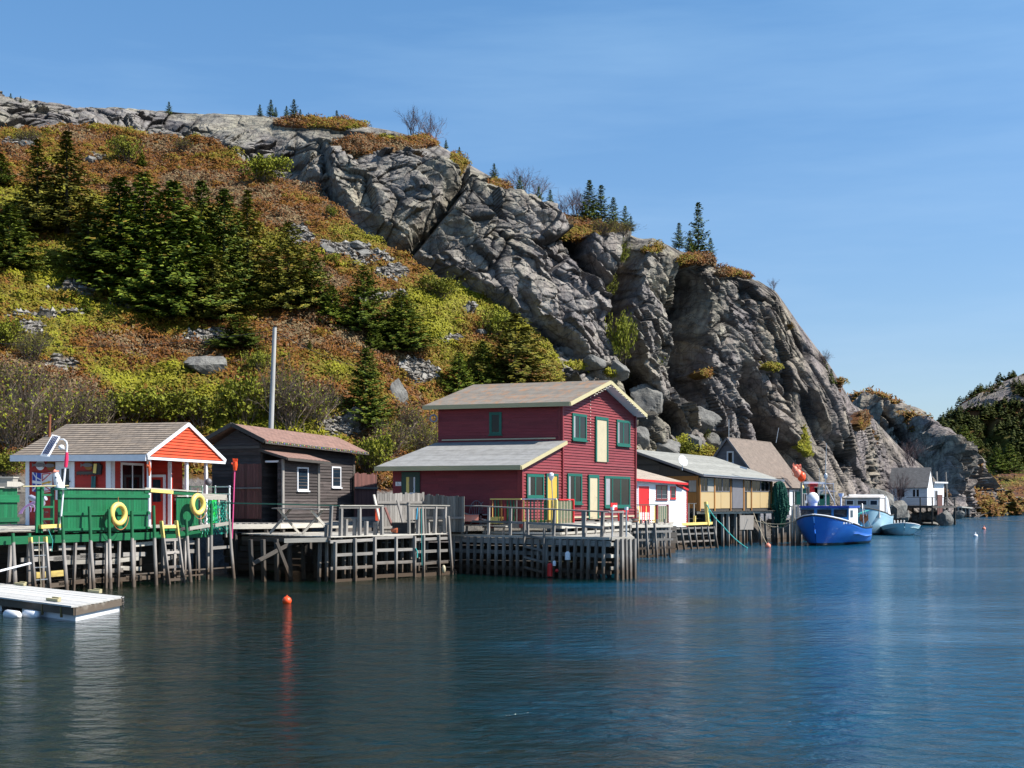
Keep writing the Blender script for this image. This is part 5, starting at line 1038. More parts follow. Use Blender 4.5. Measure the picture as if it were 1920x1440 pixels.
# life rings
def ring(u, v, label):
    c = wp(u, 0, .12 if u > 300 else .02); c[2] = zat(v, c[1]); t = thing('life_ring', label, 'life ring', tuple(c), 'yellow life rings'); q = MB(); torus(q, c, .335, .098, (.911, -.41, 0), 36, 14); q.build('ring', M_RING, t)
    q = MB(); nn = A(.911, -.41, 0); tt = A(.41, .911, 0); pts = [c + nn * .1 + tt * .42 * math.cos(a) + A(0, 0, .47 * math.sin(a) - .08) for a in np.linspace(math.pi * 1.0, math.pi * 2.0, 14)]; q.tube(pts, .012, 5); q.tube([c + A(0, 0, .33), c + A(0, 0, .60)], .012, 5); q.build('grab_line', M_ROPO, t); return t
ring(221, 964, 'yellow life ring hung at the middle of the long green fence'); ring(366, 946, 'yellow life ring hung on the narrow green fence at right')
# solar lamp
t = thing('solar_lamp', 'pole with a tilted solar panel and pink tape above the green wharf', 'solar lamp', tuple(wp(122, 2, -.3)))
a = wp(121, 2.1, -.2); top = A(*P(126, 835, a[1])); m = MB(); m.tube([a, top, top + A(-.03, 0, .12), top + A(-.12, 0, .2), A(*P(112, 824, a[1]))], [.035, .032, .03, .028, .02], 8); m.build('pole', M_WH, t)
D_ = a[1]; m = MB(); m.hexa([A(*P(76, 855, D_ - .25)), A(*P(92, 857, D_ - .25)), A(*P(113, 820, D_ + .15)), A(*P(98, 816, D_ + .15))] + [A(*P(x, y - 1.5, d_)) for x, y, d_ in ((76, 855, D_ - .25), (92, 857, D_ - .25), (113, 820, D_ + .15), (98, 816, D_ + .15))]); pn = m.build('panel_frame', M_WH, t)
cs = [A(*P(x, y - 2.2, d_ - .012)) for x, y, d_ in ((79, 853, D_ - .25), (91, 854, D_ - .25), (110, 821, D_ + .15), (99, 818.5, D_ + .15))]; m = MB()
for i in range(4):
    for j in range(9):
        f = lambda x, y: (cs[0] * (1 - x) + cs[1] * x) * (1 - y) + (cs[3] * (1 - x) + cs[2] * x) * y
        m.add([f((i + .08) / 4, (j + .06) / 9), f((i + .92) / 4, (j + .06) / 9), f((i + .92) / 4, (j + .94) / 9), f((i + .08) / 4, (j + .94) / 9)], [(0, 1, 2, 3)], None)
m.build('solar_cells', paint('solar cell blue', (.02, .03, .08), rough=.2), pn)
m = MB(); l = A(*P(115, 839, D_ - .05)); m.ball(l, .10, .10, .09); m.tube([l, A(*P(124, 843, D_))], .015, 6); m.build('lamp_head', M_WH, t)
m = MB(); m.tube([A(*P(123, 876, D_)), A(*P(124.5, 862, D_)), A(*P(125.3, 848, D_))], [.055, .065, .045], 10); m.build('pink_tape', paint('pink tape', (.75, .02, .10)), t)
# ornamental lighthouse
lt = thing('lighthouse_ornament', 'small leaning white toy lighthouse standing behind the green fence', 'ornament', tuple(wp(112, 3.4, -.4))); D_ = wp(112, 0, -.4)[1]
bs_ = A(*P(112, 917, D_)); tp = A(*P(103.5, 886, D_)); m = MB(); m.tube([bs_, bs_ * .5 + tp * .5, tp], [.17, .13, .095], 14); m.build('tower', M_WH, lt)
m = MB(); m.tube([tp, tp + (tp - bs_) * .06], [.13, .13], 14); m.tube([tp + (tp - bs_) * .06, tp + (tp - bs_) * .18], [.08, .02], 12); m.build('lantern', M_PKB, lt)
m = MB(); m.tube([bs_ - A(0, 0, .03), bs_ + A(0, 0, .04)], [.24, .22], 14); m.build('base', M_TEAL, lt); m = MB()
for k, z_ in ((.35, 0), (.7, .0)): c = bs_ * (1 - k) + tp * k; m.box(c + A(.02, -.135 + .03 * k, 0), .035, .03, .05)
m.build('window', M_BLK, lt)
t = thing('paddle', 'long pale paddle lying level on the green fence tops', 'paddle', tuple(wp(70, 3.5, -.1))); a = wp(20, 3.50, -.15); b = wp(135, 3.56, -.15); m = MB(); m.tube([a + (b - a) * .24, b], .022, 8); m.build('shaft', M_YFA, t); m = MB(); m.prism([a, a + (b - a) * .20, a + (b - a) * .27 + A(0, 0, .06), a + (b - a) * .2 + A(0, 0, .15), a + A(0, 0, .17)], (0, .03, 0)); m.build('blade', M_GWL, t)
for i, (cu, cv, rr) in enumerate(((54, 958, .42), (60, 960, .55))):
    pass
m = MB(); 
for k in range(4):
    pts = []
    for j in range(15): a_ = -.9 + j / 14 * 2.6; pts.append(A(*P(49 + k * 2.2, 972, 48.4)) + A(math.sin(a_ * 1.2) * (.18 + .09 * k), 0, .45 + math.cos(a_ * 1.2 - .6) * (.26 + .05 * k) - .25))
    m.tube(pts, .018, 6)
solo('hose', m, paint('lilac hose', (.38, .22, .45)), 'coiled lilac garden hose on the deck behind the left green fences', 'hose')
m = MB(); m.tube([A(*P(58, 933, 49.5)), A(*P(80, 944, 48.8))], .11, 12); m.tube([A(*P(60, 948, 49.8)), A(*P(86, 934, 49.6))], .09, 12); solo('drain_pipes', m, paint('blue-grey pipe', (.30, .33, .42)), 'grey-blue drain pipes stacked behind the left green fences', 'pipes')
m = MB(); c = A(*P(77, 960, 47.6)); m.box(c, .42, .3, .03)
for s_ in (-1, 1): m.tube([c + A(-.18 * s_, -.1, 0), c + A(.18 * s_, -.1, -.48)], .012, 5); m.tube([c + A(-.18 * s_, .12, 0), c + A(.18 * s_, .12, -.48)], .012, 5)
m.box(c + A(0, 0, .12), .1, .1, .2); solo('folding_stool', m, M_DKM, 'black folding stool on the deck in the gap between the green fences', 'stool')
t = thing('driftwood_seat', 'grey slatted chair back showing above the fence at the far left', 'chair', tuple(wp(28, 3.4, -3))); m = MB()
for k in range(6): m.beam(A(*P(22 + k * 3.2, 918, 49.5)), A(*P(20 + k * 3.2, 899, 49.6)), .05, .03)
m.beam(A(*P(20, 902, 49.5)), A(*P(40, 902, 49.5)), .04, .07); m.build('backrest', M_GWD, t); m = MB(); m.box(A(*P(31, 924, 49.2)), .5, .45, .05); m.build('seat', M_GWD, t)
m = MB(); m.box(A(*P(6, 909, 49.0)), .9, .5, .5); m.box(A(*P(6, 909, 49.0)) + A(0, 0, .27), .96, .56, .05); solo('white_box', m, M_GWL, 'whitewashed storage box at the left edge behind the green fence', 'box')
# hanging float and small yellow buoys at the porch
m = MB(); c = A(*P(391, 904, 54.2)); m.ball(c, .14, .14, .16); m.tube([c + A(0, 0, .14), c + A(-.05, 0, .75)], .012, 5); solo('net_float', m, M_GREYP, 'grey round float hanging from the right porch post of the boathouse', 'float')
m = MB(); c = A(*P(280, 880, 50)); m.tube([c + A(0, 0, .3), c, c - A(0, 0, .25)], [.03, .07, .03], 8); m.ball(c + A(-.06, 0, .12), .07); solo('wind_chime', m, paint('red and yellow tin', (.55, .10, .03)), 'red and yellow wind chime hanging at the left porch post', 'wind chime')
t = thing('marker_pole', 'pink pole topped with an orange glove between boathouse and dark cabin', 'pole', tuple(A(*P(438, 990, 54)))); m = MB(); m.tube([A(*P(435, 1010, 54)), A(*P(440, 882, 54))], .028, 8); m.build('shaft', paint('pink pole', (.7, .08, .25)), t)
c = A(*P(441, 872, 54)); m = MB(); m.tube([c - A(0, 0, .22), c, c + A(.02, 0, .14)], [.06, .10, .07], 8); m.tube([c + A(-.05, 0, -.02), c + A(-.15, 0, .08)], .035, 6)
for k in range(4): m.tube([c + A(-.06 + .04 * k, 0, .1), c + A(-.09 + .06 * k, 0, .26)], .024, 6)
m.build('glove', M_ORB, t)
# ---- floating dock
fd = thing('floating_dock', 'low pale grey floating dock in the water at the left edge', 'floating dock', (-13, 36, 0))
A_, B_ = A(-10.99, 33.5, 0), A(-10.77, 36.9, 0); dv = unit((-.69, .724, 0)); Q = [A_, B_, B_ + dv * 13, A_ + dv * 13]
deck(fd, Q, .40, m=wood('pale dock planks', (.34, .335, .32), (.56, .55, .53), var=.1, wet=False), dirv=dv, bw=.2)
m = MB()
for a, b in ((Q[0], Q[1]), (Q[3], Q[0]), (Q[1], Q[2])): m.beam(a + A(0, 0, .26), b + A(0, 0, .26), .06, .20)
m.build('rim_beam', M_GWL, fd)

for k0, k1 in ((.08, 3.2), (4.6, 8.0)):
    q = MB(); a, b, c, d = [x * 1.0 for x in (A_ + dv * k0 + A(.03, .1, 0), B_ + dv * k0 + A(-.0, -.15, 0), B_ + dv * k1 + A(0, -.15, 0), A_ + dv * k1 + A(0, .1, 0))]; dz = A(0, 0, -.3); up = A(0, 0, .155); q.hexa([a + dz, b + dz, c + dz, d + dz, a + up, b + up, c + up, d + up]); q.build('float_block', M_WH, fd)
for k, (u, v) in enumerate(((23, 1142), (59, 1146))): q = MB(); c = A(*P(u, v, 34.9 + .0 * k)); c = A(c[0], c[1], .05); q.tube([c - dv * .38, c - dv * .3, c + dv * .3, c + dv * .38], [.03, .13, .13, .03], 12); q.build('foam_float', M_WH, fd)
for u, v in ((38, 1098), (100, 1128), (178, 1112)): q = MB(); c = A(*P(u, v, 2.6 * F / (v - VH + .01))); c[2] = .45; q.box(c, .7, .09, .07, ex=dv); q.box(c + A(.05, .1, .04), .4, .07, .05, ex=dv); q.build('cleat', M_YFA, fd)
for s_ in (.25, .62): q = MB(); c = A_ + dv * (s_ * 3) + A(.02, -.06, .2); q.box(c, .06, .05, .26, ex=dv); q.build('strap', M_YEL, fd)
m = MB(); c = B_ + A(.05, -.15, 0)
for k in range(7): torus(m, c + A(0, 0, .38 - .07 * k), .035, .012, (1, .3 * (k % 2), 0) if k % 2 else (0, 1, 0), 10, 5)
m.build('chain', M_DKM, fd)
# =============== CABIN (dark clapboard) ===============
Cb = Fr((-10.67, 57.0), (.45, .89), (-.89, .45), (-.03, 0))
cab = thing('cabin', 'dark unpainted clapboard cabin with pinkish shingle roof and two white windows', 'cabin', tuple(Cb(4, 1.5, 2.1)))
z0 = 2.1
wbf = Wall(Cb(.42, -.75, 0), Cb(3.06, -.75, 0), (1, -.5)); wmn = Wall(Cb(.42, .35, 0), Cb(7.54, .35, 0), (1, -.5)); wgl = Wall(Cb(.35, .35, 0), Cb(.35, 3.0, 0), (-.5, -1)); wbs = Wall(Cb(.42, -.75, 0), Cb(.42, .35, 0), (-.5, -1)); wrt = Wall(Cb(7.54, .35, 0), Cb(7.54, 3.0, 0), (.5, 1)); wbk = Wall(Cb(.35, 3.0, 0), Cb(7.54, 3.0, 0), (-1, .5)); wbr = Wall(Cb(3.06, -.75, 0), Cb(3.06, .35, 0), (.5, 1))
m = MB()
for W_, tp in ((wbf, 4.85), (wmn, [(0, 5.5), (wmn.L, 5.32)]), (wgl, [(0, 5.55), (1.3, 6.15), (wgl.L, 5.5)]), (wrt, [(0, 5.3), (1.3, 5.9), (wrt.L, 5.3)]), (wbk, 5.3), (wbr, 4.85)): clap(m, W_, z0, tp, .135, proud=.04); wallback(m, W_, z0, tp)
clap(m, wbs, z0, 4.85, .135, s1=.25); wallback(m, wbs, z0, 4.85, .1, 0, .25); m.build('wall', M_CLAPD, cab)
zr, ze = 6.42, 5.66; m = MB(); slab(m, Cb(0, -.12, ze), Cb(8.1, -.12, ze), Cb(8.1, 1.65, zr), Cb(0, 1.65, zr), .05); slab(m, Cb(8.1, 3.45, ze), Cb(0, 3.45, ze), Cb(0, 1.65, zr - .005), Cb(8.1, 1.65, zr - .005), .05); m.build('roof', R_SH2, cab)
m = MB(); slab(m, Cb(.2, -1.15, 4.93), Cb(3.4, -1.15, 4.93), Cb(3.4, .33, 5.32), Cb(.2, .33, 5.32), .05); m.build('canopy', R_SH2, cab)
m = MB(); m.beam(Cb(0, -.15, ze - .07), Cb(8.1, -.15, ze - .07), .04, .14); m.beam(Cb(-.02, -.12, ze - .04), Cb(-.02, 1.65, zr - .04), .05, .17); m.beam(Cb(-.02, 3.45, ze - .04), Cb(-.02, 1.65, zr - .04), .05, .17); m.beam(Cb(.2, -1.18, 4.85), Cb(3.4, -1.18, 4.85), .04, .11); m.beam(Cb(.18, -1.15, 4.87), Cb(.18, .33, 5.26), .04, .1); m.beam(Cb(.05, .2, 5.38), Cb(.05, 3.1, 5.38), .04, .12); m.build('fascia', M_GWD, cab)
m = MB()
for k in range(54):
    t_ = k / 53; p = Cb(.1 + 7.9 * t_, -.19, ze - .03 - .05 * abs(math.sin(k * .9))); m.ball(p, .028, n=6, m=4, r=(k * .37) % 1)
m.build('string_lights', leafm('coloured bulbs', [(0, (.5, .02, .02)), (.33, (.02, .3, .08)), (.6, (.6, .45, .05)), (1, (.05, .1, .5))]), cab)
window(cab, wbf, px(wbf, 556, 577, 876, 920), M_WH, M_GLB, .065, mul=()); window(cab, wmn, px(wmn, 621, 638, 875, 914), M_WH, M_GLB, .065, mul=())
for a_ in ((wbf, -.08, .06, 4.85), (wmn, wmn.L - .1, wmn.L + .04, 5.3), (wbf, wbf.L - .1, wbf.L + .05, 4.85)): m = MB(); rect(m, a_[0], a_[1], a_[2], z0, a_[3], .0, .06); m.build('corner_trim', M_GWD if a_[0] is wmn else M_GW, cab)
m = MB(); rect(m, wgl, 1.5, 1.56, 2.2, 4.6, .03, .1); 
x = 0.25; wrb = Wall(Cb(.22, .2, 0), Cb(.22, 1.75, 0), (-.5, -1))
m = MB(); x = 0
while x < wrb.L - .05: rect(m, wrb, x + .004, min(x + .15, wrb.L) - .004, 2.3, 4.66 + rng.uniform(-.03, .03), .0, .03); x += .155
o = m.build('board_door', M_RB, cab); board(o, wrb.p(0, 3.62, .06), wrb.p(wrb.L, 3.62, .06), .05, .07, M_GW, 'cross_rail')
m = MB(); rect(m, wbs, .2, .9, 4.72, 4.80, -.2, .02); m.build('white_cloth', M_WH, cab, 'white rag under the canopy')
# cabin wharf
L2 = Wall(G(628, 50)[:2], G(852, 55.5)[:2], (.8, -.6))
cw = thing('lattice_wharf', 'grey timber wharf with an open square lattice front below the dark cabin', 'wharf', (-5.5, 54, 0))
def lp(u, z=0, off=0.0): q = L2.at(u, off); return A(q[0], q[1], z)
def lv(u, v, off=0.0): q = L2.at(u, off); return A(q[0], q[1], zat(v, q[1]))
for (ut, vt, ub) in [(628, 1016, 628), (665, 1010, 665), (703.6, 1006, 703.6), (743.5, 1006.5, 743.5), (777, 1006, 777.5), (794, 1004, 794), (823, 1003, 823), (841, 968, 852)]:
    a = lv(ut, vt); b = lp(ub, -.8); sqpost(cw, a, b, .095, M_GW, 'upright')
for u0, u1, v0, v1 in [(621, 701, 1016, 1012), (701, 776, 1009, 1006), (776, 841, 1012, 1009), (628, 709, 1041, 1037), (703, 776, 1032, 1030), (777, 841, 1035, 1032), (622, 708, 1066, 1062), (703, 776, 1056, 1053), (780, 842, 1058, 1053), (628, 703, 1090, 1086), (706, 776, 1081, 1077), (777, 847, 1079, 1074)]:
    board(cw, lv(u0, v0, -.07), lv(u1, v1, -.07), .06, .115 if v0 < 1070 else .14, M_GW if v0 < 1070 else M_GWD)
for u_ in (632, 645, 657, 677, 688, 699, 718, 733, 757, 786, 802, 817, 831): sqpost(cw, lp(u_, 1.65, -.9), lp(u_ - 2, -.8, -.9), .10, M_GW, 'pile')
for u_ in range(560, 850, 24): sqpost(cw, lp(u_, 1.6, -2.6), lp(u_ + 3, -.8, -2.6), .12, M_GWD, 'pile')
board(cw, lp(560, .7, -2.5), lp(640, 1.5, -2.5), .06, .14, M_GWD, 'brace'); board(cw, lp(575, 1.5, -1.6), lp(600, .2, -1.6), .06, .14, M_GWD, 'brace')
a, b = lp(622, 0, -.05), lp(846, 0, -.05); c, d = b + A(-3.6, 4.4, 0), A(*G(455, 55.2)); e = A(*G(500, 53.0))
deck(cw, [a, b, c, d, e], 1.72, dirv=L2.d, m=M_GWL); board(cw, lp(560, 1.58, -.1) + A(-.6, .8, 0), lp(622, 1.6, -.2), .08, .16, M_GWL)
line_beams(cw, [A(*G(455, 55.0, 1.5)), A(*G(500, 52.8, 1.55)), lp(622, 1.6, -.1)], .1, .18, M_GWD, 'beam')
for k in range(5): board(cw, A(*G(440 + 4 * k, 55.6, .3 + .26 * k)), A(*G(560 + 3 * k, 54.6, .3 + .26 * k)), .2, .2, M_GWD, 'dark_crib_log')
deck(cw, [A(*G(436, 55.2)), A(*G(525, 56.1)), A(*G(720, 63)), A(*G(640, 68)), A(*G(400, 60))], 2.13, dirv=(.45, .89), m=M_GW, name='upper_deck')
line_beams(cw, [A(*G(436, 55.1, 2.0)), A(*G(525, 56.0, 2.0)), A(*G(722, 62.9, 2.0))], .06, .2, M_GWL, 'beam')
for u_, D_ in ((440, 55.3), (470, 55.6), (500, 55.8), (530, 56.3), (580, 58.2), (640, 60.2), (700, 62.2)): sqpost(cw, A(*G(u_, D_, 2.0)), A(*G(u_, D_, -.8)), .14, M_GWD, 'pile')
# handrail
hr = thing('handrail', 'grey handrail with a dark green left end along the front of the lattice wharf', 'railing', tuple(lp(670, 1.7)), 'handrails on the lattice wharf')
for u_, v_ in ((626, 948), (645, 947), (680, 949), (720, 949)): sqpost(hr, lv(u_, v_, -.15), lp(u_, 1.65, -.15), .11, M_GW)
for u_, v_ in ((624, 984), (660, 973), (677, 972), (699, 977), (717, 978)): sqpost(hr, lv(u_, v_, -.35), lp(u_, 1.65, -.35), .12, M_GW, 'stub_post')
board(hr, lv(640, 948, -.15), lv(722, 948, -.15), .16, .04, M_GWL, 'rail'); board(hr, lv(640, 951, -.13), lv(716, 951, -.13), .04, .1, M_GW, 'rail'); board(hr, lv(560, 945, -1.2), lv(640, 948, -.15), .16, .05, M_DKG, 'rail'); board(hr, lv(504, 943, -2.6), lv(562, 945, -1.2), .16, .05, M_DKG, 'rail')
hr = thing('handrail', 'tall grey post-and-rail frame at the right corner of the lattice wharf', 'railing', tuple(lp(805, 1.7)), 'handrails on the lattice wharf')
for u_, v_ in ((772.6, 942), (790, 950), (797.7, 950), (803, 950), (823, 950), (841, 950)): sqpost(hr, lv(u_, v_, -.2), lp(u_, 1.65, -.2), .11 if u_ != 803 else .07, M_GW)
for u_, v_ in ((802, 981), (817, 980), (828, 981), (836, 987)): sqpost(hr, lv(u_, v_, -.4), lp(u_, 1.65, -.4), .12, M_GW, 'stub_post')
board(hr, lv(770, 947, -.2), lv(848, 948, -.2), .16, .04, M_GWL, 'rail'); board(hr, lv(772, 951, -.18), lv(842, 951, -.18), .04, .12, M_GW, 'rail'); board(hr, lv(780, 976, -.5), lv(846, 976, -.5), .04, .06, M_GW, 'rail')
# picnic table
pt_ = thing('picnic_table', 'old grey trestle table with crossed legs in front of the cabin', 'table', tuple(A(*G(562, 53.4, 1.74)))); ta, tb = A(*P(520, 953, 54.2)), A(*P(608, 955, 53.2)); dd = unit(tb - ta); sd = unit(np.cross(dd, A(0, 0, 1))); m = MB()
for k in (-2, -1, 0, 1, 2): m.beam(ta + sd * .16 * k, tb + sd * .16 * k, .15, .04)
m.build('tabletop', M_GW, pt_)
for p_ in (ta + dd * .35, tb - dd * .35):
    for s_ in (-1, 1): a = p_ + sd * .32 * s_ + dd * (-.1 * s_); b = p_ - sd * .5 * s_ + dd * (.35 * s_); b[2] = 1.76; board(pt_, a, b, .05, .09, M_GWL, 'leg')
board(pt_, ta + dd * .3 - A(0, 0, .5), tb - dd * .3 - A(0, 0, .5), .04, .1, M_GW, 'stretcher')
m = MB()
for k in range(3): m.beam(A(*G(655 - 3 * k, 58.5, 2.22 + .05 * k)), A(*G(716 - 4 * k, 60.0, 2.24 + .05 * k)), .5, .04)
m.beam(A(*G(610, 56.6, 1.95)), A(*G(738, 60.2, 1.93)), .08, .1); solo('board_stack', m, M_GWL, 'stack of bleached boards on the deck right of the cabin', 'boards')
# plank fence and red-brown fence
def pfence(a, b, zt, zb, label, m_, rails, name='plank_fence', bw=.14, group='plank fences between cabin and maroon house', jag=.05, rm=None):
    W_ = Wall(a[:2], b[:2], (.2, -1)); t = thing(name, label, 'fence', tuple(W_.p(W_.L / 2, zb)), group); q = MB(); x = 0
    while x < W_.L - .03:
        w_ = min(bw, W_.L - x); z_ = np.interp(x / W_.L, [0, 1], zt) + rng.uniform(-jag, jag); rect(q, W_, x + .006, x + w_ - .006, zb, z_, .0, .025); x += bw
    q.build('board_panel', m_, t)
    for z_ in rails: board(t, W_.p(0, z_, .06), W_.p(W_.L, z_, .06), .05, .1, rm or M_GW, 'rail')
    return t, W_
pfence(G(706, 55.3), G(795, 57.2), (3.38, 3.40), 1.75, 'grey vertical plank fence, left half, with two leaning props', M_GW, (3.0, 1.95))
pfence(G(796, 57.1), G(872, 56.2), (3.34, 3.25), 1.75, 'shaded grey vertical plank fence, right half, against the maroon wall', wood('shade-darkened grey planks', (.10, .095, .085), (.25, .24, .21), var=.35), (2.35,))  # darker copy of the grey wood, shade of this half put into it
pfence(G(664, 63.5), G(706, 66), (4.4, 4.4), 2.1, 'red-brown board fence right of the dark cabin', M_RB, (3.7,))
for u0, v0, u1, v1, lb in ((745, 938, 756, 982, 'leaning grey prop against the plank fence, right one'), (722, 952, 735, 985, 'leaning brown prop against the plank fence, middle one'), (701, 928, 712, 975, 'pale leaning prop at the left end of the plank fence')):
    m = MB(); m.beam(A(*P(u0, v0, 55.3)), A(*P(u1, v1, 54.8)), .08, .08); solo('prop', m, M_GW if u0 > 730 else (M_RB if u0 > 710 else M_GWL), lb, 'prop', 'timber props')
m = MB(); m.prism([A(*P(703, 954, 55.1)), A(*P(713, 952, 55.1)), A(*P(714, 977, 55)), A(*P(704, 976, 55))], (0, .05, 0)); solo('orange_panel', m, paint('orange panel', (.62, .07, .015)), 'bright orange panel leaning at the left end of the plank fence', 'panel')
m = MB(); c = A(*G(745, 53.9, 1.86)); m.tube([c, c + A(-.26, .05, .02)], [.11, .07], 12); solo('flower_pot', m, paint('terracotta', (.45, .12, .05)), 'terracotta pot lying on its side on the lattice wharf', 'pot')
m = MB(); c = A(*G(757, 54.8, 1.93)); m.box(c, .9, .5, .4); m.box(c + A(0, 0, .22), .96, .56, .05); solo('black_crate', m, M_BLK, 'black plastic box on the lattice wharf before the plank fence', 'box')
tuberope('rope', [lv(777, 1028, .06), lv(779, 1035, .1), lv(778, 1046, .12)], .03, M_ROPT, 'bundle of turquoise rope tied to the lattice'); tuberope('rope', [lv(792, 954, -.05), lv(790, 975, 0), lv(789, 1060, .06)], .012, M_ROPT, 'long turquoise rope hanging down the lattice')
tuberope('rope', [lv(786, 952, -.1), lv(783, 974, -.06)], .025, paint('sky blue rope', (.05, .35, .55)), 'light blue rope hung on the tall corner frame')
m = MB(); c = lv(829, 1067, .08); m.ball(c, .09, .09, .17); solo('fender', m, M_CREAM, 'cream pear-shaped fender at the foot of the lattice', 'fender')

def shade_crib(par, a, b, z0, z1, n=6):  # dark log wall, added so the space under the decks reads black
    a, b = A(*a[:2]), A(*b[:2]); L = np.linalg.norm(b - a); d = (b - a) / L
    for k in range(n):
        z_ = z0 + (z1 - z0) * (k + .5) / n; board(par, np.append(a - d * .2 * rng.random(), z_), np.append(b + d * .2 * rng.random(), z_ + rng.uniform(-.03, .03)), .3, (z1 - z0) / n * .93, M_GWD, 'dark_crib_log')
q0, q1 = wp(-90, 0, -3.0), wp(440, 0, -3.0); shade_crib(wh, q0, q1, -.5, 1.95, 7)
shade_crib(cw, A(*G(430, 58.5)), A(*G(640, 59.0)), -.5, 1.5, 7); shade_crib(cw, A(*G(640, 58.6)), A(*G(860, 60.8)), -.5, 1.5, 7); shade_crib(cw, A(*G(425, 60)), A(*G(560, 61)), .6, 2.0, 4)
# =============== MAROON HOUSE ===============
Ch = A(2.21, 60.0); Gd = A(.469, .883); Ld = A(-.94, .342); GL, LL = 8.53, 6.0
H = Fr((2.21, 60.0), Gd, Ld)
C2 = Ch - Gd * 3.94; R_ = Ch + Gd * GL; L_ = Ch + Ld * LL; L2_ = C2 + Ld * 5.95
house = thing('maroon_house', 'two-storey maroon clapboard house with teal window trim and pale yellow fascia', 'house', tuple(H(3, 3, 2.2)))
zf, zw, za = 2.2, 7.36, 8.62
wG = Wall(Ch, R_, (1, -.5)); wL = Wall(L_, Ch, (-.3, -1)); wE = Wall(C2, Ch, (1, -.5)); wF = Wall(L2_, C2, (-.3, -1)); wB = Wall(R_, R_ + Ld * LL, (.3, 1)); wW = Wall(L2_, L_ + Gd * GL, (-1, .4))
wG.off = .045; wE.off = .045
ridge = 4.15; m = MB()
tops = [(0, zw), (ridge, za), (GL, zw - .02)]
clap(m, wG, zf, tops, .128, proud=.055); wallback(m, wG, zf, tops)
clap(m, wL, 5.2, zw, .128); wallback(m, wL, 2.2, zw)
clap(m, wE, zf, [(0, 4.42), (wE.L, 5.66)], .128, s1=wE.L - .03, proud=.05); wallback(m, wE, zf, [(0, 4.42), (wE.L - .03, 5.66)], s1=wE.L - .03)
clap(m, wF, 2.0, 4.50, .128); wallback(m, wF, 2.0, 4.50)
wallback(m, wB, 2.2, [(0, zw), (LL, zw)]); wallback(m, wW, 2.0, [(0, 4.45), (3.94, 5.6), (3.95, zw), (3.94 + ridge, za - .05), (wW.L, zw)])
m.build('wall', M_MAR, house)
def hp(a, b, z): return H(a, b, z)
m = MB(); slab(m, hp(-.32, LL + .55, 7.50), hp(-.32, -.55, 7.50), hp(ridge, -.55, 8.82), hp(ridge, LL + .45, 8.82), .09); slab(m, hp(GL + .12, -.55, 7.46), hp(GL + .12, LL + .45, 7.46), hp(ridge, LL + .45, 8.815), hp(ridge, -.55, 8.815), .09); m.build('roof', R_GR, house)
m = MB(); m.beam(hp(-.35, LL + .6, 7.40), hp(-.35, -.58, 7.40), .05, .19); m.beam(hp(-.32, -.59, 7.40), hp(ridge, -.59, 8.72), .05, .17); m.beam(hp(GL + .14, -.59, 7.37), hp(ridge, -.59, 8.72), .05, .17); m.build('fascia', M_YFA, house)
m = MB(); n_ = 10
for a0, a1, z0_, z1_ in ((-.2, ridge, 7.38, 8.69), (GL + .05, ridge, 7.34, 8.69)): m.hexa([hp(a0, -.02, z0_ - .03), hp(a1, -.02, z1_ - .03), hp(a1, -.54, z1_ - .03), hp(a0, -.54, z0_ - .03), hp(a0, -.02, z0_), hp(a1, -.02, z1_), hp(a1, -.54, z1_), hp(a0, -.54, z0_)])
m.build('soffit', M_WCL, house)
# lean-to roof
e0, e1 = -4.45, -.02; m = MB()
def lp3(a, b, z): p = Ch + Gd * a + Ld * b; return A(p[0], p[1], z)
slab(m, lp3(e0, 6.5, 4.56), lp3(e0, -.25, 4.56), lp3(e1, -.25, 5.78), lp3(e1, 6.1, 5.78), .09); m.build('lean_to_roof', R_GRL, house)
m = MB(); m.beam(lp3(e0 - .03, 6.52, 4.47), lp3(e0 - .03, -.28, 4.47), .05, .20); m.beam(lp3(e0, -.29, 4.45), lp3(-.02, -.29, 5.69), .05, .15); m.build('lean_to_fascia', M_YFA, house)
for a_ in ((wL, .2, LL - .25, 5.86, 5.92), (wG, .05, GL * .38, 2.28, 2.36), (wG, 3.95, GL - .3, 2.28, 2.36)): m = MB(); rect(m, *a_, .03, .065); m.build('cream_trim', M_CREAM, house)
for a_ in ((wG, -.03, .09, zf, zw - .04), (wL, LL - .11, LL, 5.2, zw), (wG, GL - .1, GL + .03, zf, zw), (wF, 5.83, 5.98, 2.0, 4.4), (wE, -.04, .09, zf, 4.4)): m = MB(); rect(m, *a_, .0, .06); m.build('corner_board', M_MAR, house)
M_CURT = paint('grey white curtain', (.26, .27, .28), dirt=.3)
for bx, W_, kw in ((px(wG, 1070.4, 1096.9, 776, 826), wG, {}), (px(wG, 1153.6, 1178.6, 788, 836), wG, {}), (px(wG, 1061.3, 1088.3, 888, 945), wG, {}), (px(wG, 1131, 1178.6, 893, 951), wG, {'mul': (.3, .62)}), (px(wL, 918, 941, 773, 815), wL, {'mul': ()}), (px(wE, 985, 1016.8, 889, 933.6), wE, {})):
    o = window(house, W_, bx, M_TEAL, fw=.12, **kw)
    s0, s1, z0_, z1_ = bx; q = MB(); w_ = s1 - s0
    if W_ is not wL: rect(q, W_, s0 + .1, s0 + w_ * .20, z0_ + .1, z1_ - .1, .034, .038); q.build('curtain', M_CURT, o)
door(house, wG, px(wG, 1113.5, 1137, 782, 866), M_CREAM, M_TEAL, .14, knob=False); door(house, wG, px(wG, 1100, 1119.5, 890, 973), M_CREAM, M_TEAL, .14)
door(house, wE, px(wE, 1021, 1043, 888, 975), paint('ochre door', (.55, .36, .05)), M_TEAL, .10); door(house, wF, px(wF, 754, 788, 885, 944), M_WH, M_DKG, .22, glass=(.35, .9)); s0, s1, z0_, z1_ = px(wF, 761, 768, 890, 944)
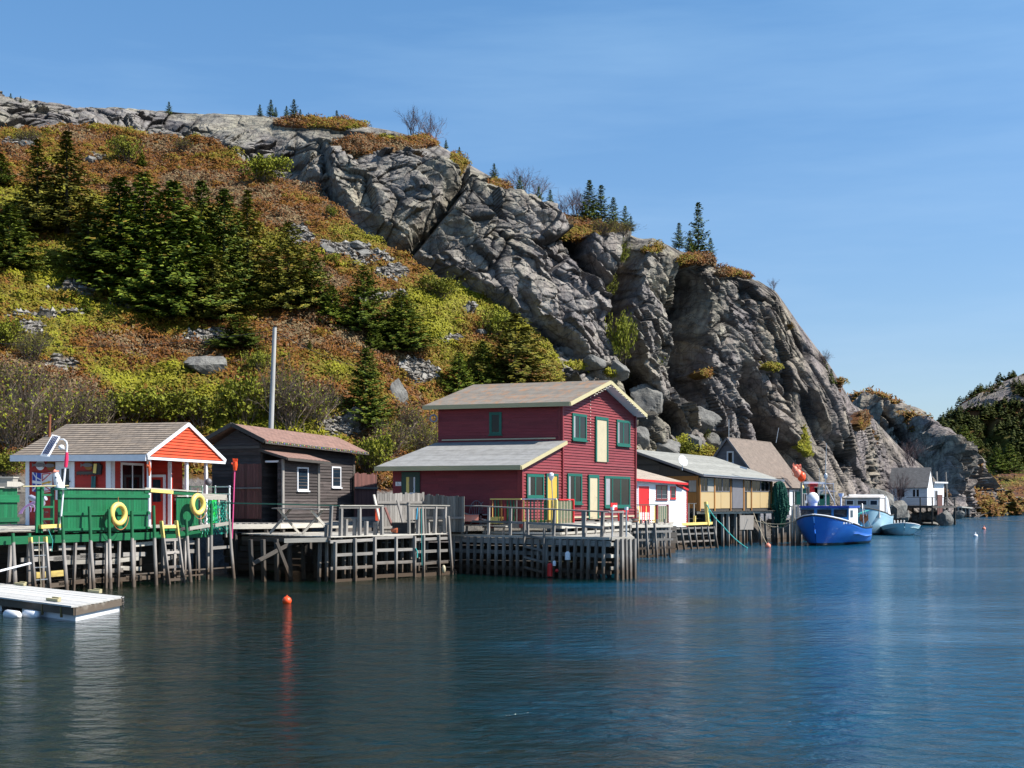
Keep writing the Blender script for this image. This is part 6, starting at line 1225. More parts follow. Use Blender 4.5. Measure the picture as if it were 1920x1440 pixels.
m = MB(); rect(m, wF, s0, s1, z0_, z1_, .041, .06); m.build('yellow_jamb', M_YEL, house)
s0, s1, z0_, z1_ = px(wF, 742.5, 753, 903.5, 911); m = MB(); rect(m, wF, s0, s1, z0_, z1_, .03, .05); sg = m.build('sign', M_WH, house, 'small white sign beside the left door'); m = MB()
for k in range(3): rect(m, wF, s0 + .06, s1 - .06 - .05 * k, z0_ + .04 + .05 * k, z0_ + .055 + .05 * k, .05, .054)
m.build('lettering', M_DKM, sg)
m = MB()
for k in range(26): t_ = k / 25; m.ball(hp(ridge + (GL - ridge) * t_, -.63, 8.58 - 1.3 * t_ - .04 * (k % 2)), .028, n=6, m=4)
for k in range(14): t_ = k / 13; m.ball(hp(ridge - 2.0 * t_, -.63, 8.58 - .6 * t_ - .04 * (k % 2)), .028, n=6, m=4)
for k in range(14): m.ball(wG.p(3.0 + .02 * (k % 2), 8.1 - .17 * k, .07), .026, n=6, m=4)
for k in range(34): m.ball(wG.p(-.0 + .03 * (k % 2), 7.1 - .14 * k, .08), .026, n=6, m=4); m.ball(wG.p(GL - .02 + .03 * (k % 2), 7.1 - .14 * k, .08), .024, n=6, m=4)
m.build('string_lights', paint('warm white bulbs', (.85, .8, .65)), house)
m = MB(); torus(m, wL.p(.1, 6.9, .15) + A(-.25, 0, 0), .16, .03, (.2, -1, 0), 20, 6); solo('coiled_cable', m, paint('blue grey cable', (.15, .22, .35)), 'coiled blue-grey cable hung at the upper left corner of the maroon house', 'cable')
# =============== PALISADE WHARF ===============
pw = thing('palisade_wharf', 'grey wharf walled with close vertical posts in front of the maroon house', 'wharf', (0, 56, 0))
Pa, Pb, Pc = A(*G(846, 57.2)), A(*G(1145, 51.6)), A(*G(1187, 52.6)); Pd = A(*G(1176, 62)); wP = Wall(Pa[:2], Pb[:2], (-.7, -.7)); wQ = Wall(Pb[:2], Pc[:2], (.1, -1)); wR = Wall(Pc[:2], Pd[:2], (1, -.3))
deck(pw, [Pa, Pb, Pc, Pd, A(*G(1000, 66)), A(*G(846, 64))], 1.62, dirv=(.8, -.6), m=M_GWL)
board(pw, wP.p(0, 1.60, .03), wP.p(wP.L, 1.60, .03), .06, .10, M_GWL, 'edge_beam'); board(pw, wQ.p(0, 1.59, .03), wQ.p(wQ.L, 1.59, .03), .06, .12, M_GWL, 'edge_beam')
for z_ in (1.42, .95, .30): board(pw, wP.p(0, z_, -.02), wP.p(wP.L, z_ - .02, -.02), .07, .16 if z_ < 1.3 else .22, M_GWD if z_ < .5 else M_GW)
for u_ in list(np.arange(852, 1146, 13.4)):
    s_ = wP.s(u_); k = rng.uniform(-.05, .05); sqpost(pw, wP.p(s_, 1.56, .06), wP.p(s_ + k, -.7, .09), .10, M_GW, 'palisade_post', up=np.append(wP.d, 0))
for u_ in (1153, 1162, 1170.5, 1178.5, 1186): s_ = wQ.s(u_); sqpost(pw, wQ.p(s_, 1.58, .08), wQ.p(s_ - .02, -.7, .10), .11, M_GW, 'palisade_post', up=np.append(wQ.d, 0))
for z_ in (1.38, .92, .45): board(pw, wQ.p(-.02, z_, .01), wQ.p(wQ.L, z_, .01), .06, .13, M_GWL)
for z_ in (1.40, .95, .40): board(pw, wR.p(0, z_, -.02), wR.p(wR.L, z_, -.02), .06, .13, M_GW)
for s_ in np.arange(.5, wR.L, .6): sqpost(pw, wR.p(s_, 1.55, .05), wR.p(s_, -.7, .08), .11, M_GW, 'palisade_post')
shade_crib(pw, Pa + A(.4, 1.6, 0), Pb + A(.6, 4.5, 0), -.5, 1.45, 6)
for k in range(5): a = wP.p(.9 + k * 1.5, 0, -1.2); sqpost(pw, A(a[0], a[1], 1.5), A(a[0] + rng.uniform(-.2, .2), a[1], -.7), .13, M_GWD, 'pile')
hr = thing('handrail', 'grey handrail with a round top pole along the palisade wharf', 'railing', tuple((Pa + Pb) / 2 + A(0, 0, 1.6)))
for u_, v_ in ((864, 948), (914, 950), (956, 952), (988, 953), (1037, 955), (1094, 957)): s_ = wP.s(u_); zt = wP.z(u_, v_); sqpost(hr, wP.p(s_, zt, -.06), wP.p(s_, 1.4, -.06), .10, M_GW)
m = MB(); pts = [wP.p(wP.s(u_), wP.z(u_, v_), -.02) for u_, v_ in ((845, 948), (900, 949), (960, 952), (1037, 955), (1100, 958), (1142, 959.5))]; m.tube(pts, .03, 8); m.build('top_pole', M_GW, hr)
for u0, u1, v0, v1 in ((864, 956, 977, 979), (956, 1037, 979, 983), (1037, 1130, 983, 989)): board(hr, wP.p(wP.s(u0), wP.z(u0, v0), -.02), wP.p(wP.s(u1), wP.z(u1, v1), -.02), .04, .09, M_GW, 'rail')
fr = thing('post_frame', 'tall grey portal frame at the near corner of the palisade wharf', 'frame', tuple(Pb))
for u_, d_ in ((1130, 52.0), (1165, 53.2), (1094.5, 53.0)): sqpost(fr, A(*G(u_, d_, zat(958, d_))), A(*G(u_, d_, 1.5)), .13, M_GW)
board(fr, A(*P(1128, 960, 52.0)), A(*P(1168, 960, 53.2)), .12, .07, M_GW, 'lintel'); board(fr, A(*P(1094, 987, 53)), A(*P(1142, 991, 51.9)), .04, .1, M_GW, 'rail')
for u_, lb in ((1147.5, 'left one of two slim metal poles with white caps at the palisade corner'), (1174, 'right one of two slim metal poles with white caps at the palisade corner')):
    t = thing('metal_pole', lb, 'pole', (0, 0, 0), 'slim metal poles at the palisade corner'); t.location = A(*G(u_, 52.3, 1.5)); q = MB(); q.tube([A(*G(u_, 52.3, 1.5)), A(*P(u_ + .5, 955, 52.3))], .035, 8); q.build('pole', M_MET, t); q = MB(); c = A(*P(u_ + .5, 953, 52.3)); q.tube([c - A(0, 0, .07), c + A(0, 0, .05)], .075, 10); q.build('cap', M_WH, t)
sw = thing('swim_ladder', 'grey timber ladder frame hung on the palisade wall, slanting', 'ladder', tuple(wP.p(wP.s(1005), 0, .2)))
for u_, vt in ((989, 978), (1026, 990)): board(sw, wP.p(wP.s(u_ - 2), .0, .18), wP.p(wP.s(u_), wP.z(u_, vt), .18), .06, .09, M_GW, 'side_rail', up=np.append(wP.n, 0))
for u0, v0, v1 in ((989, 1003, 1011), (989, 1024, 1033), (988, 1044, 1054), (987, 1063, 1073)): board(sw, wP.p(wP.s(u0), wP.z(u0, v0), .2), wP.p(wP.s(1026), wP.z(1026, v1), .2), .04, .09, M_GW, 'rung')
m = MB(); c = A(*P(1031, 1070, 53.2)); m.tube([c + A(0, 0, .22), c + A(0, 0, -.22)], [.10, .11], 12); m.ball(c + A(0, 0, .22), .1); solo('buoy', m, M_REDP, 'red cylindrical buoy seen between the palisade posts at the water', 'buoy')
m = MB(); c = A(*P(1044, 1070, 53.0)); m.ball(c, .07); solo('buoy', m, M_REDP, 'small red ball float just right of the red cylindrical buoy', 'buoy')
for u_, v_, r_, lb in ((1070, 1042, .11, 'white bottle float hanging behind the palisade'), (1045, 1056, .07, 'small pink-white float behind the palisade')):
    m = MB(); c = wP.p(wP.s(u_), wP.z(u_, v_), .19); m.tube([c + A(0, 0, r_ * 1.6), c + A(0, 0, r_), c - A(0, 0, r_ * 1.4)], [r_ * .4, r_, r_], 10); solo('float', m, M_WH, lb, 'float')
# raised deck in front of the house
rd = thing('house_deck', 'raised grey timber deck between the palisade wharf and the maroon house', 'deck', (4, 60, 1.6)); a, b = A(*G(905, 57.0)), A(*G(1052, 54.9)); c = A(*G(1258, 68.5))
c = A(*G(1183, 63.5))
deck(rd, [a, b, c, A(*G(1180, 72)), A(*G(960, 66)), A(*G(900, 64))], 2.12, dirv=Gd, m=M_GW)
for p_, q_ in ((a, b), (b, c)):
    board(rd, p_ + A(0, 0, 2.0), q_ + A(0, 0, 2.0), .06, .16, M_GWL); board(rd, p_ + A(0, 0, 1.72), q_ + A(0, 0, 1.72), .06, .10, M_GWL)
    n_ = int(np.linalg.norm(q_ - p_) / 1.3)
    for k in range(n_ + 1): x = p_ + (q_ - p_) * (k + .3) / (n_ + .6); sqpost(rd, x + A(.05, .05, 1.95), x + A(.05, .05, -.7 if p_ is b else 1.6), .11, M_GW, 'pile')
shade_crib(rd, A(*G(1080, 60.5)), A(*G(1178, 66)), -.4, 1.9, 7)
def pickets(u0, D0, u1, D1, zt, zb, label, cols, postm, topm, posts=(), cap=True):
    W_ = Wall(G(u0, D0)[:2], G(u1, D1)[:2], (.5, -1)); t = thing('picket_rail', label, 'railing', tuple(W_.p(W_.L / 2, zb)), 'coloured picket railings around the house deck'); n_ = max(4, int(W_.L / .145)); 
    for k in range(n_): s_ = (k + .5) * W_.L / n_; q = MB(); rect(q, W_, s_ - .03, s_ + .03, zb, zt - .05, .0, .025); q.build('picket', cols[(k * 5 + k // 3) % len(cols)], t)
    board(t, W_.p(0, zt, .01), W_.p(W_.L, zt, .01), .12, .05, topm, 'top_rail'); board(t, W_.p(0, zb + .12, -.03), W_.p(W_.L, zb + .12, -.03), .04, .07, postm, 'bottom_rail')
    for f in posts: q = MB(); rect(q, W_, W_.L * f - .07, W_.L * f + .07, zb - .2, zt - .02, -.05, .07); q.build('post', postm, t)
    return t
PK = [M_YEL, M_GRN, M_CREAM, M_MAR, M_YEL, M_TEAL, M_CREAM, M_OCH, M_GRN]; m_mp = paint('maroon paint', (.16, .02, .02)); PK2 = [M_CREAM, M_GRN, M_CREAM, M_DKG]
pickets(920, 56.6, 978, 55.9, 3.14, 2.12, 'many-coloured picket railing with a yellow top before the maroon lean-to', PK, m_mp, M_YEL, (0.02, .99)); pickets(979, 55.8, 1044, 55.3, 3.14, 2.12, 'many-coloured picket railing with a white top under the lean-to window', [M_YEL, M_OCH, M_GRN, M_PKB, M_TEAL, M_OCH], M_YEL, M_WH, (.97,))
pickets(1046, 55.4, 1074, 57.6, 3.12, 2.12, 'short cream and green picket railing with a red top beside the cream door', PK2, M_REDP, M_REDP, (.98,)); pickets(1187, 75.0, 1232, 76.5, 2.86, 1.85, 'red, yellow and white picket railing with a dark green top before the red door', [M_REDP, M_YEL, M_REDP, M_CREAM, M_YEL, M_WH], m_mp, M_DKG, (.98,)); pickets(1233, 76.5, 1252, 78.5, 2.85, 1.85, 'narrow green and cream picket railing at the white shed', PK2, m_mp, M_MAR, (.97,))
# furniture on the deck
t = thing('bench', 'red wooden bench with a white fish on its back, by the maroon gable', 'bench', tuple(A(*G(1160, 63.5, 2.12)))); Wb = Wall(G(1144, 62.5)[:2], G(1183, 64.2)[:2], (.4, -1))
m = MB(); rect(m, Wb, 0, 1.0, 2.55, 2.62, 0, .45); m.build('seat', M_REDP, t); m = MB(); rect(m, Wb, 0, .62, 2.66, 2.98, .0, .04); bk = m.build('backrest', M_REDP, t); m = MB(); m.prism([Wb.p(.12, 2.82, .05), Wb.p(.3, 2.88, .05), Wb.p(.5, 2.84, .05), Wb.p(.56, 2.9, .05), Wb.p(.56, 2.76, .05), Wb.p(.5, 2.8, .05), Wb.p(.3, 2.76, .05)], np.append(Wb.n * .01, 0)); m.build('fish_motif', M_WH, bk)
for s_ in (.05, .92):
    for o_ in (.03, .40): sqpost(t, Wb.p(s_, 2.56, o_), Wb.p(s_, 2.12, o_), .06, M_REDP, 'leg')
m = MB(); c = A(*G(1187, 74.0, 1.86)); m.tube([c + A(0, 0, z_) for z_ in (0, .15, .4, .65, .8)], [.26, .31, .335, .31, .26], 16); o = thing('barrel', 'old wooden barrel with rusty hoops beside the red bench', 'barrel', tuple(c)); m.build('staves', M_GW, o)
for z_, r_ in ((.1, .305), (.28, .338), (.52, .338), (.7, .305)): q = MB(); q.tube([c + A(0, 0, z_ - .02), c + A(0, 0, z_ + .02)], r_, 16, cap=False); q.build('hoop', M_RUST, o)
for u_, lb in ((893, 'left hoop-back chair before the maroon lean-to wall'), (911, 'right hoop-back chair before the maroon lean-to wall')):
    c = A(*G(u_, 57.0, 2.0)); t = thing('garden_chair', lb, 'chair', tuple(c), 'hoop-back chairs by the lean-to'); q = MB(); pts = [c + A(.3 * math.cos(a), .1, .52 + .55 * math.sin(a)) for a in np.linspace(0, math.pi, 14)]; q.tube(pts, .018, 6)
    for k in (-2, -1, 0, 1, 2): q.tube([c + A(.08 * k, .08, .5), c + A(.11 * k, .1, .52 + .55 * math.sqrt(max(.05, 1 - (.11 * k / .3) ** 2)))], .009, 5)
    q.build('hoop_back', M_GREYP, t); q = MB(); q.box(c + A(0, -.1, .48), .55, .45, .05); q.build('seat', M_GREYP, t)
    for sx in (-.22, .22):
        for sy in (-.28, .08): sqpost(t, c + A(sx, sy, .46), c + A(sx * 1.1, sy, 0), .035, M_GREYP, 'leg')
t = thing('garden_lamp', 'white globe lamp on a thin pole by the ochre side door', 'lamp', tuple(A(*G(1035, 57.6, 2.12)))); m = MB(); m.tube([A(*G(1038, 55.9, 2.1)), A(*P(1034, 893, 55.9))], .022, 6); m.build('pole', M_MET, t); m = MB(); c = A(*P(1033.5, 890, 55.9)); m.ball(c, .11, .11, .09); m.tube([c - A(0, 0, .06), c - A(0, 0, .25)], [.15, .05], 10); m.build('globe', M_WH, t)
for i, (u_, v_, lb) in enumerate(((884, 972, 'pinkish flat box on the deck before the lean-to'), (932, 976, 'yellow tub on the deck under the coloured pickets'))): m = MB(); c = A(*P(u_, v_, 56.6)); m.box(c, .6, .4, .25); m.box(c + A(0, 0, .14), .64, .44, .03); solo('storage_tub', m, M_PKB if i == 0 else M_YEL, lb, 'box')
t = thing('low_table', 'long low grey bench table on the deck left of the coloured railing', 'table', tuple(A(*G(900, 56.2, 1.62)))); 
for k in range(3): board(t, A(*P(872, 984, 57.0)) + A(0, .16 * k, 0), A(*P(950, 987, 55.6)) + A(0, .16 * k, 0), .15, .05, M_GWL, 'plank', up=(0, 0, 1))
for u_, D_ in ((876, 57.1), (910, 56.5), (945, 55.9)): sqpost(t, A(*G(u_, D_, 2.0)), A(*G(u_, D_, 1.6)), .08, M_GW, 'leg')
m = MB(); m.beam(A(*P(870, 962, 57.3)), A(*P(913, 976, 56.6)), .12, .04); solo('loose_plank', m, M_GWL, 'loose pale plank lying slanted before the lean-to wall', 'plank')
for i in range(3): c = A(*P(1112 + 14 * i, 981, 61)); m = MB(); m.box(c, .5, .35, .18); m.box(c + A(0, 0, .1), .54, .38, .03); solo('deck_box', m, M_GWL, ['pale crate at the foot of the cream door', 'pale crate right of the cream door', 'pale crate left of the red bench'][i], 'crate')
# lattice between palisade and white shed
lw = thing('slanted_lattice', 'grey slanted lattice of posts and rails right of the palisade wharf', 'wharf', tuple(A(*G(1225, 72)))); 
for (ut, vt, ub) in ((1193.7, 980, 1198), (1210.6, 976, 1216), (1227, 980, 1232), (1242.5, 999, 1247.5), (1252, 990, 1257)): D_ = 71.8 + (ut - 1193) * .02; sqpost(lw, A(*P(ut, vt, D_)), A(*G(ub, D_ - .4, -.6)), .11, M_GW, 'upright')
for u0, u1, v0, v1 in ((1188, 1260, 998, 996), (1186, 1262, 1013, 1011), (1190, 1262, 1029, 1026), (1190, 1252, 1043.5, 1041)): board(lw, A(*P(u0, v0, 72.1)), A(*P(u1, v1, 72.8)), .06, .12, M_GW if v0 < 1020 else M_GWD)
for k in range(9): x = A(*G(1194 + 7.6 * k, 73.5 + .3 * k)); sqpost(lw, x + A(0, 0, 1.75 + .3 * (k % 2)), x + A(0, 0, -.7), .11, M_GW, 'pile')
deck(lw, [A(*G(1180, 72.6)), A(*G(1260, 74.5)), A(*G(1262, 84)), A(*G(1182, 80))], 1.80, dirv=(.5, .86), m=M_GWL); shade_crib(lw, A(*G(1182, 77)), A(*G(1262, 79)), -.4, 1.6, 6)
board(lw, A(*G(1182, 72.4, 1.70)), A(*G(1261, 74.3, 1.70)), .08, .16, M_GWL)
# =============== WHITE SHED ===============
w1, w2 = A(*G(1186, 80.0)), A(*G(1287, 85.4)); WS = Wall(w1[:2], w2[:2], (.6, -1)); sh_ = thing('white_shed', 'small white clapboard shed with red door and red trim beside the maroon house', 'shed', tuple(WS.p(2.5, 1.5, -1)))
bn = -WS.n; bk_ = lambda s_, o_: WS.p(s_, 0, -o_)
m = MB(); tp = [(0, 4.40), (WS.L * .76, 4.32), (WS.L * .80, 4.0), (WS.L, 3.75)]; clap(m, WS, 1.45, tp, .12, proud=.03); wallback(m, WS, 1.45, tp); Wr = Wall(WS.p(WS.L, 0), WS.p(WS.L, 0, -3.2), WS.d); clap(m, Wr, 1.45, [(0, 3.75), (3.2, 4.6)], .12); wallback(m, Wr, 1.45, [(0, 3.75), (3.2, 4.6)]); Wl = Wall(WS.p(0, 0), WS.p(0, 0, -3.2), -WS.d); wallback(m, Wl, 1.45, 5.0); m.build('wall', M_WCL, sh_)
m = MB(); slab(m, WS.p(-.2, 4.43, .35), WS.p(WS.L * .92, 4.25, .35), WS.p(WS.L * .30, 5.58, -2.9), WS.p(-.2, 5.58, -2.9), .05); slab(m, WS.p(WS.L * .92, 4.25, .35), WS.p(WS.L * 1.02, 3.9, -3.0), WS.p(WS.L * .35, 5.5, -3.1), WS.p(WS.L * .30, 5.57, -2.9), .05); m.build('roof', R_BE, sh_)
m = MB(); m.beam(WS.p(-.2, 4.36, .37), WS.p(WS.L * .93, 4.17, .37), .04, .14); m.beam(WS.p(WS.L * .8, 4.12, .08), WS.p(WS.L + .12, 3.80, .08), .05, .12); rect(m, WS, WS.L - .05, WS.L + .04, 1.45, 3.75, .0, .05); m.build('red_trim', M_REDP, sh_)
door(sh_, WS, px(WS, 1195, 1216.5, 910, 960), M_REDP, M_WH, .05); window(sh_, WS, px(WS, 1229, 1250.5, 909.5, 937), m_mp, M_GLB, .07); window(sh_, WS, px(WS, 1256, 1266, 912, 935), M_REDP, M_GLB, .06, mul=())
yd = thing('yellow_edged_dock', 'small dock with a slanted grey lattice front and a yellow kerb', 'dock', tuple(A(*G(1300, 86)))); y0, y1 = A(*G(1262, 84.3)), A(*G(1334, 87.6)); WY = Wall(y0[:2], y1[:2], (.6, -1))
deck(yd, [WY.p(-.9, 0), WY.p(WY.L, 0), WY.p(WY.L, 0, -3), WY.p(-.9, 0, -3)], 1.55, m=M_GWL, dirv=WY.d)
for u_ in (1262, 1274.6, 1288, 1300.6, 1313, 1324.6, 1337): s_ = WY.s(u_); sqpost(yd, WY.p(s_, 1.42, .08), WY.p(s_ + .22, -.6, .3), .12, M_GW, 'upright')
for z_ in (1.35, .98, .5, .06): board(yd, WY.p(-.1, z_, .06 + .1 * (1.4 - z_)), WY.p(WY.L + .1, z_, .06 + .1 * (1.4 - z_)), .06, .11, M_GW if z_ > .3 else M_GWD)
board(yd, WY.p(-.3, 1.60, .02), WY.p(WY.L, 1.64, .02), .14, .16, M_YEL, 'kerb')
for u_ in (1258, 1273, 1287, 1309): s_ = WY.s(u_); sqpost(yd, WY.p(s_, 1.5, -.3), WY.p(s_, 2.15, -.3), .12, M_YEL, 'kerb_post')
sqpost(yd, A(*G(1328, 87.2, 1.5)), A(*P(1324, 941, 87.2)), .2, M_YEL, 'mooring_post'); shade_crib(yd, WY.p(-.5, 0, -2.5), WY.p(WY.L, 0, -2.2), -.4, 1.45, 6)
for u_ in (1301, 1291): m = MB(); m.tube([A(*G(u_, 87, 1.5)), A(*P(u_, 944, 87))], .05, 8); m.beam(A(*P(u_ - 5, 944, 87)), A(*P(u_ + 5, 944, 87)), .05, .05); solo('bollard_post', m, M_GW, 'grey T-topped post on the yellow-edged dock, %s one' % ('right' if u_ > 1295 else 'left'), 'post', 'grey T-topped posts')
# =============== PLYWOOD SHED ===============
f0, f1_ = A(*G(1310, 88)), A(*G(1449, 97)); WP = Wall(f0[:2], f1_[:2], (.8, -.6)); ps = thing('stilt_shed', 'long low shed on stilts with plywood panels and mossy grey roof', 'shed', tuple(WP.p(5, 2.4, -2)))
bd = A(-.8, .6); PF = Fr(tuple(f0[:2]), tuple(WP.d), tuple(bd)); zE = lambda a: 4.78 - .02 * a
m = MB(); slab(m, PF(-.3, -.5, 4.84), PF(11.9, -.5, 4.60), PF(11.9, 5.2, 6.45), PF(-.3, 5.2, 6.66), .07); slab(m, PF(-.3, 9.6, 5.1), PF(11.9, 9.6, 5.0), PF(11.9, 5.2, 6.44), PF(-.3, 5.2, 6.65), .07); m.build('roof', R_MOSS, ps)
m = MB(); m.beam(PF(-.35, -.53, 4.78), PF(11.95, -.53, 4.54), .04, .13); m.beam(PF(-.33, -.5, 4.76), PF(-.33, 5.2, 6.57), .04, .14); m.build('fascia', M_GREYP, ps); m = MB(); m.beam(PF(-.36, -.56, 4.85), PF(11.95, -.56, 4.62), .06, .05); m.build('drip_edge', M_MET, ps)
WL_ = Wall(PF(0, 3.0, 0), PF(0, 0, 0), (-.6, -1)); WL2 = Wall(PF(0, 9, 0), PF(0, 3.0, 0), (-.6, -1))
def pan(W_, u0, u1, v0, v1, m_, nm, o0=0., o1=.03, lab=None): q = MB(); rect(q, W_, W_.s(u0), W_.s(u1), W_.z((u0 + u1) / 2, v1), W_.z((u0 + u1) / 2, v0), o0, o1); return q.build(nm, m_, ps, lab)
m = MB(); wallback(m, WP, 2.4, [(0, 4.72), (WP.L, 4.5)]); wallback(m, WL_, 2.4, [(0, 5.6), (WL_.L, 4.72)]); clap(m, WL2, 2.4, [(0, 4.9), (4.0, 6.4), (WL2.L, 5.65)], .14); wallback(m, WL2, 2.4, [(0, 4.9), (4.0, 6.4), (WL2.L, 5.65)])
Wb_ = Wall(PF(0, 9, 0), PF(11.2, 9, 0), (-.8, .6)); wallback(m, Wb_, 2.4, 4.8); Wc_ = Wall(PF(11.2, 0, 0), PF(11.2, 9, 0), (.6, .8)); wallback(m, Wc_, 2.4, [(0, 4.5), (5.2, 6.3), (9, 4.9)]); m.build('wall', M_GWD, ps)
for a in ((1311, 1350.5, 923, 953.5), (1351, 1371, 923, 953), (1399.5, 1424, 923, 952.5), (1424.5, 1446, 923, 952)): pan(WP, *a, M_PLY, 'plywood_panel', .01, .04)
pan(WL_, 1288, 1309.5, 923, 953, M_OCH, 'plywood_panel', .01, .04); pan(WP, 1372, 1392, 897, 953, M_GREYP, 'door', .01, .05, 'dark violet-grey door'); pan(WP, 1326.5, 1339, 896, 922, M_GWL, 'board_panel', .01, .035); pan(WL_, 1292, 1308, 900, 922, M_GW, 'board_panel', .0, .03)
for a in ((1313, 1326), (1340, 1353), (1353.5, 1367), (1395, 1406), (1409, 1425), (1425.5, 1441)): window(ps, WP, px(WP, a[0], a[1], 895.5, 922), M_GREYP, M_GLASS, .05, mul=(.5,), bars=(.5,), sill=False, out=.05)
for u_ in (1311, 1338.5, 1368.5, 1393, 1407.5, 1445): q = MB(); s_ = WP.s(u_); rect(q, WP, s_ - .06, s_ + .06, 2.4, 4.62, .03, .09); q.build('stud', M_OCH, ps)
m = MB(); rect(m, WL_, 0, WL_.L, 4.45, 4.75, .0, .04); rect(m, WL_, WL_.L - .16, WL_.L, 2.4, 4.45, .0, .05); rect(m, WL_, WL_.L * .35, WL_.L * .42, 2.4, 4.45, .0, .05); m.build('side_boarding', M_OCH, ps)
board(ps, WP.p(-.2, 2.32, .12), WP.p(WP.L + .1, 2.30, .12), .3, .16, M_GWL, 'floor_beam'); deck(ps, [WP.p(-.2, 0, .5), WP.p(WP.L, 0, .5), WP.p(WP.L, 0, -6), WP.p(-.2, 0, -6)], 2.42, m=M_GWD, dirv=bd)
for u_ in (1352, 1362, 1377, 1391, 1402, 1421, 1431, 1446, 1338): s_ = WP.s(u_); sqpost(ps, WP.p(s_, 2.3, .1), WP.p(s_ + rng.uniform(-.15, .15), -.8, .2), .16, M_GW, 'pile')
for s_ in np.arange(.5, 11, 1.3): sqpost(ps, WP.p(s_, 2.3, -2), WP.p(s_, -.8, -2), .16, M_GWD, 'pile')
shade_crib(ps, WP.p(-.5, 0, -3), WP.p(WP.L + 1, 0, -3), -.4, 2.2, 8)
m = MB(); m.prism([WP.p(WP.s(1380), WP.z(1380, 966), .28), WP.p(WP.s(1406), WP.z(1406, 966), .28), WP.p(WP.s(1405), WP.z(1405, 993), .28), WP.p(WP.s(1380), WP.z(1380, 993), .28)], np.append(WP.n * .03, 0)); solo('notice_board', m, M_GW, 'blank weathered plywood sheet hung on the piles of the stilt shed', 'board')
t = thing('satellite_dish', 'white satellite dish at the corner of the mossy shed roof', 'satellite dish', tuple(A(*P(1279, 882, 88)))); c = A(*P(1280, 864, 88)); ax = unit((.5, -.8, .35)); e1 = unit(np.cross(ax, A(0, 0, 1))); e2 = np.cross(ax, e1); m = MB(); vs = []; fs = []
for i in range(5):
    for k in range(20): rr = .36 * i / 4; a_ = 2 * math.pi * k / 20; vs.append(c + (e1 * math.cos(a_) + e2 * math.sin(a_) * 1.05) * rr + ax * (rr * rr * .5))
for i in range(4):
    for k in range(20): fs.append((i * 20 + k, i * 20 + (k + 1) % 20, (i + 1) * 20 + (k + 1) % 20, (i + 1) * 20 + k))
m.add(vs, fs, None, None, True); m.build('dish', M_WH, t); m = MB(); m.tube([c, c + A(0, .15, -.2), A(*P(1279, 882, 88))], .03, 6); m.tube([c - e2 * -.3 + ax * .05, c + ax * .4], .012, 5); m.ball(c + ax * .4, .04); m.build('mount', M_MET, t)
m = MB(); m.box(A(*P(1394, 877, 92)), .5, .3, .12, ex=(.8, -.1, -.2)); solo('roof_vent', m, M_WH, 'small white box lying on the mossy roof', 'vent')
# =============== STEEP-ROOF SHED ===============
e1_, e2_ = A(19.0, 102.0), A(23.8, 110.2); WE = Wall(e1_, e2_, (.86, -.5)); ss = thing('steep_roof_shed', 'grey shed with a steep brown shingle roof under the cliff', 'shed', tuple(WE.p(4, 2.2, -2))); SF = Fr(tuple(e1_), tuple(WE.d), tuple(-WE.n)); zt_, zb_ = 7.95, 4.62
m = MB(); slab(m, SF(-.3, -.35, zb_ - .45), SF(9.8, -.35, zb_ - .45), SF(9.8, 2.6, zt_ + .1), SF(-.3, 2.6, zt_ + .1), .07); slab(m, SF(-.3, 5.55, zb_ - .45), SF(9.8, 5.55, zb_ - .45), SF(9.8, 2.6, zt_ + .09), SF(-.3, 2.6, zt_ + .09), .07); m.build('roof', R_BR, ss)
m = MB(); m.beam(SF(-.34, -.35, zb_ - .52), SF(-.34, 2.6, zt_ + .02), .04, .14); m.beam(SF(-.34, 5.55, zb_ - .52), SF(-.34, 2.6, zt_ + .02), .04, .14); m.build('rake_trim', M_GREYP, ss)
Wg = Wall(SF(0, 5.2, 0), SF(0, 0, 0), (-.5, -1)); m = MB(); tp = [(0, zb_ - .1), (2.6, zt_ - .05), (5.2, zb_ - .1)]; clap(m, Wg, 2.2, tp, .14); wallback(m, Wg, 2.2, tp); clap(m, WE, 1.6, zb_ - .3, .14); wallback(m, WE, 1.6, zb_ - .3); Wz = Wall(SF(9.5, 0, 0), SF(9.5, 5.2, 0), (.5, 1)); wallback(m, Wz, 1.6, tp); m.build('wall', M_GREYP, ss)
window(ss, Wg, px(Wg, 1363, 1376, 846, 870), M_WH, M_GLB, .12, mul=(), bars=(.5,)); door(ss, WE, (WE.s(1478), WE.s(1490), 2.0, 4.1), M_WH, M_GREYP, .12)
for u_, D_, v0, v1, lb in ((1366.5, 103, 786, 824, 'thin vertical aerial at the near ridge end of the steep roof'), (1455, 111, 802, 830, 'thin aerial at the far ridge end of the steep roof')): m = MB(); m.tube([A(*P(u_, v1, D_)), A(*P(u_ + (5 if u_ > 1400 else 0), v0, D_))], .03, 6); solo('aerial', m, M_MET, lb, 'aerial', 'roof aerials')
gw = thing('gear_wharf', 'cluttered timber wharf with posts beside the blue boat', 'wharf', tuple(A(*G(1480, 102)))); deck(gw, [A(*G(1450, 97.5)), A(*G(1492, 101)), A(*G(1600, 116)), A(*G(1540, 122)), A(*G(1440, 104))], 1.75, m=M_GW, dirv=(.5, .86))
for u_, D_ in ((1456, 98), (1466, 99), (1478, 100), (1500, 102), (1512, 104), (1530, 107), (1550, 110)): sqpost(gw, A(*G(u_, D_, 1.7)), A(*G(u_, D_, -.8)), .22, M_GW, 'pile')
shade_crib(gw, A(*G(1450, 100)), A(*G(1500, 105)), -.4, 1.6, 6)
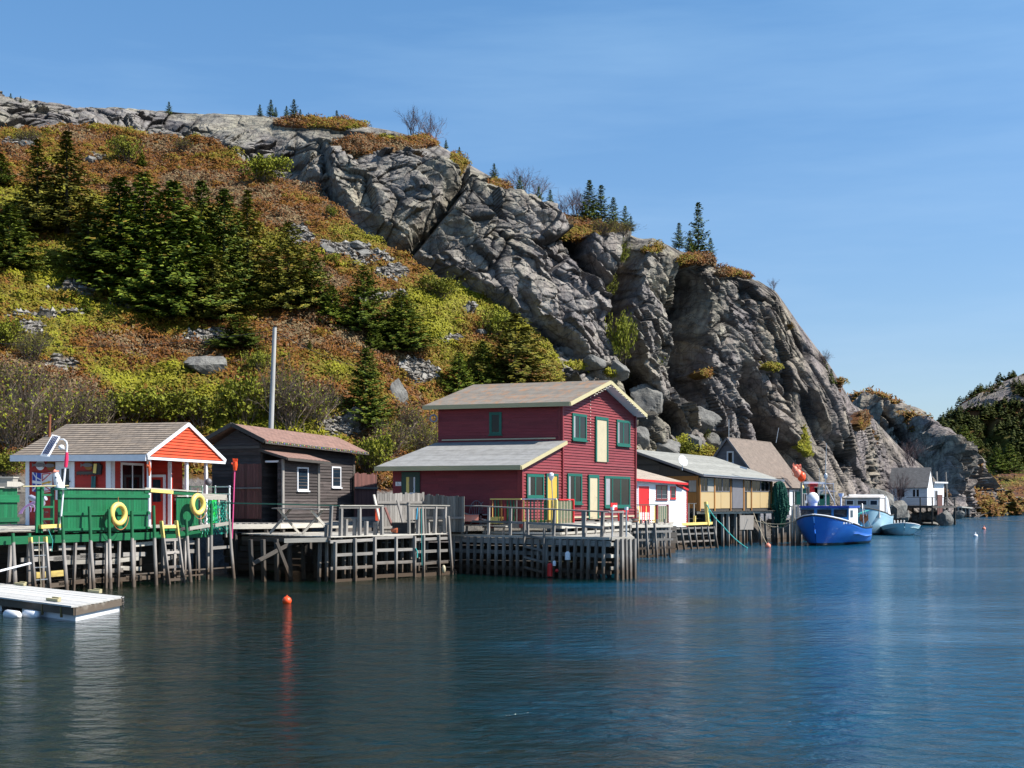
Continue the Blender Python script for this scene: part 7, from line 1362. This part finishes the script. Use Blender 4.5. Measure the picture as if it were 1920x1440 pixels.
for u_, D_, v in ((1488, 101, 920), (1503, 103, 905), (1508, 104, 925), (1516, 105, 912), (1528, 107, 918)): sqpost(gw, A(*G(u_, D_, 1.7)), A(*P(u_, v, D_)), .12, M_GWL if u_ % 2 else M_GW, 'tall_post')
rnd2 = random.Random(4); gp = 'gear heaped on the wharf behind the blue boat'
for i, (u, v, c, lb, w_, h_) in enumerate(((1513, 935, M_WH, 'white crate on the gear wharf left of the radome', .8, .7), (1524, 918, M_REDP, 'red bundle on the gear wharf above the radome', .6, .8), (1534, 925, M_GWL, 'pale box behind the radome', .7, .9), (1541, 938, M_TEAL, 'teal crate right of the radome', 1.1, .8), (1505, 928, M_TEAL, 'narrow teal crate beside the steep-roof shed door', .4, .9), (1496, 935, M_TEAL, 'teal barrel beside the door of the steep-roof shed', .35, 1.0))):
    m = MB(); c_ = A(*P(u, v, 106)); m.box(c_, w_, .7, h_); m.box(c_ + A(0, 0, h_ / 2 + .04), w_ * 1.08, .76, .06); solo('gear_crate', m, c, lb, 'crate', gp)
t = thing('gantry', 'white and dark metal gantry rising behind the radome', 'gantry', tuple(A(*G(1528, 106, 1.75))));
m = MB()
for u_ in (1510, 1542): m.beam(A(*G(u_, 106, 1.75)), A(*P(u_, 907, 106)), .12, .12)
m.beam(A(*P(1506, 905, 106)), A(*P(1546, 906, 106)), .5, .18); m.beam(A(*P(1508, 914, 106)), A(*P(1544, 914, 106)), .1, .08); m.build('frame', M_WH, t); m = MB(); m.tube([A(*P(1545, 905, 106)), A(*P(1566, 946, 104))], .06, 6); m.build('boom', M_MET, t)
for u_, v_, r_, mm, lb in ((1503, 894, .34, M_ORB, 'large orange float hanging at the eave end of the steep roof'), (1496, 888, .30, M_PKB, 'faded pink float above the orange one at the eave end'), (1490, 880, .22, M_PKB, 'small faded float highest in the string at the eave end'), (1504, 914, .15, M_RING, 'small yellow float on the post behind the net'), (1509, 942, .16, paint('blue float', (.03, .12, .45)), 'blue float at the corner of the gear wharf')):
    m = MB(); c = A(*P(u_, v_, 107)); m.ball(c, r_, r_, r_ * 1.25); m.tube([c + A(0, 0, r_), c + A(-.1, 0, r_ + .3)], .03, 5); solo('mooring_float', m, mm, lb, 'float', 'floats hung behind the green net')
m = MB(); Wn = Wall(G(1484, 107)[:2], G(1500, 108)[:2], (.3, -1)); net(m, Wn, 0, Wn.L, zat(893, 107), zat(868, 107), .16, .02, .1); solo('pink_netting', m, M_PKB, 'pinkish netting bunched over the floats beside the steep roof', 'net')
# hanging green net
t = thing('drying_net', 'large dark green net hanging from a T-bar at the end of the stilt shed', 'net', tuple(A(*G(1463, 96.5, 1.5)))); rs3 = np.random.RandomState(8); nu, nv_ = 60, 70; vs = []; fs = []
for j in range(nv_ + 1):
    f = j / nv_; vv = 902 + 84 * f; hw = np.interp(f, [0, .06, .25, .6, .8, 1], [3, 9, 12.5, 15, 11, 8]); uc = np.interp(f, [0, .3, .7, 1], [1461, 1462, 1464, 1462])
    for i in range(nu): a_ = 2 * math.pi * i / nu; fold = 1 + .10 * math.sin(a_ * 5 + 4 * f) + .09 * math.sin(a_ * 11 - 7 * f) + .08 * math.sin(a_ * 17 + 13 * f) + .07 * rs3.randn(); p = A(*P(uc, vv + 3 * math.sin(a_ * 3) * f, 96.5)); rr = hw / F * 96.5 * fold; vs.append(p + A(math.cos(a_) * rr, math.sin(a_) * rr * .7, 0))
fs = [(j * nu + i, j * nu + (i + 1) % nu, (j + 1) * nu + (i + 1) % nu, (j + 1) * nu + i) for j in range(nv_) for i in range(nu)]
m = MB(); m.add(vs, fs, None, .5); m.build('netting', paint('dark green net mass', (0.003, .065, .045), rough=.95, dirt=.6, scale=14), t); m = MB(); m.tube([A(*G(1463, 97.0, 1.6)), A(*P(1461, 898, 97.0))], .06, 6); m.beam(A(*P(1454, 898, 97)), A(*P(1468, 898, 97)), .08, .08); m.build('t_bar', M_GWD, t)
fp_ = thing('fender_planks', 'cluster of pale rotten fender planks standing at the bow of the blue boat', 'fender', tuple(A(*G(1492, 93.5))))
for u_, vt, vb in ((1485, 948, 1024), (1489, 944, 1026), (1493, 950, 1026), (1497, 946, 1022), (1500, 962, 1020), (1483, 968, 1018)): D_ = 94 + rng.uniform(-.3, .3); q = MB(); q.beam(A(*P(u_, vt, D_)), A(*G(u_ + rng.uniform(-1.5, 2.5), D_, -.8)), .17, .09, up=(1, 0, 0)); q.build('plank', M_GWL, fp_)
# ropes and floats
tuberope('rope', [A(*P(1325, 946, 87)), A(*P(1352, 982, 88)), A(*P(1402, 1028, 87.3))], .035, M_ROPT, 'turquoise mooring rope running from the yellow post down to the water', sag=.15)
tuberope('rope', [A(*P(1413, 962, 93)), A(*P(1426, 995, 91)), A(*P(1438, 1020, 89))], .028, M_ROPE, 'tan rope running down to the pink mooring buoy', sag=.05)
tuberope('rope', [A(*P(1400, 968, 94)), A(*P(1445, 982, 94)), A(*P(1493, 976, 93))], .03, M_ROPE, 'upper tan mooring rope from the stilt shed to the blue bow', sag=.12); tuberope('rope', [A(*P(1425, 971, 94)), A(*P(1455, 988, 94)), A(*P(1482, 980, 94))], .03, M_ROPE, 'lower sagging tan rope under the drying net', sag=.2)
tuberope('rope', [A(*P(1327, 945, 87.5)), A(*P(1330, 970, 87.5)), A(*P(1333, 984, 87.5))], .05, M_ROPT, 'turquoise rope coiled down the yellow mooring post')
m = MB(); c = A(*G(538, 39.6, .075)); m.ball(c, .137, n=24, m=16); m.tube([c + A(0, 0, .12), c + A(0, 0, .17)], .025, 8); solo('mooring_buoy', m, M_ORB, 'bright orange ball buoy floating alone in the open water', 'buoy')
m = MB(); c = A(*G(1440, 88.6, .10)); m.ball(c, .19, n=20, m=14); m.tube([c + A(0, 0, .16), c + A(0, 0, .24)], .03, 8); solo('mooring_buoy', m, M_PKB, 'faded pink ball buoy floating before the stilt shed', 'buoy')
for u_, v_, mm, lb in ((1829, 1006.5, M_WH, 'small white float in the far channel, nearer one'), (1845, 992.5, M_PKB, 'small orange-white float in the far channel, farther one')): D_ = DW(v_); m = MB(); c = A(*G(u_, D_, .08)); m.ball(c, .20, .20, .17); m.tube([c + A(0, 0, .1), c + A(0, 0, .35)], [.06, .03], 6); solo('channel_float', m, mm, lb, 'float', 'small floats in the channel')
# utility pole
up_ = thing('utility_pole', 'tall grey utility pole leaning slightly behind the dark cabin', 'pole', tuple(A(*G(508, 66, 2.5)))); m = MB(); m.tube([A(*P(506.5, 850, 66)), A(*P(515, 613, 66))], [.13, .10], 14); m.build('shaft', M_MET if False else wood('silver pole wood', (.30, .30, .29), (.48, .48, .46), var=.02, wet=False, sc_=(10, .6)), up_); m = MB(); m.tube([A(*P(515, 614, 66)), A(*P(515, 612.6, 66))], .108, 12); m.build('cap', M_DKM, up_)
tuberope('overhead_wire', [A(*P(513, 619, 66)), A(*P(-40, 640, 70))], .012, M_DKM, 'thin overhead wire running left from the utility pole', 'wire', sag=.5, n=20, group='overhead wires'); tuberope('overhead_wire', [A(*P(514, 619, 66)), A(*P(690, 690, 84))], .012, M_DKM, 'thin overhead wire running right from the utility pole to the slope', 'wire', sag=.3, n=16, group='overhead wires')
# =============== BOATS ===============
def hull(name, bow, ax, L, beam, zb, zm, zs, par, m_, keel=-.35, flare=.72, tumb=.97, stripe=None, full=.9):
    """bow point (x, y), axis towards the stern; returns frame function"""
    ax = unit((ax[0], ax[1], 0)); sd = A(ax[1], -ax[0], 0); b0 = A(bow[0], bow[1], 0); ns = 26; rings = []
    for i in range(ns + 1):
        t = i / ns; x = t * L; hb = beam / 2 * (1 - (1 - min(1, t / .42)) ** 2.1) ** .62 * (1 if t < .6 else 1 - (1 - full) * ((t - .6) / .4) ** 2); hb = max(hb, .03); zsr = np.interp(t, [0, .5, .62, 1], [zb, zm * .55 + zb * .45 * .5 + zm * .0, zm, zs]) if False else zm + (zb - zm) * (1 - t / .62) ** 1.7 if t < .62 else zm + (zs - zm) * ((t - .62) / .38)
        hw = hb * (flare * (1 - .35 * (1 - t)) + (.95 - flare) * sstep(.35, .9, t)); sh = -.0 + (1 - t) ** 3 * .55   # stem rakes forward at the top
        kz = keel * (1 - .6 * (1 - t) ** 4)
        ring = []
        for (f, yy) in ((0, 0.0), (.25, .55), (.5, .85), (1, 1)):
            pass
        pts = [(0.02, kz), (hw * .75, kz * .35), (hw * .98, .05), (hw + (hb - hw) * .45, zsr * .45), (hb * .985, zsr * .85), (hb, zsr)]
        zz = [p[1] for p in pts]
        xs = [x + .75 * (zb - max(z_, -.2)) / zb * (1 - t) ** 5 for z_ in zz]
        rings.append([b0 + ax * xs[k] + sd * pts[k][0] + A(0, 0, pts[k][1]) for k in range(6)][::-1] + [b0 + ax * xs[k] - sd * pts[k][0] + A(0, 0, pts[k][1]) for k in range(6)])
    n = 12; vs = [p for r in rings for p in r]; fs = [(i * n + k, i * n + k + 1, (i + 1) * n + k + 1, (i + 1) * n + k) for i in range(ns) for k in range(n - 1)]; m = MB(); m.add(vs, fs, None, .5, True); m.add(rings[-1], [tuple(range(n))], None, .5); o = m.build(name, m_, par)
    gs = [[r[0] for r in rings], [r[-1] for r in rings]]
    return o, gs, (lambda x, y, z: b0 + ax * x + sd * y + A(0, 0, z)), ax, sd
def hullpaint(name, c, c2, foot, zl):
    m = paint(name, c, rough=.35, dirt=.35, dirtc=c2, scale=1.2); t = m.node_tree; bs = t.nodes['Principled BSDF']; old = bs.inputs['Base Color'].links[0].from_socket; g = N(t, 'ShaderNodeNewGeometry'); sx = N(t, 'ShaderNodeSeparateXYZ'); t.links.new(g.outputs['Position'], sx.inputs[0]); nz = N(t, 'ShaderNodeTexNoise', Scale=3.0); t.links.new(g.outputs['Position'], nz.inputs['Vector'])
    ad = N(t, 'ShaderNodeMath', operation='MULTIPLY_ADD'); ad.inputs[1].default_value = .06; t.links.new(nz.outputs[0], ad.inputs[0]); t.links.new(sx.outputs[2], ad.inputs[2]); mr = N(t, 'ShaderNodeMapRange'); mr.inputs[1].default_value = zl; mr.inputs[2].default_value = zl + .03; t.links.new(ad.outputs[0], mr.inputs[0]); t.links.new(mix(t, mr.outputs[0], foot, old), bs.inputs['Base Color']); return m
bb_ = thing('fishing_boat', 'bright blue lobster boat with a light blue wheelhouse moored bow-on at the net wharf', 'boat', (22.5, 95, 0))
bow = G(1525.5, 91.6); hm = hullpaint('bright blue hull paint', (.016, .125, .50), (.04, .24, .62), (.03, .012, .012), .20)
o, gs, bf, ax, sd = hull('hull', bow, (.47, .885), 9.8, 4.4, 2.08, 1.15, 1.15, bb_, hm, flare=.74, full=.8)
m = MB(); 
for g_ in gs: m.tube([p + A(0, 0, .03) for p in g_], .055, 6)
m.build('rub_rail', M_BLK, bb_)
m = MB(); 
for i in range(4, 25): a, b, c, d = gs[0][i], gs[0][i + 1], gs[1][i + 1], gs[1][i]; k = .15 if i < 10 else .55; m.add([a - A(0, 0, k), b - A(0, 0, k), c - A(0, 0, k), d - A(0, 0, k)], [(0, 1, 2, 3)], None, .5)
m.build('deck', paint('pale blue deck', (.25, .42, .62)), bb_); m = MB(); m.tube([p + A(0, 0, .10) for p in gs[0][:11]], .05, 6); m.tube([p + A(0, 0, .10) for p in gs[1][:11]], .05, 6); m.build('bow_coaming', M_WH, bb_)
M_LBL = paint('light blue paint', (.11, .38, .74), dirt=.2); x0, x1, hwid = 2.6, 5.2, 1.75; zc = 2.62
m = MB(); m.hexa([bf(x0, -hwid, 1.2), bf(x0, hwid, 1.2), bf(x1, hwid, 1.0), bf(x1, -hwid, 1.0), bf(x0 + .25, -hwid + .05, zc), bf(x0 + .25, hwid - .05, zc), bf(x1, hwid - .05, zc), bf(x1, -hwid + .05, zc)]); wh_ = m.build('wheelhouse', M_LBL, bb_)
m = MB(); m.hexa([bf(x0 - .1, -hwid - .08, zc), bf(x0 - .1, hwid + .08, zc), bf(x1 + .5, hwid + .08, zc), bf(x1 + .5, -hwid - .08, zc), bf(x0 - .1, -hwid - .08, zc + .13), bf(x0 - .1, hwid + .08, zc + .13), bf(x1 + .5, hwid + .08, zc + .13), bf(x1 + .5, -hwid - .08, zc + .13)]); m.build('roof', paint('deep blue roof paint', (.01, .05, .32)), bb_)
WW = Wall(bf(x0 + .10, -hwid, 0)[:2], bf(x0 + .10, hwid, 0)[:2], -ax[:2])
for s0, s1 in ((.12, 1.05), (1.28, 2.28), (2.46, 3.38)): q = MB(); rect(q, WW, s0, s1, 1.98, 2.5, .04, .07); f_ = q.build('window', M_BLK, wh_); q = MB(); rect(q, WW, s0 + .07, s1 - .07, 2.05, 2.43, .07, .078); q.build('pane', M_GLB, f_)
WX = Wall(bf(x0, hwid, 0)[:2], bf(x1, hwid, 0)[:2], sd[:2]); q = MB(); rect(q, WX, .05, x1 - x0, 1.15, 2.6, .0, .03); sw_ = q.build('side_panel', M_WH, wh_); q = MB(); rect(q, WX, .4, 1.1, 1.95, 2.45, .03, .05); q.build('pane', M_GLB, wh_)
# registration marks and a faint bow name, as far as they can be read
def marks(par, W_, s0, z0, txt, h, m_, off, gap=1.0):
    G5 = {'1': [(.5, 0, .5, 1)], '3': [(0, 1, 1, 1), (.3, .5, 1, .5), (0, 0, 1, 0), (1, 0, 1, 1)], '5': [(0, 1, 1, 1), (0, 1, 0, .5), (0, .5, 1, .5), (1, .5, 1, 0), (0, 0, 1, 0)], 's': [(0, .0, .8, 0), (.8, 0, .8, .3), (0, .3, .8, .3), (0, .3, 0, .6), (0, .6, .8, .6)], 'l': [(.4, 0, .4, 1)], 'i': [(.4, 0, .4, .6)], 'n': [(0, 0, 0, .6), (0, .6, .7, .6), (.7, .6, .7, 0)], 'a': [(0, 0, .8, 0), (.8, 0, .8, .6), (0, .6, .8, .6), (0, 0, 0, .3), (0, .3, .8, .3)]}
    q = MB(); x = s0
    for ch in txt:
        if ch in G5:
            for a, b, c, d in G5[ch]: q.beam(W_.p(x + a * h * .55, z0 + b * h, off), W_.p(x + c * h * .55, z0 + d * h, off), .012, .035)
        x += h * .8 * gap
    return q.build('lettering', m_, par)
marks(wh_, WX, .35, 1.35, '35', .34, M_DKM, .04)
WN = Wall(bf(1.35, 1.62, 0)[:2], bf(2.7, 2.0, 0)[:2], sd[:2]); marks(o, WN, .0, 1.52, 'as all sina', .15, M_WH, .10, 1.0)
m = MB(); c = bf(3.4, -.9, 0); c = A(*P(1524, 935, 94.9)); m.ball(c, .43, .43, .46, n=20, m=14); m.tube([A(c[0], c[1], zc + .1), c], [.3, .36], 14); m.build('radome', M_WH, bb_)
m = MB(); c = A(*P(1548, 948, 95.4)); m.tube([A(c[0], c[1], zc), A(*P(1547.5, 890, 95.4)), A(*P(1549.5, 831, 95.4))], [.055, .04, .02], 8)
for v_, w_ in ((920, 20), (906, 16)): m.tube([A(*P(1548 - w_ * .5, v_, 95.4)), A(*P(1548 + w_, v_ + 1, 95.4))], .02, 5)
m.tube([A(*P(1565, 947, 95.6)), A(*P(1562, 905, 95.6))], .035, 6); m.tube([A(*P(1536, 945, 95.4)), A(*P(1536, 878, 95.4))], .02, 6); m.ball(A(*P(1548, 893, 95.4)), .15, .05, .22, n=8, m=6); m.build('mast', M_MET, bb_)
m = MB(); c = A(*P(1577, 948, 97)); m.tube([A(c[0], c[1], zc), A(*P(1577, 930, 97))], .06, 8); m.tube([A(*P(1577, 931, 97)), A(*P(1577, 925, 97))], [.16, .21], 14); m.build('gps_dome', M_WH, bb_)
m = MB(); c = bf(6.9, 1.2, 1.0); m.box(c, 1.2, .7, .7, ex=ax); m.build('engine_box', M_LBL, bb_); m = MB(); m.tube([bf(6.2, 2.0, 1.05), bf(6.0, 1.9, 2.9), bf(8.2, 1.7, 2.0), bf(8.6, 2.0, 1.1)], .035, 6); m.build('stern_rail', M_MET, bb_)
m = MB(); pl = A(*P(1620, 972, 98)); m.prism([pl + A(-.3, 0, .3), pl + A(.3, 0, .3), pl + A(.33, 0, -.1), pl + A(0, 0, -.45), pl + A(-.33, 0, -.1)], (0, .08, 0)); m.build('hauler_shield', M_RUST, bb_)
m = MB()
for k in range(5): m.tube([A(*P(1603 + k, 985, 98)), A(*P(1606 + 3 * k, 965 - k, 98.2)), A(*P(1622 + 2 * k, 957, 98.4))], .03, 5)
m.build('rope_bundle', M_ROPT, bb_)
# pale blue and white boat
pb = thing('fishing_boat', 'weathered white and pale blue fishing boat moored behind the bright blue one', 'boat', (36, 128, 0)); hm2 = hullpaint('chalky blue hull paint', (.30, .50, .62), (.42, .50, .50), (.10, .055, .03), .16)
o, gs, pf, ax2, sd2 = hull('hull', G(1612, 122), (.40, .92), 8.4, 4.2, 2.5, 1.75, 1.8, pb, hm2, flare=.85)
m = MB(); 
for g_ in gs: m.tube([p + A(0, 0, .03) for p in g_], .06, 6)
m.build('rub_rail', M_GWD, pb); m = MB()
for i in range(4, 25): a, b, c, d = gs[0][i], gs[0][i + 1], gs[1][i + 1], gs[1][i]; m.add([a - A(0, 0, .2), b - A(0, 0, .2), c - A(0, 0, .2), d - A(0, 0, .2)], [(0, 1, 2, 3)], None, .5)
m.build('deck', M_WCL, pb)
M_CH = paint('chalky white paint', (.66, .64, .62), dirt=.5, dirtc=(.45, .33, .25), scale=2); x0, x1, hw_ = 1.2, 4.4, 1.6; zc2 = 3.45
m = MB(); m.hexa([pf(x0, -hw_, 1.6), pf(x0, hw_, 1.6), pf(x1, hw_, 1.5), pf(x1, -hw_, 1.5), pf(x0 + .2, -hw_, zc2), pf(x0 + .2, hw_, zc2), pf(x1, hw_, zc2), pf(x1, -hw_, zc2)]); c2 = m.build('wheelhouse', M_CH, pb); m = MB(); m.hexa([pf(x0 - .1, -hw_ - .1, zc2), pf(x0 - .1, hw_ + .1, zc2), pf(x1 + .3, hw_ + .1, zc2), pf(x1 + .3, -hw_ - .1, zc2), pf(x0 + .1, -hw_ + .1, zc2 + .16), pf(x0 + .1, hw_ - .1, zc2 + .16), pf(x1 + .2, hw_ - .1, zc2 + .16), pf(x1 + .2, -hw_ + .1, zc2 + .16)]); m.build('roof', M_CH, pb)
W2_ = Wall(pf(x0 + .08, -hw_, 0)[:2], pf(x0 + .08, hw_, 0)[:2], -ax2[:2])
for s0, s1 in ((.15, .9), (1.15, 2.1), (2.3, 3.05)): q = MB(); rect(q, W2_, s0, s1, 2.72, 3.22, .05, .08); f_ = q.build('window', M_WH, c2); q = MB(); rect(q, W2_, s0 + .08, s1 - .08, 2.78, 3.16, .08, .09); q.build('pane', M_GLB, f_)
m = MB(); m.hexa([pf(x1 + .3, .5, 1.6), pf(x1 + .3, 1.9, 1.6), pf(x1 + 2.4, 1.9, 1.5), pf(x1 + 2.4, .5, 1.5), pf(x1 + .3, .7, 3.5), pf(x1 + .3, 1.75, 3.5), pf(x1 + 1.2, 1.75, 3.35), pf(x1 + 1.2, .7, 3.35)]); m.build('canvas_shelter', M_WH, pb); m = MB()
m.tube([pf(x1, 1.7, 3.6), pf(x1 + .1, 1.75, 1.7)], .07, 6); m.tube([pf(x0, -1.2, 3.66), pf(x1, 1.5, 3.66)], .06, 6); m.build('canvas_edge', M_WH, pb); m = MB(); m.tube([pf(8.3, 1.6, 1.7), pf(8.5, 1.5, .9), pf(8.5, 1.5, .1)], [.12, .25, .3], 8); m.build('tarp_bundle', M_CH, pb)
# skiff
sk = thing('skiff', 'small open pale blue skiff moored beyond the stern of the white boat', 'boat', (41, 124, 0)); o, gs, kf, ax3, sd3 = hull('hull', G(1697, 121.0), (.10, .99), 4.6, 3.4, 1.12, .72, .72, sk, hullpaint('skiff paint', (.36, .58, .66), (.5, .6, .6), (.12, .14, .08), .06), keel=-.2, flare=.8)
m = MB()
for g_ in gs: m.tube([p + A(0, 0, .02) for p in g_], .04, 6)
m.build('gunwale', M_WH, sk); m = MB()
for x_ in (1.5, 3.0): m.box(kf(x_, 0, .6), .3, 2.6, .05, ex=ax3)
for i in range(2, 25): a, b, c, d = gs[0][i], gs[0][i + 1], gs[1][i + 1], gs[1][i]; m.add([a - A(0, 0, .35), b - A(0, 0, .35), c - A(0, 0, .35), d - A(0, 0, .35)], [(0, 1, 2, 3)], None, .5)
m.build('thwart', M_CH, sk); m = MB()
for k in range(4): m.tube([kf(2.0 + .3 * k, -.5 + .3 * k, .5), kf(1.9 + .3 * k, -.6 + .35 * k, 1.35)], .06, 6)
m.build('gear', M_CH, sk)
# =============== FAR WHITE HOUSE ===============
fo = A(54.8, 176.0); HF = Fr(tuple(fo), (-.89, .45), (.45, .89)); fh = thing('cliff_house', 'small white house with a grey roof on a deck at the cliff foot', 'house', tuple(HF(2.4, 2, 2.6)))
Wf = Wall(HF(4.9, 0, 0), HF(0, 0, 0), (-.45, -.89)); We = Wall(HF(0, 0, 0), HF(0, 4.6, 0), (.89, -.45)); m = MB(); clap(m, Wf, 2.6, 5.1, .2); wallback(m, Wf, 2.6, 5.1); tp = [(0, 5.1), (2.3, 7.5), (4.6, 5.1)]; clap(m, We, 2.6, tp, .2); wallback(m, We, 2.6, tp); Wg2 = Wall(HF(4.9, 4.6, 0), HF(4.9, 0, 0), (-.89, .45)); wallback(m, Wg2, 2.6, tp); m.build('wall', M_WCL, fh)
m = MB(); slab(m, HF(5.05, -.25, 4.95), HF(-.12, -.25, 4.95), HF(-.12, 2.3, 7.68), HF(5.05, 2.3, 7.68), .08); slab(m, HF(-.12, 4.85, 4.95), HF(5.05, 4.85, 4.95), HF(5.05, 2.3, 7.67), HF(-.12, 2.3, 7.67), .08); m.build('roof', R_GY, fh)
for a in ((1682, 1688), (1689, 1696), (1711, 1717), (1718, 1724)): window(fh, Wf, px(Wf, a[0], a[1], 917, 932), M_GREYP if a[0] < 1700 else M_WH, M_GLASS, .06, mul=(), sill=False)
PFr = Wall(HF(-.1, 1.6, 0), HF(-1.9, 3.4, 0)[:2], (.3, -1)); pa, pb_ = A(*G(1749, 181)), A(*G(1770, 183)); Wp = Wall(pa[:2], pb_[:2], (.2, -1)); m = MB(); clap(m, Wp, 2.6, 5.5, .2, s1=.35); wallback(m, Wp, 2.6, 5.6); Wp2 = Wall(Wp.p(Wp.L, 0), Wp.p(Wp.L, 0, -2.5), Wp.d); wallback(m, Wp2, 2.6, 5.6); m.build('porch_wall', M_WCL, fh); m = MB(); m.hexa([Wp.p(-.3, 5.6, .5), Wp.p(Wp.L + .2, 5.6, .5), Wp.p(Wp.L + .2, 5.6, -2.6), Wp.p(-.3, 5.6, -2.6), Wp.p(-.3, 5.8, .5), Wp.p(Wp.L + .2, 5.8, .5), Wp.p(Wp.L + .2, 5.8, -2.6), Wp.p(-.3, 5.8, -2.6)]); m.build('porch_roof', M_WCL, fh); door(fh, Wp, (.35, 1.25, 2.65, 4.7), M_GREYP, M_WH, .1, glass=(.3, .9))
dk = thing('cliff_deck', 'dark timber deck on posts under and beside the small white house', 'deck', tuple(A(*G(1745, 178)))); deck(dk, [A(*G(1680, 178)), A(*G(1748, 172)), A(*G(1792, 180)), A(*G(1790, 190)), A(*G(1690, 188))], 2.55, m=M_GWD, dirv=(.9, -.2))
board(dk, A(*G(1690, 177, 2.4)), A(*G(1748, 171.8, 2.4)), .15, .25, M_GWD); board(dk, A(*G(1748, 171.8, 2.4)), A(*G(1792, 179.8, 2.4)), .15, .25, M_GWD)
for u_, D_ in ((1700, 176.5), (1725.5, 174), (1748, 172), (1760, 174), (1775, 177), (1790, 180), (1712, 180), (1738, 180)): sqpost(dk, A(*G(u_, D_, 2.5)), A(*G(u_, D_, -.5)), .22, M_GWD, 'pile')
for u_, D_ in ((1725.5, 174), (1748, 172), (1770, 176), (1790, 180)): sqpost(dk, A(*G(u_, D_, 2.5)), A(*G(u_, D_, 3.7)), .14, M_GWD, 'rail_post')
board(dk, A(*G(1700, 176.5, 3.65)), A(*G(1748, 172, 3.65)), .08, .06, M_GWD, 'rail'); board(dk, A(*G(1748, 172, 3.65)), A(*G(1790, 180, 3.65)), .08, .06, M_GWD, 'rail'); m = MB(); Wk = Wall(G(1757, 173.5)[:2], G(1766, 175)[:2], (0, -1)); rect(m, Wk, 0, Wk.L, 1.2, 4.0, .0, .08); m.build('board_screen', M_RB, dk)
for u_, D_, v0, lb in ((1756, 185, 884, 'shorter grey pole beside the small white house'), (1773, 186, 885, 'taller leaning grey pole right of the small white house')): m = MB(); m.tube([A(*G(u_ + 4, D_, 2)), A(*P(u_, v0, D_))], .12, 8); solo('pole', m, M_GW, lb, 'pole', 'poles by the small white house')
for i, (u, v, w_, h_, D_, lb) in enumerate(((1722, 977, 30, 20, 177, 'round brown boulder at the waterline left of the biggest shore rock'), (1752, 973, 54, 22, 176, 'biggest flat brown rock at the waterline under the white house'), (1768, 979, 30, 22, 172, 'rounded shore rock in front of the biggest one'), (1742, 984, 30, 8, 174, 'low wet shore rock before the white house'), (1793, 968, 28, 12, 200, 'shore rock right of the white house deck'), (1640, 1000, 1, 1, 300, ''))):
    if lb: boulder(u, v, w_, h_ * 1.1, lb, D_, 'shore rocks near the white house', 40 + i, 'rock')
for i, (u, v, w_, h_, D_, lb) in enumerate(((1650, 952, 62, 50, 150, 'large leaning rock slab at the cliff toe behind the white boat'), (1680, 962, 40, 34, 156, 'lower rock slab at the cliff toe left of the small white house'), (1697, 974, 22, 18, 160, 'smallest rock at the tip of the cliff toe'))): boulder(u, v, w_, h_, lb, D_, 'rocks of the cliff toe', 80 + i, 'rock')
for i, (u, w_) in enumerate(((1880, 16), (1893, 20), (1908, 18), (1868, 12), (1922, 20))): boulder(u, 963, w_, 9, ['low pale rock on the far shore, left of centre', 'largest pale rock on the far shore', 'round rock on the far shore near the right edge', 'smallest rock on the far shore, leftmost', 'rock cut by the right edge on the far shore'][i], 345, 'rocks on the far shore', 60 + i, 'rock')
# small far docks
for (u0, u1, D_, lb) in ((1797, 1817, 265, 'small pale dock on posts left of the far rocks'), (1826, 1852, 285, 'longer pale dock on posts at the foot of the dark headland'), (1860, 1882, 310, 'low dark dock at the far shore')):
    t = thing('small_dock', lb, 'dock', tuple(A(*G((u0 + u1) / 2, D_))), 'small docks at the far shore'); board(t, A(*G(u0, D_, 2.1)), A(*G(u1, D_ + 1, 1.9)), 2.0, .25, M_GWL if u0 < 1850 else M_GWD, 'deck'); n_ = 4
    for k in range(n_): u_ = u0 + (u1 - u0) * k / (n_ - 1); sqpost(t, A(*G(u_, D_, 2.0)), A(*G(u_, D_, -.5)), .25, M_GW, 'pile')
    board(t, A(*G(u0, D_, 1.0)), A(*G(u1, D_ + 1, .8)), .1, .2, M_GWD, 'beam')
tuberope('rope', [A(*G(1920, 186, .25)), A(*G(1800, 235, .25))], .05, M_ROPE, 'long pale line floating low across the far channel', 'rope')
bt = broot['purp']; dup(bt, A(*P(1680, 950, 172)), 1.0, (1.4, 1.4, 1.6), 'bare leaning tree in front of the small white house', 'bare birches on the ridge')
